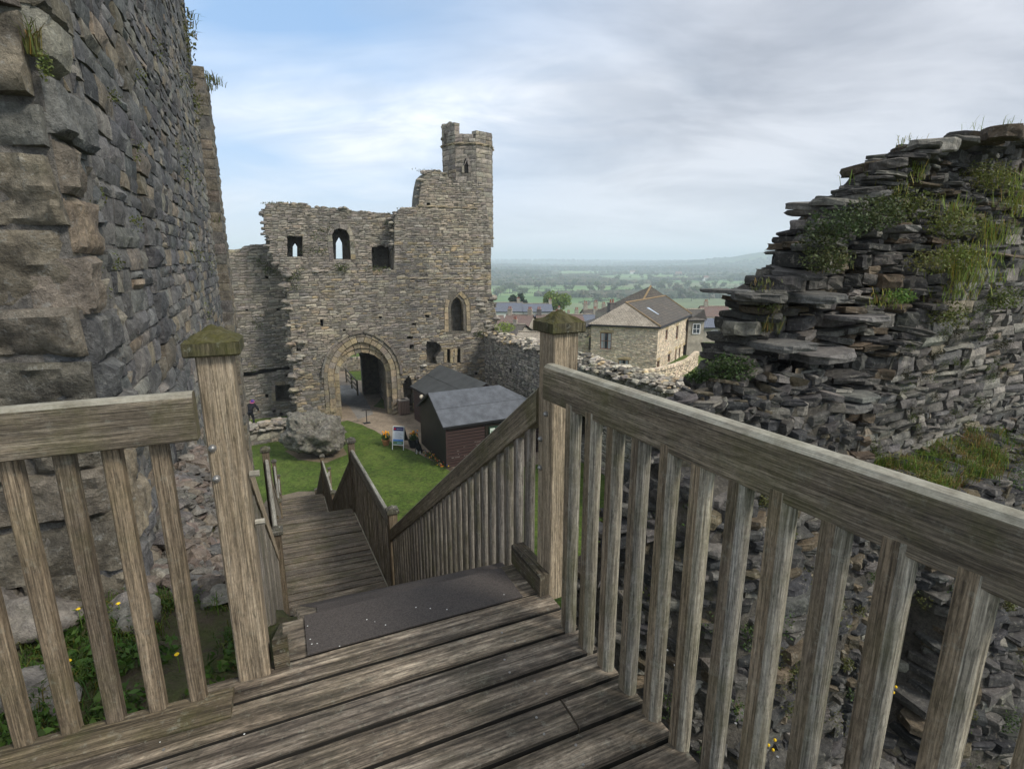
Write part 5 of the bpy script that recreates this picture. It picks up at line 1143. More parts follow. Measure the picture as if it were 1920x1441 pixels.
# ---- sheds
SA = math.radians(26.67); sp_ = V2(math.cos(SA), math.sin(SA)); sd_ = V2(-math.sin(SA), math.cos(SA))
M['felt'] = plain_mat('roofing_felt', (0.10, 0.107, 0.118), 0.85, 0.4, 2.2, 0.0); M['felt2'] = plain_mat('old_roofing_felt', (0.068, 0.07, 0.068), 0.9, 0.3, 1.2, 0.0)
M['clad'] = plain_mat('brown_stained_boards', (0.058, 0.036, 0.033), 0.6, 0.35, 3, 0.004, aniso=(0.4, 0.4, 8)); M['shedply'] = plain_mat('dark_stained_ply', (0.022, 0.018, 0.013), 0.55, 0.5, 2)
M['clad_worn'] = plain_mat('worn', (0.3, 0.27, 0.25), 0.8)
def shed(name, lab, N0, L, Wd, eave, ridge, hipR, roofm, front=True):
    t = thing(name, (N0.x, N0.y, 0), lab, 'shed', 'sheds in the court'); P = lambda a, b, z: N0 + sp_ * a + sd_ * b + Vector((0, 0, z))
    mb = MB()  # gable end and back
    k = mb.add([P(0, 0, 0), P(0, Wd, 0), P(0, Wd, eave), P(0, Wd / 2, ridge - 0.04), P(0, 0, eave)]); mb.face((k, k + 4, k + 3, k + 2, k + 1))
    mb.quad(P(0, Wd, 0), P(L, Wd, 0), P(L, Wd, eave), P(0, Wd, eave)); 
    k = mb.add([P(L, 0, 0), P(L, Wd, 0), P(L, Wd, eave), P(L, Wd / 2, eave if hipR else ridge - 0.04), P(L, 0, eave)]); mb.face((k, k + 1, k + 2, k + 3, k + 4))
    mb.build('end_wall', M['shedply'], t)
    mb = MB(); n = int(eave / 0.15)
    for i in range(n):
        z = eave * i / n; z1 = eave * (i + 1) / n; o = -sd_ * 0.04
        mb.beam(P(0, -0.02, (z + z1) / 2 + 0.012), P(L, -0.02, (z + z1) / 2 + 0.012), 0.03, (z1 - z) - 0.045)
    mb.beam(P(0.03, -0.02, 0), P(0.03, -0.02, eave), 0.07, 0.06, up=(0.45, -0.89, 0)); mb.build('board_wall', M['clad'], t); mb = MB(); mb.quad(P(0, 0, 0), P(L, 0, 0), P(L, 0, eave), P(0, 0, eave)); mb.build('wall_lining', M['dark'], t)
    mb = MB(); ov = 0.16; hr = Wd / 2 if hipR else -ov; th = 0.05
    sl = (ridge - eave) / (Wd / 2); ez = eave - ov * sl
    for (w0, sgn) in ((-ov, 1), (Wd + ov, -1)):
        q = [P(-ov, w0, ez), P(L + ov, w0, ez), P(L - hr + (0), Wd / 2, ridge), P(-ov, Wd / 2, ridge)]
        up = [p + Vector((0, 0, th)) for p in q]; k = mb.add(q + up); F = [(k, k + 3, k + 2, k + 1), (k + 4, k + 5, k + 6, k + 7), (k, k + 1, k + 5, k + 4), (k + 1, k + 2, k + 6, k + 5), (k + 2, k + 3, k + 7, k + 6), (k + 3, k, k + 4, k + 7)]
        for f in F: mb.face(f if sgn > 0 else f[::-1])
        e_ = P(0, w0 + sgn * Wd * 0.27, ez + sgn * 0 + (Wd * 0.27) * sl + th + 0.002)  # lap of the felt
        f0, f1 = P(-ov, w0 + sgn * Wd * 0.27, ez + Wd * 0.27 * sl + th), P(L + ov - (0.27 * Wd if hipR else 0), w0 + sgn * Wd * 0.27, ez + Wd * 0.27 * sl + th)
        mb.beam(f0 + Vector((0, 0, 0.003)), f1 + Vector((0, 0, 0.003)), 0.05, 0.008)
    if hipR:
        q = [P(L + ov, -ov, ez + th), P(L + ov, Wd + ov, ez + th), P(L - hr, Wd / 2, ridge + th)]; mb.tri(*q)
    mb.build('roof', M[roofm], t)
    mb = MB(); mb.beam(P(-ov - 0.01, -ov - 0.012, ez + 0.0), P(L + ov, -ov - 0.012, ez), 0.024, 0.11, up=(0, 0, 1)); 
    for a, b in ((-ov, Wd / 2), (Wd + ov, Wd / 2)):
        za = ez; mb.beam(P(-ov - 0.012, a, za), P(-ov - 0.012, b, ridge), 0.024, 0.12)
    mb.build('bargeboard', M['black'], t); return t, P
N1 = V2(-3.22, 24.6); s1, PF = shed('garden_shed', 'near brown shed with grey felt hipped roof and ribbed board front', N1, 5.9, 4.1, 2.2, 3.32, True, 'felt')
mb = MB()  # door with a notice and window strip
mb.beam(PF(2.1, -0.05, 0.05), PF(2.1, -0.05, 2.0), 0.06, 0.05); mb.beam(PF(3.4, -0.05, 0.05), PF(3.4, -0.05, 2.0), 0.06, 0.05); mb.box(PF(2.75, -0.02, 0.02), 1.24, 0.06, 2.0, SA); mb.build('door', M['shedply'], s1)
mb = MB()
for i in range(24):
    a, z = U(0.2, 2.0), random.choice([0.157 * j + 0.03 for j in range(2, 8)]) if R() < 0.8 else 0.5; mb.beam(PF(a, -0.04, z), PF(a + U(0.03, 0.16), -0.04, z), 0.006, U(0.008, 0.02))
tag(mb.build('flaked_paint', M['clad_worn'], s1), kind='stuff')
noti = thing('notice_board', PF(2.6, -0.08, 1.55), 'green notice board with two white sheets on the shed door', 'notice')
mb = MB(); c = PF(2.62, -0.075, 1.2); mb.box(c, 0.7, 0.04, 0.62, SA, (0.02, 0.05, 0.03)); mb.build('board', M['attr'], noti)
mb = MB(); mb.box(PF(2.46, -0.10, 1.32), 0.27, 0.006, 0.42, SA, (0.62, 0.68, 0.6)); mb.box(PF(2.80, -0.10, 1.32), 0.27, 0.006, 0.42, SA, (0.55, 0.66, 0.68)); mb.box(PF(2.44, -0.106, 1.40), 0.13, 0.004, 0.2, SA, (0.12, 0.2, 0.14))
for j in range(5): mb.box(PF(2.80, -0.106, 1.40 + j * 0.06), 0.18, 0.004, 0.012, SA, (0.25, 0.32, 0.33))
mb.build('paper_sheet', M['attr'], noti)
def globe(p, lab, on, dirv):
    t = thing('globe_lamp', p, lab, 'lamp', 'globe lamps on the sheds'); mb = MB(); mb.ball(p, 0.14, (0.62, 0.55, 0.42), nu=16, nv=10); mb.build('globe', M['attr'], t, 60)
    mb = MB(); mb.tube([p + dirv * 0.1, p + dirv * 0.24], 0.05, 8); mb.build('bracket', M['black'], t)
globe(PF(3.32, -0.26, 1.92), 'cream globe lamp on the front of the near shed above the notice', 0, sd_)
# rear shed, running along -sd_ under the curtain wall
def shed2():
    a0 = V2(-4.6, 33.9); ax = V2(4.0, -6.5).normalized(); cr = V2(-ax.y, ax.x) * -1  # cr points to the left slope
    t = thing('garden_shed', (a0.x, a0.y, 0), 'rear shed with darker felt gable roof, between the gatehouse and the near shed', 'shed', 'sheds in the court')
    L = 5.9; hw = 1.95; P = lambda a, b, z: a0 + ax * a + cr * b + Vector((0, 0, z)); ea, rg = 2.2, 3.30
    mb = MB()
    for (b, f) in ((hw, 1), (-hw, -1)): mb.quad(P(0, b, 0), P(L, b, 0), P(L, b, ea), P(0, b, ea))
    for a in (0, L): k = mb.add([P(a, -hw, 0), P(a, hw, 0), P(a, hw, ea), P(a, 0, rg), P(a, -hw, ea)]); mb.face(tuple(range(k, k + 5)))
    mb.build('wall', M['clad'], t); mb = MB(); ov = 0.15; sl = (rg - ea) / hw
    for sg in (1, -1):
        q = [P(-ov, sg * (hw + ov), ea - ov * sl), P(L + ov, sg * (hw + ov), ea - ov * sl), P(L + ov, 0, rg), P(-ov, 0, rg)]; mb.prism(q, [p + Vector((0, 0, 0.05)) for p in q])
        mb.beam(P(-ov, sg * 0.95, rg + 0.055 - 0.95 * sl), P(L, sg * 0.95, rg + 0.055 - 0.95 * sl), 0.05, 0.01)
    mb.build('roof', M['felt2'], t)
    mb = MB(); mb.beam(P(-ov, hw + ov + 0.01, ea - ov * sl), P(L + ov, hw + ov + 0.01, ea - ov * sl), 0.024, 0.12)
    mb.build('bargeboard', M['black'], t); return P, ax, cr
P2, ax2, cr2 = shed2(); globe(P2(2.0, 2.2, 1.95), 'small cream globe lamp on the rear shed in the gap between the roofs', 0, -cr2)
# litter bin
b0 = atz(757, 776, 0); t = thing('litter_bin', b0, 'square slatted litter bin with a round opening beside the gate arch', 'bin')
mb = MB(); mb.box(b0 + Vector((0, 0, 0.06)), 0.62, 0.62, 0.9, SA, ch=0.03); mb.build('liner', M['dark'], t)
mb = MB()
for a in range(4):
    an = SA + a * math.pi / 2; f = V2(math.cos(an), math.sin(an)); s_ = V2(-f.y, f.x)
    for i in range(6): q = b0 + f * 0.32 + s_ * (-0.27 + 0.108 * i); q.z = 0.08; mb.box(q, 0.03, 0.085, 0.86, an)
mb.build('slats', plain_mat('bin_slats', (0.20, 0.14, 0.11), 0.8, 0.25, 20), t)
mb = MB(); ring = [b0 + V2(math.cos(SA + math.pi / 4 + i * math.pi / 2), math.sin(SA + math.pi / 4 + i * math.pi / 2)) * 0.49 for i in range(4)]
mb.prism([V2(p.x, p.y, 0.96) for p in ring], [V2(p.x, p.y, 1.04) for p in ring]); mb.build('lid', plain_mat('bin_lid', (0.33, 0.29, 0.25), 0.7), t)
mb = MB(); mb.tube([b0 + Vector((0, 0, 1.03)), b0 + Vector((0, 0, 1.047))], 0.19, 20); mb.build('opening', M['black'], t)
# reading stand
b0 = atz(688, 793, 0); t = thing('information_stand', b0, 'small black lectern stand on the path in front of the gate', 'information stand')
mb = MB(); mb.tube([b0, b0 + Vector((0, 0, 0.8))], 0.028, 8); mb.box(b0, 0.42, 0.3, 0.03, SA); mb.build('post', M['black'], t)
mb = MB(); up = Vector((0.1, -0.45, 1)).normalized(); c = b0 + Vector((0, 0, 0.86)); mb.beam(c - sp_ * 0.26, c + sp_ * 0.26, 0.36, 0.035, up=(-0.15, 0.35, 0.9)); mb.build('panel', M['black'], t)
# A-board sign
b0 = atz(746, 843, 0); an = math.radians(-8); ax = V2(math.cos(an), math.sin(an)); ay = V2(-ax.y, ax.x); t = thing('sign_board', b0, 'white framed folding sign with a dark blue heading standing on the grass edge', 'sign')
w, h = 0.62, 1.22; tl = 0.30
def S(a, z, o=0.0): return b0 + ax * a + ay * (0.0 + tl * z / h) - ay * o + Vector((0, 0, z))
mb = MB()
for a in (-w / 2, w / 2): mb.tube([S(a, 0), S(a, h)], 0.022, 8)
for z in (0.26, h): mb.tube([S(-w / 2, z), S(w / 2, z)], 0.022, 8)
mb.build('frame', M['white'], t, 40)
mb = MB()
for a in (-w / 2, w / 2): mb.tube([S(a, h), b0 + ax * a + ay * 0.95], 0.016, 6)
k = mb.quad(S(-w / 2, h - 0.02), S(w / 2, h - 0.02), b0 + ax * (w / 2) + ay * 0.78 + Vector((0, 0, 0.28)), b0 - ax * (w / 2) + ay * 0.78 + Vector((0, 0, 0.28)), (0.03, 0.035, 0.03)); mb.build('back_leg', M['black'], t)
def panel(name, a0_, a1_, z0_, z1_, col, o, tt=t):
    mb = MB(); mb.prism([S(a0_, z0_, o - 0.004), S(a1_, z0_, o - 0.004), S(a1_, z1_, o - 0.004), S(a0_, z1_, o - 0.004)], [S(a0_, z0_, o), S(a1_, z0_, o), S(a1_, z1_, o), S(a0_, z1_, o)], col); return mb
mb = MB()
for (a0_, a1_, z0_, z1_, col, o) in ((-0.28, 0.28, 0.29, 1.19, (0.6, 0.63, 0.68), 0.012), (-0.28, 0.28, 1.0, 1.19, (0.02, 0.02, 0.10), 0.018), (-0.26, -0.14, 1.06, 1.13, (0.45, 0.02, 0.03), 0.023), (-0.1, 0.24, 1.08, 1.11, (0.3, 0.3, 0.4), 0.023), (-0.28, 0.28, 0.46, 0.56, (0.09, 0.22, 0.55), 0.018), (-0.28, 0.28, 0.29, 0.46, (0.09, 0.17, 0.10), 0.018), (-0.05, 0.2, 0.34, 0.40, (0.2, 0.38, 0.42), 0.023)):
    p_ = panel('x', a0_, a1_, z0_, z1_, col, o); k = mb.add(p_.v); 
    for f, c in zip(p_.f, p_.c): mb.face(tuple(k + i for i in f), c)
for j in range(6): p_ = panel('x', -0.2, 0.2 - 0.05 * (j % 3), 0.63 + 0.055 * j, 0.645 + 0.055 * j, (0.32, 0.34, 0.42), 0.018); k = mb.add(p_.v); [mb.face(tuple(k + i for i in f), c) for f, c in zip(p_.f, p_.c)]
mb.build('poster', M['attr'], t)
# planters
def planter(px, py, lab, col, rt, rb, h, fl, fcol, n, hf):
    b0 = atz(px, py, 0); t = thing('flower_pot', b0, lab, 'flower pot', 'flower pots by the sign'); mb = MB()
    pr = [(rb, 0), (rt, h), (rt + 0.02, h), (rt + 0.02, h + 0.04), (rt - 0.03, h + 0.04), (rt - 0.03, h - 0.03)]; nn = 18
    for (r0, z0), (r1, z1) in zip(pr, pr[1:]): mb.prism([b0 + V2(r0 * math.cos(a), r0 * math.sin(a), z0) for a in [2 * math.pi * i / nn for i in range(nn)]], [b0 + V2(r1 * math.cos(a), r1 * math.sin(a), z1) for a in [2 * math.pi * i / nn for i in range(nn)]], col, caps=False)
    mb.tube([b0 + Vector((0, 0, h - 0.05)), b0 + Vector((0, 0, h - 0.02))], rt - 0.02, 14, (0.03, 0.02, 0.015)); mb.build('pot', M['attr'], t, 40)
    mb = MB(); leaves(mb, b0 + Vector((0, 0, h + hf * 0.45)), n, hf * 0.65, 0.045, (0.06, 0.10, 0.03), (0.9, 0.9, 0.9)); tuft(mb, b0 + Vector((0, 0, h)), 60, hf, rt * 0.6, (0.07, 0.13, 0.03), 0.012, 0.6)
    mb.build('foliage', M['leaf'], t); mb = MB()
    for i in range(fl):
        a = U(0, 6.28); r = U(0, rt); mb.ball(b0 + V2(r * math.cos(a), r * math.sin(a), h + hf * U(0.55, 1.1)), U(0.03, 0.05), random.choice(fcol), nu=6, nv=5, sq=(1, 1, 1.3))
    mb.build('blooms', M['attr'], t)
planter(724, 834, 'orange terracotta pot of yellow flowers and brown sprigs left of the folding sign', (0.42, 0.2, 0.09), 0.22, 0.15, 0.3, 14, [(0.85, 0.5, 0.02), (0.9, 0.35, 0.02)], 260, 0.42)
planter(776, 838, 'black pot of red and yellow tulips right of the folding sign', (0.012, 0.014, 0.016), 0.27, 0.21, 0.42, 16, [(0.7, 0.08, 0.03), (0.85, 0.55, 0.03), (0.8, 0.3, 0.02)], 200, 0.45)
mb = MB()
for i in range(40):
    k_ = R(); p = atz(*(Vector((800, 850)).lerp(Vector((838, 880)), k_)), 0) + Vector((U(-.3, .25), U(-.25, .25), 0.02)); leaves(mb, p + Vector((0, 0, 0.06)), 40, 0.14, 0.03, (0.06, 0.09, 0.03), (1, 1, 0.6))
for i in range(44):
    k_ = R(); p = atz(*(Vector((802, 850)).lerp(Vector((838, 880)), k_)), 0) + Vector((U(-.3, .2), U(-.25, .2), 0.18)); mb.ball(p, U(0.018, 0.032), random.choice([(0.8, 0.55, 0.03), (0.75, 0.12, 0.03), (0.7, 0.15, 0.1), (0.06, 0.06, 0.3), (0.5, 0.45, 0.4)]), nu=6, nv=4)
tag(mb.build('bedding_flowers', M['leaf']), 'low mixed bedding flowers along the foot of the near shed', 'flowers', kind='stuff')
# ---- person and dog
def skin(name, m, verts, edges, rad, parent=None, sub=2, root=0):
    me = bpy.data.meshes.new(name); me.from_pydata([tuple(v) for v in verts], edges, []); me.materials.append(m)
    o = bpy.data.objects.new(name, me); COL.objects.link(o)
    sk = o.modifiers.new('Skin', 'SKIN'); sk.use_smooth_shade = True; o.modifiers.new('Sub', 'SUBSURF').levels = sub; o.modifiers['Sub'].render_levels = sub
    if not me.skin_vertices: me.skin_vertices.new()
    for i, r in enumerate(rad): me.skin_vertices[0].data[i].radius = (r, r) if not isinstance(r, tuple) else r
    me.skin_vertices[0].data[root].use_root = True
    if parent is not None: o.parent = parent; o.matrix_parent_inverse = parent_inv(parent)
    return o
M['skin'] = plain_mat('skin', (0.42, 0.25, 0.18), 0.6, 0.05); M['cloth'] = plain_mat('black_cloth', (0.012, 0.012, 0.015), 0.85, 0.2, 30); M['cap_cloth'] = plain_mat('purple_wool', (0.10, 0.05, 0.22), 0.9, 0.5, 30)
M['pink'] = plain_mat('pink_scarf', (0.5, 0.12, 0.22), 0.9, 0.4, 30); M['shoe'] = plain_mat('pale_shoe', (0.55, 0.55, 0.56), 0.6)
pb = atz(471, 797, 0)
def pp(x, y, z): return pb + Vector((x, y, z))      # facing away (+y), leaning forward
J = {'pel': (0, 0.0, 0.86), 'w': (0, 0.08, 1.0), 'ch': (0, 0.30, 1.17), 'nk': (0, 0.43, 1.27), 'hd': (0, 0.50, 1.36), 'ht': (0, 0.53, 1.43),
     'ls': (-0.19, 0.36, 1.21), 'le': (-0.36, 0.34, 0.98), 'lw': (-0.27, 0.54, 0.80), 'lh': (-0.24, 0.6, 0.74), 'rs': (0.19, 0.36, 1.21), 're': (0.36, 0.34, 0.98), 'rw': (0.27, 0.54, 0.80), 'rh': (0.24, 0.6, 0.74),
     'lhip': (-0.10, -0.01, 0.82), 'lk': (-0.15, 0.08, 0.47), 'la': (-0.19, -0.02, 0.09), 'lf': (-0.21, 0.12, 0.05), 'rhip': (0.10, -0.01, 0.82), 'rk': (0.15, 0.08, 0.47), 'ra': (0.19, -0.02, 0.09), 'rf': (0.21, 0.12, 0.05)}
def chain(names, rads, name, m, par, edges=None):
    idx = {n: i for i, n in enumerate(names)}; E = [(idx[a], idx[b]) for a, b in edges]
    return skin(name, m, [pp(*J[n]) for n in names], E, rads, par)
ED = [('pel', 'w'), ('w', 'ch'), ('ch', 'nk'), ('nk', 'hd'), ('hd', 'ht'), ('ch', 'ls'), ('ls', 'le'), ('le', 'lw'), ('lw', 'lh'), ('ch', 'rs'), ('rs', 're'), ('re', 'rw'), ('rw', 'rh'), ('pel', 'lhip'), ('lhip', 'lk'), ('lk', 'la'), ('la', 'lf'), ('pel', 'rhip'), ('rhip', 'rk'), ('rk', 'ra'), ('ra', 'rf')]
names = list(J); rads = [{'pel': .11, 'w': .10, 'ch': .12, 'nk': .055, 'hd': .09, 'ht': .07, 'ls': .055, 'le': .04, 'lw': .028, 'lh': .035, 'rs': .055, 're': .04, 'rw': .028, 'rh': .035, 'lhip': .085, 'lk': .055, 'la': .038, 'lf': .035, 'rhip': .085, 'rk': .055, 'ra': .038, 'rf': .035}[n] for n in names]
per = chain(names, rads, 'person', M['skin'], None, ED); tag(per, 'person in black with a purple hat, bending forward at the foot of the wall', 'person')
jn = ['pel', 'w', 'ch', 'nk', 'ls', 'le', 'lw', 'rs', 're', 'rw']; chain(jn, [.16, .155, .17, .09, .09, .07, .05, .09, .07, .05], 'jacket', M['cloth'], per, [e for e in ED if e[0] in jn and e[1] in jn])
tn = ['pel', 'lhip', 'lk', 'la', 'rhip', 'rk', 'ra']; chain(tn, [.14, .115, .08, .058, .115, .08, .058], 'trousers', M['cloth'], per, [e for e in ED if e[0] in tn and e[1] in tn])
for s in (-1, 1):
    mb = MB(); mb.ball(pp(s * 0.205, 0.06, 0.05), 0.13, nu=10, nv=7, sq=(0.42, 1, 0.42)); mb.build('shoe', M['shoe'], per, 60)
    mb = MB()
    for f in range(5): c = Vector(J['lh' if s < 0 else 'rh']); mb.tube([pp(*(c + Vector((-s * 0.012 * (f - 2), 0.01, -0.02)))), pp(*(c + Vector((-s * 0.014 * (f - 2), 0.035, -0.07 - 0.01 * (2 - abs(f - 2)))))), pp(*(c + Vector((-s * 0.012 * (f - 2), 0.025, -0.10))))], [.009, .008, .006], 6)
    mb.build('fingers', M['skin'], per, 60)
mb = MB(); mb.ball(pp(0, 0.5, 1.40), 0.118, nu=14, nv=9, sq=(1, 1, 0.95)); mb.build('hat', M['cap_cloth'], per, 60)
mb = MB(); mb.tube([pp(-.11, .40, 1.30), pp(-.05, .34, 1.33), pp(.05, .34, 1.33), pp(.11, .40, 1.30)], 0.035, 8); mb.tube([pp(-.10, .43, 1.42), pp(-.13, .47, 1.36)], 0.03, 6); mb.tube([pp(.10, .43, 1.42), pp(.13, .47, 1.36)], 0.03, 6); mb.build('scarf', M['pink'], per, 60)
def dogmat():
    m, nt, b = mat('black_and_white_coat', 0.8); tc = nt.nodes.new('ShaderNodeTexCoord'); s = nt.nodes.new('ShaderNodeSeparateXYZ'); nt.links.new(tc.outputs['Generated'], s.inputs[0])
    n = tex_noise(nt, tc.outputs['Generated'], 2.5, 3); a = math_(nt, 'ADD', math_(nt, 'MULTIPLY', s.outputs['Y'], -1.6), math_(nt, 'ADD', n, math_(nt, 'MULTIPLY', s.outputs['Z'], -1.25)))
    nt.links.new(ramp(nt, math_(nt, 'ADD', a, 0.55), [(0.42, (0.015, 0.015, 0.016)), (0.47, (0.55, 0.54, 0.52))]), b.inputs['Base Color']); return m
db = atz(785, 850, 0)
def dg(x, y, z): return db + Vector((x * 1.15, y * 1.15, z * 1.15))
dv = [dg(0, 0.16, 0.16), dg(0, 0.12, 0.28), dg(0, 0.02, 0.40), dg(-0.01, -0.04, 0.52), dg(-0.02, -0.07, 0.60), dg(-0.03, -0.20, 0.57), dg(-0.07, -0.02, 0.30), dg(-0.075, -0.03, 0.16), dg(-0.075, -0.04, 0.03), dg(-0.075, -0.09, 0.02), dg(0.07, -0.02, 0.30), dg(0.075, -0.03, 0.16), dg(0.075, -0.04, 0.03), dg(0.075, -0.09, 0.02),
      dg(-0.11, 0.06, 0.15), dg(-0.13, 0.17, 0.07), dg(-0.13, 0.0, 0.025), dg(0.11, 0.06, 0.15), dg(0.13, 0.17, 0.07), dg(0.13, 0.0, 0.025), dg(0.08, 0.32, 0.05), dg(0.22, 0.42, 0.04), dg(-0.07, -0.04, 0.68), dg(0.04, -0.04, 0.69)]
de = [(0, 1), (1, 2), (2, 3), (3, 4), (4, 5), (2, 6), (6, 7), (7, 8), (8, 9), (2, 10), (10, 11), (11, 12), (12, 13), (0, 14), (14, 15), (15, 16), (0, 17), (17, 18), (18, 19), (0, 20), (20, 21), (4, 22), (4, 23)]
dr = [.13, .13, .12, .075, .075, .032, .06, .038, .028, .03, .06, .038, .028, .03, .08, .05, .03, .08, .05, .03, .035, .018, .018, .018]
tag(skin('dog', dogmat(), dv, de, dr, None), 'black and white dog sitting beside the black flower pot at the corner of the shed', 'dog')

# ---- seen through the gate: railed path, wall, hut
f0 = atz(650, 745, 0); f1 = atz(650, 722, 0)
t = thing('timber_fence', (f0.x, f0.y, 0), 'short post and rail fence along the path beyond the gate arch', 'fence')
a = atz(671, 741, 0); b = atz(650, 716, 0)
for i in range(3):
    p = a.lerp(b, i / 2); mb = MB(); mb.box((p.x, p.y, 0), 0.12, 0.12, 1.15, 0.4); mb.build('post', M['bal'], t)
for z in (0.35, 0.7, 1.08): mb = MB(); mb.beam(V2(a.x, a.y, z), V2(b.x, b.y, z), 0.06, 0.12); mb.build('rail', M['bal'], t)
a = atz(620, 697, 0); b = atz(690, 694, 0); BW = Plane(a.x, a.y, math.degrees(math.atan2(b.y - a.y, b.x - a.x)))
t = thing('boundary_wall', (a.x, a.y, 0), 'low stone boundary wall across the green beyond the gate arch', 'wall'); L = (b - a).length + 1
mb = MB(); slab_poly(mb, BW, [(-3, -.5), (L, -.5), (L, 1.1), (-3, 1.1)], [], 0, -0.5); mb.build('wall_core', M['mortar'], t); mb = MB(); masonry(mb, BW, [(-3, -.3), (L, -.3), (L, 1.0), (-3, 1.0)], [], (0.12, 0.2), (0.25, 0.5), GP, (0, 0.05), 0.08, 1); masonry(mb, BW, [(-3, 1.0), (L, 1.0), (L, 1.3), (-3, 1.3)], [], (0.26, 0.27), (0.12, 0.2), GPL, (0, 0.06), 0.3, 1)
mb.build('wall_facing', M['gate'], t)
# ---- stone cottage
HP = [((0.60, 0.485, 0.34), 3), ((0.52, 0.42, 0.30), 3), ((0.66, 0.55, 0.40), 2), ((0.42, 0.34, 0.25), 1)]
TILE = None
def tile_mat(name, c0, c1, c2, rows=0.28, orange=0.0):
    m, nt, b = mat(name, 0.85); uv = nt.nodes.new('ShaderNodeUVMap').outputs[0]; br = nt.nodes.new('ShaderNodeTexBrick'); nt.links.new(uv, br.inputs['Vector'])
    br.inputs['Scale'].default_value = 1.0; br.inputs['Brick Width'].default_value = rows * 1.15; br.inputs['Row Height'].default_value = rows; br.inputs['Mortar Size'].default_value = 0.018; br.inputs['Bias'].default_value = 0.0
    br.inputs['Color1'].default_value = (*c0, 1); br.inputs['Color2'].default_value = (*c1, 1); br.inputs['Mortar'].default_value = (*[v * 0.3 for v in c0], 1)
    p = geo_pos(nt); n = tex_noise(nt, p, 0.9, 6, 0.7); col = mix(nt, ramp(nt, n, [(0.4, 0.0), (0.65, 0.8)]), br.outputs['Color'], c2)
    col = mix(nt, 1.0, col, ramp(nt, tex_noise(nt, p, 6, 5, 0.7), [(0.3, 0.65), (0.7, 1.3)]), 'MULTIPLY'); nt.links.new(col, b.inputs['Base Color']); bump(nt, b, br.outputs['Fac'], -0.6, 0.05); return m
M['stoneslate'] = tile_mat('stone_slate_roof', (0.092, 0.078, 0.064), (0.125, 0.105, 0.084), (0.075, 0.07, 0.06), 0.34); M['palehip'] = tile_mat('pale_stone_slate', (0.34, 0.29, 0.22), (0.26, 0.22, 0.17), (0.38, 0.33, 0.26), 0.2)
M['pantile'] = tile_mat('brown_tile_roof', (0.20, 0.125, 0.10), (0.155, 0.105, 0.09), (0.15, 0.12, 0.10), 0.3); M['slate'] = tile_mat('blue_slate_roof', (0.13, 0.145, 0.18), (0.16, 0.175, 0.21), (0.12, 0.125, 0.14), 0.28)
M['darkwall'] = plain_mat('dark_rubble_wall', (0.13, 0.12, 0.11), 0.9, 0.5, 3); M['glass'] = plain_mat('window_glass', (0.05, 0.06, 0.07), 0.12, 0.5, 1.5); M['brown'] = plain_mat('brown_window_paint', (0.22, 0.085, 0.035), 0.55, 0.1)
M['render'] = plain_mat('cream_render', (0.62, 0.60, 0.56), 0.9, 0.08, 1); M['curtain'] = plain_mat('net_curtain', (0.45, 0.46, 0.46), 0.9, 0.3, 6, aniso=(6, 6, 0.3))
M['orange'] = plain_mat('lichened_ridge', (0.25, 0.175, 0.095), 0.9, 0.4, 8); M['redpot'] = plain_mat('clay_pot', (0.30, 0.14, 0.10), 0.8, 0.2, 9); M['hstone'] = plain_mat('village_stone', (0.33, 0.29, 0.23), 0.9, 0.45, 1.6)
def roofquad(mb, a, b, c, d, col=(1, 1, 1)):
    """a,b eave corners, c,d ridge; UV metres"""
    u = (b - a).normalized(); n = (b - a).cross(d - a).normalized(); v = n.cross(u)
    uv = [((p - a).dot(u), (p - a).dot(v)) for p in ((a, b, c) if d is None else (a, b, c, d))]
    k = mb.add([a, b, c, d]); mb.face((k, k + 1, k + 2, k + 3), col, uv); k = mb.add([p - Vector((0, 0, 0.12)) for p in (a, b, c, d)]); mb.face((k + 3, k + 2, k + 1, k), col)
def rooftri(mb, a, b, c):
    u = (b - a).normalized(); n = (b - a).cross(c - a).normalized(); v = n.cross(u); k = mb.add([a, b, c]); mb.face((k, k + 1, k + 2), (1, 1, 1), [((p - a).dot(u), (p - a).dot(v)) for p in (a, b, c)])
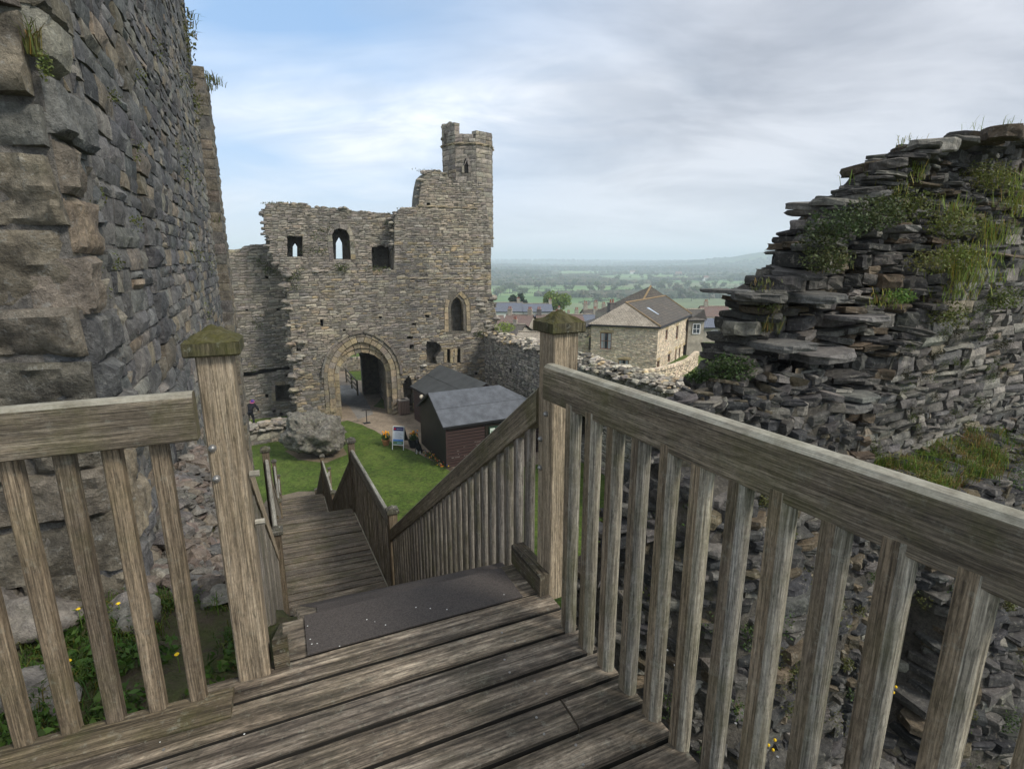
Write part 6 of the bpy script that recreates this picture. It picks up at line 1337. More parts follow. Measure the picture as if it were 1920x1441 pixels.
def window(par, fr, s0, s1, z0, z1, cols=2, rows=2, framem='brown', lintel=True, deep=0.14, curt=True):
    mb = MB()
    for (a, b, c, d) in [(s0, s1, z0, z0 + 0.07), (s0, s1, z1 - 0.07, z1), (s0, s0 + 0.07, z0, z1), (s1 - 0.07, s1, z0, z1)] + [(s0 + (s1 - s0) * i / cols - 0.02, s0 + (s1 - s0) * i / cols + 0.02, z0, z1) for i in range(1, cols)] + [(s0, s1, z0 + (z1 - z0) * i / rows - 0.02, z0 + (z1 - z0) * i / rows + 0.02) for i in range(1, rows)]:
        slab_poly(mb, fr, [(a, c), (b, c), (b, d), (a, d)], [], -deep + 0.05 + U(0, 0.004), -deep, (1, 1, 1))
    w = mb.build('window', M[framem], par)
    mb = MB(); mb.quad(fr.P(s0, z0, -deep + 0.01), fr.P(s1, z0, -deep + 0.01), fr.P(s1, z1, -deep + 0.01), fr.P(s0, z1, -deep + 0.01)); mb.build('pane', M['glass'], w)
    if curt:
        mb = MB()
        for (a, b) in ((s0, s0 + (s1 - s0) * 0.4), (s1 - (s1 - s0) * 0.35, s1)): mb.quad(fr.P(a, z0, -deep + 0.016), fr.P(b, z0, -deep + 0.016), fr.P(b, z1, -deep + 0.016), fr.P(a, z1, -deep + 0.016))
        mb.build('curtain', M['curtain'], w)
    if lintel:
        mb = MB(); stone(mb, fr, s0 - 0.18, s1 + 0.18, z1, z1 + 0.3, 0.04, 0.14, (0.42, 0.32, 0.18), 1); stone(mb, fr, s0 - 0.1, s1 + 0.1, z0 - 0.14, z0, 0.08, 0.14, (0.3, 0.26, 0.2), 1); mb.build('window_stone', M['house'], w)
def chimney(par, p, w, h, pots=2, m='hstone', ang=0.0):
    w *= 0.72; h *= 0.85
    mb = MB(); mb.box(p, w, w * 0.75, h, ang); mb.box((p[0], p[1], p[2] + h), w * 1.15, w * 0.9, 0.1, ang); c = mb.build('chimney', M[m], par)
    for i in range(pots):
        q = Vector(p) + Vector((math.cos(ang), math.sin(ang), 0)) * ((i - (pots - 1) / 2) * w * 0.42) + Vector((0, 0, h + 0.1)); mb = MB(); mb.tube([q, q + Vector((0, 0, 0.3)), q + Vector((0, 0, 0.34))], [0.10, 0.08, 0.10], 8); mb.build('chimney_pot', M['redpot'], c)
HB = -1.5; HZ = 4.1
Nc = V2(13.2, 48.0); ul = V2(-0.94, 0.34).normalized(); ur = V2(0.50, 0.866); WL, WR = 6.1, 12.5
hc = thing('stone_cottage', (13.2, 48, HB), 'honey stone house with brown windows, a brown tiled roof and three roof lights', 'house')
cl = Nc + ul * WL; HL = Plane(cl.x, cl.y, math.degrees(math.atan2(-ul.y, -ul.x))); HR = Plane(Nc.x, Nc.y, math.degrees(math.atan2(ur.y, ur.x)))
def box4(fr, x0, y0, x1, y1): a = fr.px(x0, y1); b = fr.px(x1, y0); return (a[0], b[0], a[1], b[1])
winsL = [(*box4(HL, 1124.5, 624, 1147, 654), 3, 2), (*box4(HL, 1158.5, 675, 1179, 689), 3, 1)]
winsL = [(a, b, c - (0.7 if i == 1 else 0), d, e, f) for i, (a, b, c, d, e, f) in enumerate(winsL)]
winsR = [(*box4(HR, 1230.5, 675, 1237, 701), 2, 2), (*box4(HR, 1251.5, 662, 1257, 680), 1, 2), (*box4(HR, 1263.5, 654, 1269, 692), 1, 1), (*box4(HR, 1271.5, 651, 1276, 672), 1, 2), (*box4(HR, 1279.5, 645, 1286, 671), 2, 2), (*box4(HR, 1247, 617, 1252.5, 638), 1, 2), (*box4(HR, 1266.5, 610, 1272.5, 637), 1, 2), (*box4(HR, 1285, 602, 1289, 622), 1, 2)]
def rect(w): return [(w[0], w[2]), (w[1], w[2]), (w[1], w[3]), (w[0], w[3])]
mb = MB(); slab_poly(mb, HL, [(0, HB), (WL, HB), (WL, HZ), (0, HZ)], [rect(w) for w in winsL], 0, -0.4, (0.46, 0.4, 0.31)); slab_poly(mb, HR, [(0, HB), (WR, HB), (WR, HZ), (0, HZ)], [rect(w) for w in winsR], 0, -0.4, (0.46, 0.4, 0.31))
far_ = Nc + ul * WL + ur * WR; q = [cl, far_, Nc + ur * WR]
for a, b in ((q[0], q[1]), (q[1], q[2])): mb.quad(a + Vector((0, 0, HB)), b + Vector((0, 0, HB)), b + Vector((0, 0, HZ)), a + Vector((0, 0, HZ)), (0.36, 0.31, 0.24))
mb.build('wall_core', M['house'], hc)
def lint(w): return [(w[0] - 0.18, w[3]), (w[1] + 0.18, w[3]), (w[1] + 0.18, w[3] + 0.3), (w[0] - 0.18, w[3] + 0.3)]
mb = MB(); masonry(mb, HL, [(0, HB), (WL, HB), (WL, HZ), (0, HZ)], [rect(w) for w in winsL] + [lint(w) for w in winsL], (0.09, 0.17), (0.18, 0.5), HP, (0, 0.035), 0.06, 1)
masonry(mb, HR, [(0, HB), (WR, HB), (WR, HZ), (0, HZ)], [rect(w) for w in winsR] + [lint(w) for w in winsR], (0.09, 0.17), (0.18, 0.5), HP, (0, 0.035), 0.06, 1)
mb.build('wall', M['house'], hc)
for w in winsL: window(hc, HL, w[0], w[1], w[2], w[3], w[4], w[5])
for i, w in enumerate(winsR):
    if i == 2:
        mb = MB(); slab_poly(mb, HR, rect(w), [], -0.1, -0.14); mb.build('door', M['brown'], hc); mb = MB(); stone(mb, HR, w[0] - 0.18, w[1] + 0.18, w[3], w[3] + 0.3, 0.04, 0.14, (0.42, 0.32, 0.18), 1); mb.build('door_lintel', M['house'], hc)
    else: window(hc, HR, w[0], w[1], w[2], w[3], w[4], w[5], curt=False)
Z = lambda p, z: V2(p.x, p.y, z)
o_ = 0.25; e1 = Z(Nc - ul * o_ - ur * o_, HZ); e2 = Z(cl + ul * o_ - ur * o_, HZ); e3 = Z(far_ + ul * o_ + ur * o_, HZ); e4 = Z(Nc + ur * (WR + o_) - ul * o_, HZ)
rA = aty(1173, 571, 51.2); rB = aty(1247, 555, 61.0); zr = (rA.z + rB.z) / 2; rA.z = zr + 0.1; rB.z = zr + 0.1
mb = MB(); roofquad(mb, e1, e4, rB, rA); roofquad(mb, e3, e2, rA, rB); rooftri(mb, e4, e3, rB); rf = mb.build('roof', M['stoneslate'], hc)
mb = MB(); rooftri(mb, e2, e1, rA); mb.build('hipped_roof_end', M['palehip'], rf)
mb = MB(); mb.tube([e1 + Vector((0, 0, .06)), rA + Vector((0, 0, .03)), rB + Vector((0, 0, .03)), e4 + Vector((0, 0, .06))], 0.085, 6); mb.build('ridge_tiles', M['orange'], rf)
mb = MB(); mb.tube([e2 - Vector((0, 0, .1)), e1 - Vector((0, 0, .1)), e4 - Vector((0, 0, .1))], 0.08, 6); mb.build('gutter', M['black'], hc)
nn = (e4 - e1).cross(rA - e1).normalized()
for (x0, y0, x1, y1) in ((1214, 578, 1236, 591), (1226, 575, 1248, 587), (1248, 569, 1268, 581)):
    def onroof(x, y): r = Vector(ray(x, y)); E0 = Vector((0, 0, EYE)); return E0 + r * ((e1 - E0).dot(nn) / r.dot(nn))
    a = onroof(x0, y0); b = onroof(x1, y1); d = (b - a).normalized(); s_ = nn.cross(d).normalized() * 0.3; up_ = nn * (0.09 if nn.z > 0 else -0.09)
    mb = MB(); mb.prism([a - s_ + up_ * 0.2, b - s_ + up_ * 0.2, b + s_ + up_ * 0.2, a + s_ + up_ * 0.2], [a - s_ + up_, b - s_ + up_, b + s_ + up_, a + s_ + up_]); w = mb.build('roof_light', plain_mat('skylight_glass', (0.42, 0.5, 0.58), 0.2, 0.1, 2), rf)
# pyramid roof of the rear range
pk = aty(1220, 536, 60.0); mb = MB(); c0 = [V2(15.4 + dx, 60 + dy, 4.4) for dx, dy in ((-6.2, -0.8), (-2.4, -3.6), (4.6, 2.6), (0, 7))]
for i in range(4): rooftri(mb, c0[i], c0[(i + 1) % 4], pk)
mb.build('rear_roof', M['stoneslate'], hc); mb = MB(); mb.tube([c0[1], pk], 0.12, 6); mb.build('hip_tiles', M['orange'], hc)
mb = MB()
for i in range(4): a, b = c0[i], c0[(i + 1) % 4]; mb.quad(a * 1 + Vector((0, 0, -7)), b + Vector((0, 0, -7)), b, a)
mb.build('rear_wall', M['hstone'], hc)
cp = aty(1146, 590, 55); chimney(hc, (cp.x, cp.y, cp.z - 1.5), 0.95, 3.1, 2, 'darkwall', 0.4)
# lean-to on the left of the cottage
t = thing('cottage_annexe', (7, 51, HB), 'low stone annexe with one narrow brown window against the left of the stone house', 'house'); a = cl + ul * 5.2 + V2(0.3, 0.8); b = cl + V2(0.3, 0.8)
AN = Plane(a.x, a.y, math.degrees(math.atan2(b.y - a.y, b.x - a.x))); wq = box4(AN, 1103.5, 633, 1112, 656); hA = AN.px(1081, 625)[1]; hB_ = AN.px(1112, 608)[1]; La = (b - a).length
py_ = [(0, HB), (La, HB), (La, 3.9), (La - 1.2, 3.4), (0.6, 2.4), (0, 2.2)]
mb = MB(); slab_poly(mb, AN, py_, [rect(wq)], 0, -0.4); mb.build('wall_core', M['mortar'], t); mb = MB(); masonry(mb, AN, py_, [rect(wq), lint(wq)], (0.09, 0.17), (0.18, 0.5), HP[1:], (0, 0.035), 0.06, 1); mb.build('wall', M['house'], t); window(t, AN, *wq, 1, 2, curt=False)
mb = MB(); roofquad(mb, AN.P(-0.2, 2.15, 0.15), AN.P(La, 3.95, 0.15), AN.P(La, 4.3, -4), AN.P(-0.2, 2.6, -4)); mb.build('roof', M['stoneslate'], t)
# curved garden wall and terrace in front
t = thing('garden_wall', (13, 43, -1), 'low curved stone garden wall in front of the stone house', 'wall'); L0 = [(1208, 728), (1232, 740), (1262, 738), (1290, 726), (1306, 712)]
P = [aty(x, y, 42.5 + 0.55 * i * i) for i, (x, y) in enumerate(L0)]
mbc = MB(); mbf = MB()
for a, b in zip(P, P[1:]):
    fr = Plane(a.x, a.y, math.degrees(math.atan2(b.y - a.y, b.x - a.x))); L = math.hypot(b.x - a.x, b.y - a.y); slab_poly(mbc, fr, [(0, -2), (L, -2), (L, 1.05), (0, 1.05)], [], 0, -0.4)
    masonry(mbf, fr, [(0, -2), (L, -2), (L, 1.0), (0, 1.0)], [], (0.1, 0.17), (0.2, 0.5), HP, (0, 0.05), 0.06, 1); masonry(mbf, fr, [(0, 1.0), (L, 1.0), (L, 1.3), (0, 1.3)], [], (0.26, 0.27), (0.12, 0.2), HP, (0, 0.05), 0.4, 1)
mbc.build('wall_core', M['mortar'], t); mbf.build('wall_facing', M['house'], t)
cx, cy = aty(1262, 700, 47).xy; t = thing('garden_table', (cx, cy, -0.9), 'dark garden table with orange pots on the terrace by the house', 'garden table')
mb = MB(); mb.tube([Vector((cx, cy, -0.9)), Vector((cx, cy, 0.4))], 0.06, 6); mb.tube([Vector((cx, cy, 0.4)), Vector((cx, cy, 0.45))], 0.6, 12); mb.build('table', M['black'], t); mb = MB(); mb.tube([Vector((cx + 0.2, cy, 0.45)), Vector((cx + 0.2, cy, 0.75))], [0.14, 0.2], 8, (0.45, 0.17, 0.07)); mb.build('pot', M['attr'], t)

# ---- village houses
def vhouse(lab, px0, px1, pyr, pye, Y, roof='pantile', wall='hstone', dep=6.0, ang=0, chs=(), hip=False, gable=0, wh=4.5, name='village_house', dorm=0):
    a = aty(px0, pye, Y); b = aty(px1, pye, Y); rg = aty((px0 + px1) / 2, pyr, Y + dep / 2).z; L = (b - a).length; c = (a + b) / 2; an = math.radians(ang); u = V2(math.cos(an), math.sin(an)); v = V2(-u.y, u.x); ze = a.z; g0 = ze - wh
    base = V2(c.x, c.y) - u * L / 2; P = lambda s, d, z: base + u * s + v * d + Vector((0, 0, z))
    t = thing(name, (c.x, c.y, g0), lab, 'house', 'houses of the village below the castle'); mb = MB()
    for d in (0, dep): mb.quad(P(0, d, g0), P(L, d, g0), P(L, d, ze), P(0, d, ze))
    for s in (0, L):
        k = mb.add([P(s, 0, g0), P(s, dep, g0), P(s, dep, ze), P(s, dep / 2, ze if hip else rg), P(s, 0, ze)]); mb.face(tuple(range(k, k + 5)))
    mb.build('wall', M[wall], t); mb = MB(); o = 0.3; hr = dep / 2 if hip else -0.15
    roofquad(mb, P(-.15, -o, ze - .1), P(L + .15, -o, ze - .1), P(L - hr, dep / 2, rg), P(hr, dep / 2, rg)); roofquad(mb, P(L + .15, dep + o, ze - .1), P(-.15, dep + o, ze - .1), P(hr, dep / 2, rg), P(L - hr, dep / 2, rg))
    if hip: rooftri(mb, P(-.15, dep + o, ze - .1), P(-.15, -o, ze - .1), P(hr, dep / 2, rg)); rooftri(mb, P(L + .15, -o, ze - .1), P(L + .15, dep + o, ze - .1), P(L - hr, dep / 2, rg))
    rf = mb.build('roof', M[roof], t); mb = MB(); mb.tube([P(hr, dep / 2, rg + .03), P(L - hr, dep / 2, rg + .03)], 0.11, 6); mb.build('ridge', M['palehip'], rf)
    n = max(1, int(L / 3.2))
    for i in range(n):
        s = L * (i + 0.5) / n; fr = Plane(base.x, base.y, ang); window(t, fr, s - 0.45, s + 0.45, ze - 1.6, ze - 0.5, 2, 2, 'white', False, -0.06, False)
    for (k, w, h) in chs: q = P(L * k, dep / 2, rg - 0.5); chimney(t, q, w, h + 0.5, 2, wall if wall != 'render' else 'hstone', an)
    return t
vhouse('long slate roofed terrace with white walls beyond the gatehouse, left part', 905, 981, 567, 583, 118, 'slate', 'render', 6, 3, ((0.9, 0.9, 1.0), (0.2, 0.9, 1.0)))
vhouse('slate roofed terrace with white walls, right part next to the green tree', 982, 1036, 569, 583, 118, 'slate', 'render', 6, 3, ((0.97, 0.9, 1.0),))
vhouse('house with a brown tiled roof and dark gable left of the cottage chimney', 1010, 1098, 590, 611, 72, 'pantile', 'darkwall', 7, 2, ((0.05, 0.9, 0.9), (0.45, 0.7, 0.5)))
vhouse('brown tiled house behind the curtain wall, middle of the left cluster', 940, 990, 590, 610, 70, 'pantile', 'hstone', 6, -14, ((0.1, 0.8, 0.9), (0.9, 0.8, 0.9)))
vhouse('grey-brown roofed house nearest the gatehouse corner', 918, 966, 607, 634, 56, 'stoneslate', 'hstone', 6.5, -20, ((0.6, 0.6, 0.6),))
vhouse('small roofed outbuilding behind the rubble wall top, by the moss-capped newel', 966, 1012, 622, 648, 50, 'palehip', 'darkwall', 5, -10, ())
vhouse('slate roofed house half hidden behind the brown tiled roof', 1080, 1128, 589, 606, 82, 'slate', 'hstone', 6, 4, ((0.15, 0.8, 0.9), (0.9, 0.7, 1.0)))
vhouse('house with tall chimneys behind the cottage on its left', 1098, 1142, 580, 592, 96, 'stoneslate', 'hstone', 6, 2, ((0.1, 1.0, 1.4), (0.55, 1.0, 1.6), (0.9, 0.9, 1.2)))
vhouse('stone house with a low brown hipped roof just right of the cottage', 1291, 1322, 580, 598, 58, 'stoneslate', 'hstone', 7, 8, (), True, wh=6.5)
vhouse('house with a red tiled roof beside the ruined wall', 1322, 1372, 574, 592, 92, 'pantile', 'hstone', 7, -6, ((0.2, 0.9, 1.0),))
vhouse('slate roofed house at the foot of the ruined wall', 1318, 1362, 596, 612, 74, 'slate', 'hstone', 6, 6, ((0.1, 0.7, 1.2),))
vhouse('brown roofed house with a red chimney behind the long terrace', 1055, 1082, 592, 600, 105, 'pantile', 'hstone', 6, 0, ((0.5, 0.8, 1.0),))
vhouse('low roofed house at the gatehouse corner under the white terrace', 912, 946, 592, 606, 84, 'pantile', 'hstone', 6, 6, ((0.5, 0.8, 0.9),))
vhouse('slate roofed house between the white terrace and the brown tiled house', 985, 1016, 590, 603, 88, 'slate', 'hstone', 6, -4, ((0.2, 0.8, 0.9), (0.8, 0.8, 0.8)))
vhouse('narrow gabled house under the green tree', 1040, 1062, 583, 594, 112, 'pantile', 'hstone', 6, 2, ((0.5, 0.7, 0.9),))
vhouse('house seen through the gate arch beyond the boundary wall', 600, 700, 640, 668, 62, 'slate', 'hstone', 6, 10, (), wh=3.5)
# ---- trees
def crown(mb, c, rx, ry, rz, n, size, col, lobes=9, gap=0.35):
    L = []
    for _ in range(lobes):
        a = U(0, 6.28); e = U(-0.7, 1.0); r = U(0.35, 0.75); L.append((Vector((math.cos(a) * r * rx, math.sin(a) * r * ry, e * rz * 0.6)), U(0.32, 0.5)))
    for _ in range(n):
        o, k = random.choice(L); d = Vector((random.gauss(0, 1), random.gauss(0, 1), random.gauss(0, 1))).normalized() * (R() ** 0.4) * k
        q = Vector(c) + o + Vector((d.x * rx, d.y * ry, d.z * rz))
        a = Vector((U(-1, 1), U(-1, 1), U(-1, 1))).normalized(); b = a.cross(Vector((U(-1, 1), U(-1, 1), U(-1, 1)))).normalized(); s = size * U(0.6, 1.4)
        k_ = mb.add([q - a * s, q - b * s * 0.7, q + a * s, q + b * s * 0.7]); mb.face((k_, k_ + 1, k_ + 2, k_ + 3), jitter(col, 0.35, 0.12))
M['bark'] = plain_mat('bark', (0.09, 0.07, 0.05), 0.9, 0.3, 10)
def tree(name, loc, h, w, col, lab, n=1600, size=0.28, group=None, cat='tree', bare=False, lob=9):
    t = thing(name, loc, lab, cat, group); L = Vector(loc); mb = MB(); mb.tube([L, L + Vector((0, 0, h * 0.35)), L + Vector((0.1, 0, h * 0.7))], [w * 0.035, w * 0.028, w * 0.012], 6)
    for i in range(10 if not bare else 26):
        a = U(0, 6.28); z = h * U(0.3, 0.6); e = Vector((math.cos(a) * w * U(0.25, 0.45), math.sin(a) * w * U(0.25, 0.45), h * U(0.6, 0.95))); mb.tube([L + Vector((0, 0, z)), L + Vector((e.x * 0.5, e.y * 0.5, (z + e.z) / 2)), L + e], [w * 0.015, w * 0.01, w * 0.004], 4)
    mb.build('trunk', M['bark'], t); mb = MB(); crown(mb, L + Vector((0, 0, h * 0.62)), w / 2, w / 2, h * 0.42, n, size, col, lob); mb.build('crown', M['leaf'], t); return t
p = aty(1043, 590, 150); tree('broadleaf_tree', (p.x, p.y, p.z - 3), 9.8, 8.6, (0.15, 0.20, 0.045), 'fresh green round tree beyond the slate roofed terrace', 4200, 0.30, lob=14)
p = aty(971, 568, 160); tree('pine_tree', (p.x, p.y, p.z - 5), 7.8, 6.0, (0.03, 0.05, 0.03), 'dark flat-topped evergreen behind the white terrace', 1600, 0.3, lob=8)
p = aty(668, 690, 56); tree('round_bush', (p.x, p.y, 0), 2.6, 2.8, (0.10, 0.10, 0.04), 'olive brown bush seen through the gate arch', 1500, 0.10, cat='bush')
protos = []
base_cols = [((0.10, 0.115, 0.06), 'hazy green'), ((0.20, 0.165, 0.13), 'bare brown'), ((0.14, 0.165, 0.07), 'yellow green'), ((0.09, 0.095, 0.065), 'dull dark')]
spots = [(932, 528), (948, 545), (965, 520), (990, 530), (1010, 545), (1028, 538), (1052, 528), (1062, 548), (1078, 535), (1094, 560), (1108, 552), (1122, 545), (1135, 562), (1150, 548), (1168, 540), (1180, 556), (1200, 538), (1240, 548), (1255, 540), (1272, 552), (1288, 542), (1305, 556), (1325, 549), (1340, 540), (1120, 572), (1100, 578), (1296, 565), (1330, 562), (1360, 520), (1385, 514), (1400, 530), (1058, 572), (1145, 535), (1217, 527), (1090, 520)]
def on_ground(px, py):
    r = ray(px, py); t = 60.0
    for _ in range(4000):
        if EYE + r[2] * t < gh(r[0] * t, r[1] * t): break
        t *= 1.006
    return Vector((r[0] * t, r[1] * t, EYE + r[2] * t)), t
mshare = {}
for _ in range(150):
    y_ = 511 + 54 * R() ** 1.5; x_ = U(925, 1425)
    if noise.noise(Vector((x_ / 60, y_ / 9, 0))) > -0.12: spots.append((x_, y_))
for i, (x, y) in enumerate(spots):
    p, t_ = on_ground(x, y); 
    ci = [0, 2, 1, 0, 3, 1, 0, 3, 0, 1][i % 10] if i != 6 else 1; s = U(0.6, 1.3)
    lab = '%s tree in the valley, %s' % (base_cols[ci][1], ('left of the green tree' if x < 1016 else 'above the green tree' if x < 1075 else 'above the cottage roof' if x < 1240 else 'right of the cottage') + (', far off' if t_ > 900 else ', mid distance' if t_ > 480 else ', near the village'))
    if ci not in mshare: mshare[ci] = tree('valley_tree', (0, 0, 0), 11, 11, base_cols[ci][0], lab, 520 if ci != 1 else 380, 0.62, 'trees scattered over the valley', bare=(ci == 1)); o = mshare[ci]
    else: o = copy_tree(mshare[ci])
    o.location = (p.x, p.y, p.z - 0.3); o.scale = (s, s, s * U(0.85, 1.1)); o.rotation_euler = (0, 0, U(0, 6)); o['label'] = lab
# hedgerows and far woods
mb = MB()
hl = [((925, 551), (1010, 549)), ((930, 541), (1060, 543)), ((1085, 568), (1180, 560)), ((1120, 548), (1240, 545)), ((1240, 562), (1420, 552)), ((1260, 540), (1420, 536)), ((1290, 553), (1410, 566)), ((925, 532), (1100, 527)), ((1100, 530), (1300, 529)), ((1300, 528), (1430, 527)), ((1060, 560), (1130, 552)), ((1330, 540), (1300, 560))]
for (a, b) in hl:
    pa, _ = on_ground(*a); pb_, _ = on_ground(*b); L = (pb_ - pa).length; n = int(L / 1.6)
    for i in range(n):
        if noise.noise(Vector((i * 0.12, a[0], 0))) < -0.25: continue
        q = pa.lerp(pb_, i / n); q.z = gh(q.x, q.y); hgt = U(0.8, 2.0) * (3 if R() < 0.07 else 1)
        leaves(mb, q + Vector((0, U(-1, 1), hgt * 0.5)), 7 if hgt < 2.5 else 26, hgt * 0.8, 0.8, random.choice([(0.06, 0.075, 0.04), (0.09, 0.08, 0.055)]), (1, 1, 0.7))
tag(mb.build('hedgerows', M['leaf']), 'dark hedgerows dividing the valley fields', 'hedge', kind='stuff')
mb = MB(); cnt = 0
for i in range(26000):  # wooded bands between the fields
    y = 620 * (3.0 ** R()); x = y * U(-0.12, 0.6)
    if noise.noise(Vector((x / 260 + 4, y / 75, 9))) < 0.24: continue
    r = U(2.2, 4.5); rock(mb, (x, y, gh(x, y) + r * 0.6), r, jitter(random.choice([(0.06, 0.07, 0.04), (0.09, 0.085, 0.055), (0.12, 0.10, 0.075)]), 0.25), (1.4, 1.3, 1.0), 5, 3, 0.6)
for i in range(22000):
    y = 1150 * (5.5 ** R()); x = y * U(-0.25, 0.75)
    if noise.noise(Vector((x / 700, y / 420, 2))) < (0.16 if y < 1900 else -0.02) and not (abs(y - 2300) < 220): continue
    z = gh(x, y); r = U(6, 11); col = jitter(random.choice([(0.03, 0.045, 0.028), (0.045, 0.055, 0.03), (0.06, 0.055, 0.04)]), 0.2); rock(mb, (x, y, z + r * 0.6), r, col, (1.3, 1.3, 1.0), 6, 4, 0.5); cnt += 1
tag(mb.build('far_woods', M['leaf']), 'dark woods along the far side of the valley', 'woods', kind='stuff')
for i, (x, y, w, lab) in enumerate([(980, 515, 24, 'pale farmhouse far left in the valley woods'), (1186, 514, 16, 'white farmhouse in the far woods above the cottage'), (1272, 517, 20, 'reddish farmhouse in the far woods'), (1322, 527, 10, 'small white farmhouse below the far wood edge'), (1378, 525, 22, 'white farmhouse nearest the ruined wall')]):
    p, t_ = on_ground(x, y); s = min(w, 16); c = [(0.6, 0.55, 0.48), (0.7, 0.68, 0.62), (0.5, 0.3, 0.22), (0.7, 0.68, 0.62), (0.7, 0.68, 0.64)][i]; t = thing('farmhouse', p, lab, 'house', 'farmhouses across the valley'); mb = MB(); mb.box(p, s, 8, 7, U(-.3, .3), c); mb.build('wall', M['attr'], t)
    mb = MB(); mb.prism([p + Vector((-s / 2 - .5, -4.6, 7)), p + Vector((-s / 2 - .5, 4.6, 7)), p + Vector((-s / 2 - .5, 0, 11))], [p + Vector((s / 2 + .5, -4.6, 7)), p + Vector((s / 2 + .5, 4.6, 7)), p + Vector((s / 2 + .5, 0, 11))], (0.22, 0.13, 0.10)); mb.build('roof', M['attr'], t)

# ================================================================ AIR, SKY, LIGHT, CAMERA
bpy.ops.mesh.primitive_cube_add(size=1, location=(0, 3300, 0)); hz = bpy.context.object; hz.name = 'haze'; hz.scale = (17000, 9400, 260); hz.location.z = -50; tag(hz, 'thin pale haze over the valley', 'haze', kind='stuff')
m = bpy.data.materials.new('haze_air'); m.use_nodes = True; nt = m.node_tree; nt.nodes.clear(); out = nt.nodes.new('ShaderNodeOutputMaterial'); pv = nt.nodes.new('ShaderNodeVolumePrincipled')
pv.inputs['Color'].default_value = (0.82, 0.92, 1.0, 1); pv.inputs['Density'].default_value = HAZE; pv.inputs['Anisotropy'].default_value = 0.0
nt.links.new(pv.outputs[0], out.inputs['Volume']); hz.data.materials.append(m); hz.display_type = 'WIRE'
SUN_AZ, SUN_EL = math.radians(118), math.radians(44)    # azimuth from +Y clockwise
w = bpy.data.worlds.new('World'); sc.world = w; w.use_nodes = True; nt = w.node_tree; bg = nt.nodes['Background']
sky = nt.nodes.new('ShaderNodeTexSky'); sky.sky_type = 'NISHITA'; sky.sun_disc = False; sky.sun_elevation = SUN_EL; sky.sun_rotation = SUN_AZ; sky.air_density = 1.0; sky.dust_density = 2.0; sky.altitude = 100
tc = nt.nodes.new('ShaderNodeTexCoord'); dirv = tc.outputs['Generated']
sep = nt.nodes.new('ShaderNodeSeparateXYZ'); nt.links.new(dirv, sep.inputs[0])
# cloud layer: project the view direction on a high flat sheet
zc = math_(nt, 'MAXIMUM', sep.outputs['Z'], 0.0); den = math_(nt, 'ADD', zc, 0.22); cb = nt.nodes.new('ShaderNodeCombineXYZ')
nt.links.new(math_(nt, 'DIVIDE', sep.outputs['X'], den), cb.inputs[0]); nt.links.new(math_(nt, 'DIVIDE', sep.outputs['Y'], den), cb.inputs[1])
cv = cb.outputs[0]; n1 = tex_noise(nt, mapping(nt, cv, (0.55, 0.9, 1), (3.1, 0.4, 0)), 1.0, 5, 0.5, 0.4); n2 = tex_noise(nt, mapping(nt, cv, (1.5, 3.0, 1), (0.3, 5.0, 0)), 1.0, 8, 0.62, 1.0)
def blob(px, py, r0, r1):
    d = Vector(ray(px, py)).normalized(); vm = nt.nodes.new('ShaderNodeVectorMath'); vm.operation = 'DISTANCE'; nt.links.new(dirv, vm.inputs[0]); vm.inputs[1].default_value = d
    wob = math_(nt, 'ADD', vm.outputs['Value'], math_(nt, 'MULTIPLY', math_(nt, 'SUBTRACT', n1, 0.5), 0.7)); return ramp(nt, wob, [(r0, 1.0), (r1, 0.0)])
blue = mix(nt, 0.55, mix(nt, 1.0, sky.outputs[0], (0.1, 0.1, 0.1), 'MULTIPLY'), (0.33, 0.53, 0.82))
white = mix(nt, ramp(nt, n2, [(0.35, 0.0), (0.65, 1.0)]), (0.54, 0.60, 0.68), (0.80, 0.82, 0.86))
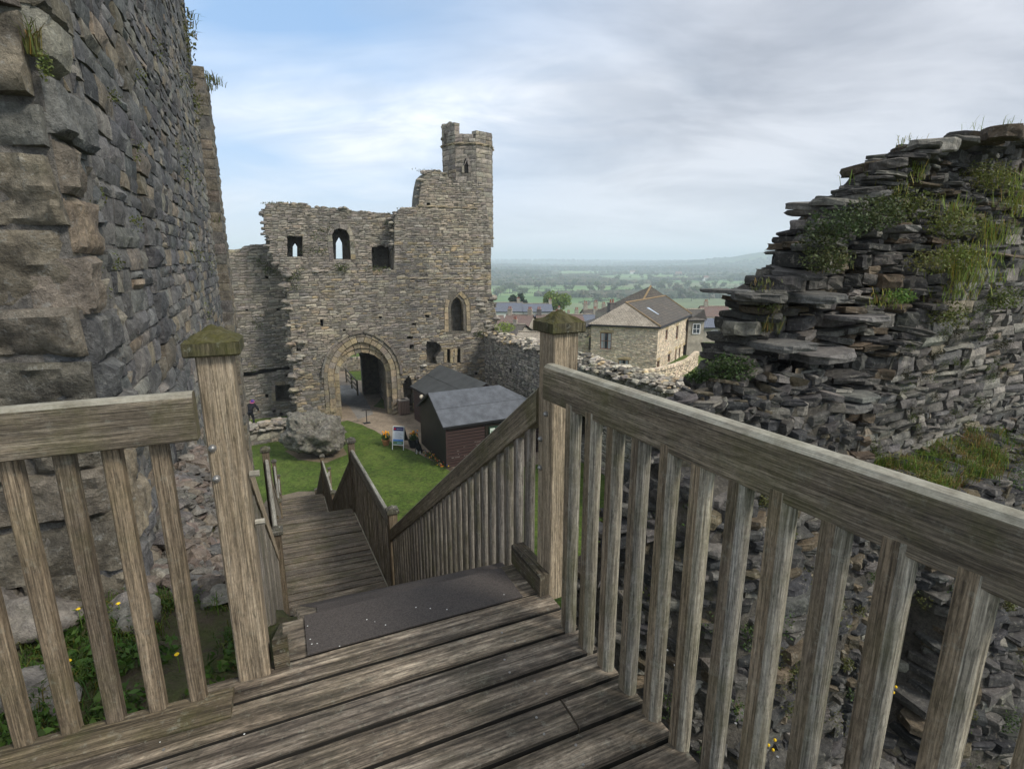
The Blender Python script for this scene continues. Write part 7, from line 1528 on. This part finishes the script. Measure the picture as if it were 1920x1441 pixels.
col = mix(nt, math_(nt, 'MULTIPLY', ramp(nt, n1, [(0.40, 0.0), (0.60, 1.0)]), 0.85), blue, white)
col = mix(nt, math_(nt, 'MULTIPLY', blob(1780, 20, 0.02, 0.36), 0.7), col, (0.82, 0.82, 0.84))
n3 = tex_noise(nt, mapping(nt, cv, (0.9, 1.5, 1), (7, 2, 0)), 1.0, 6, 0.55, 0.5); grey = mix(nt, ramp(nt, n3, [(0.38, 0.0), (0.62, 1.0)]), (0.27, 0.30, 0.36), (0.52, 0.545, 0.60))
col = mix(nt, math_(nt, 'MULTIPLY', blob(1620, 300, 0.30, 0.72), 0.95), col, grey)
hzn = ramp(nt, sep.outputs['Z'], [(0.0, 0.85), (0.22, 0.0)]); col = mix(nt, hzn, col, (0.60, 0.64, 0.70))
over = ramp(nt, sep.outputs['Z'], [(0.55, 0.0), (0.8, 1.0)]); col = mix(nt, over, col, (0.62, 0.66, 0.72))
nt.links.new(col, bg.inputs['Color']); bg.inputs['Strength'].default_value = SKYS
sd = bpy.data.lights.new('Sun', 'SUN'); sd.energy = SUNS; sd.angle = math.radians(14); sd.color = (1.0, 0.95, 0.87); so = bpy.data.objects.new('Sun', sd); COL.objects.link(so)
sdir = Vector((math.sin(SUN_AZ) * math.cos(SUN_EL), math.cos(SUN_AZ) * math.cos(SUN_EL), math.sin(SUN_EL))); so.rotation_euler = (-sdir).to_track_quat('-Z', 'Y').to_euler(); so.location = (0, 0, 60)
cam = bpy.data.cameras.new('Camera'); co = bpy.data.objects.new('Camera', cam); COL.objects.link(co); co.location = (0, 0, EYE); co.rotation_euler = (math.pi / 2 - PITCH, 0, 0)
cam.sensor_width = 36; cam.lens = 36 * 1000 / 1920; cam.clip_start = 0.05; cam.clip_end = 40000; sc.camera = co
sc.view_settings.view_transform = 'Standard'; sc.view_settings.look = 'None'; sc.view_settings.exposure = EXPO; sc.view_settings.gamma = 1
sc.cycles.max_bounces = 5; sc.cycles.diffuse_bounces = 3; sc.cycles.volume_bounces = 1; sc.cycles.use_denoising = True; sc.cycles.volume_step_rate = 4
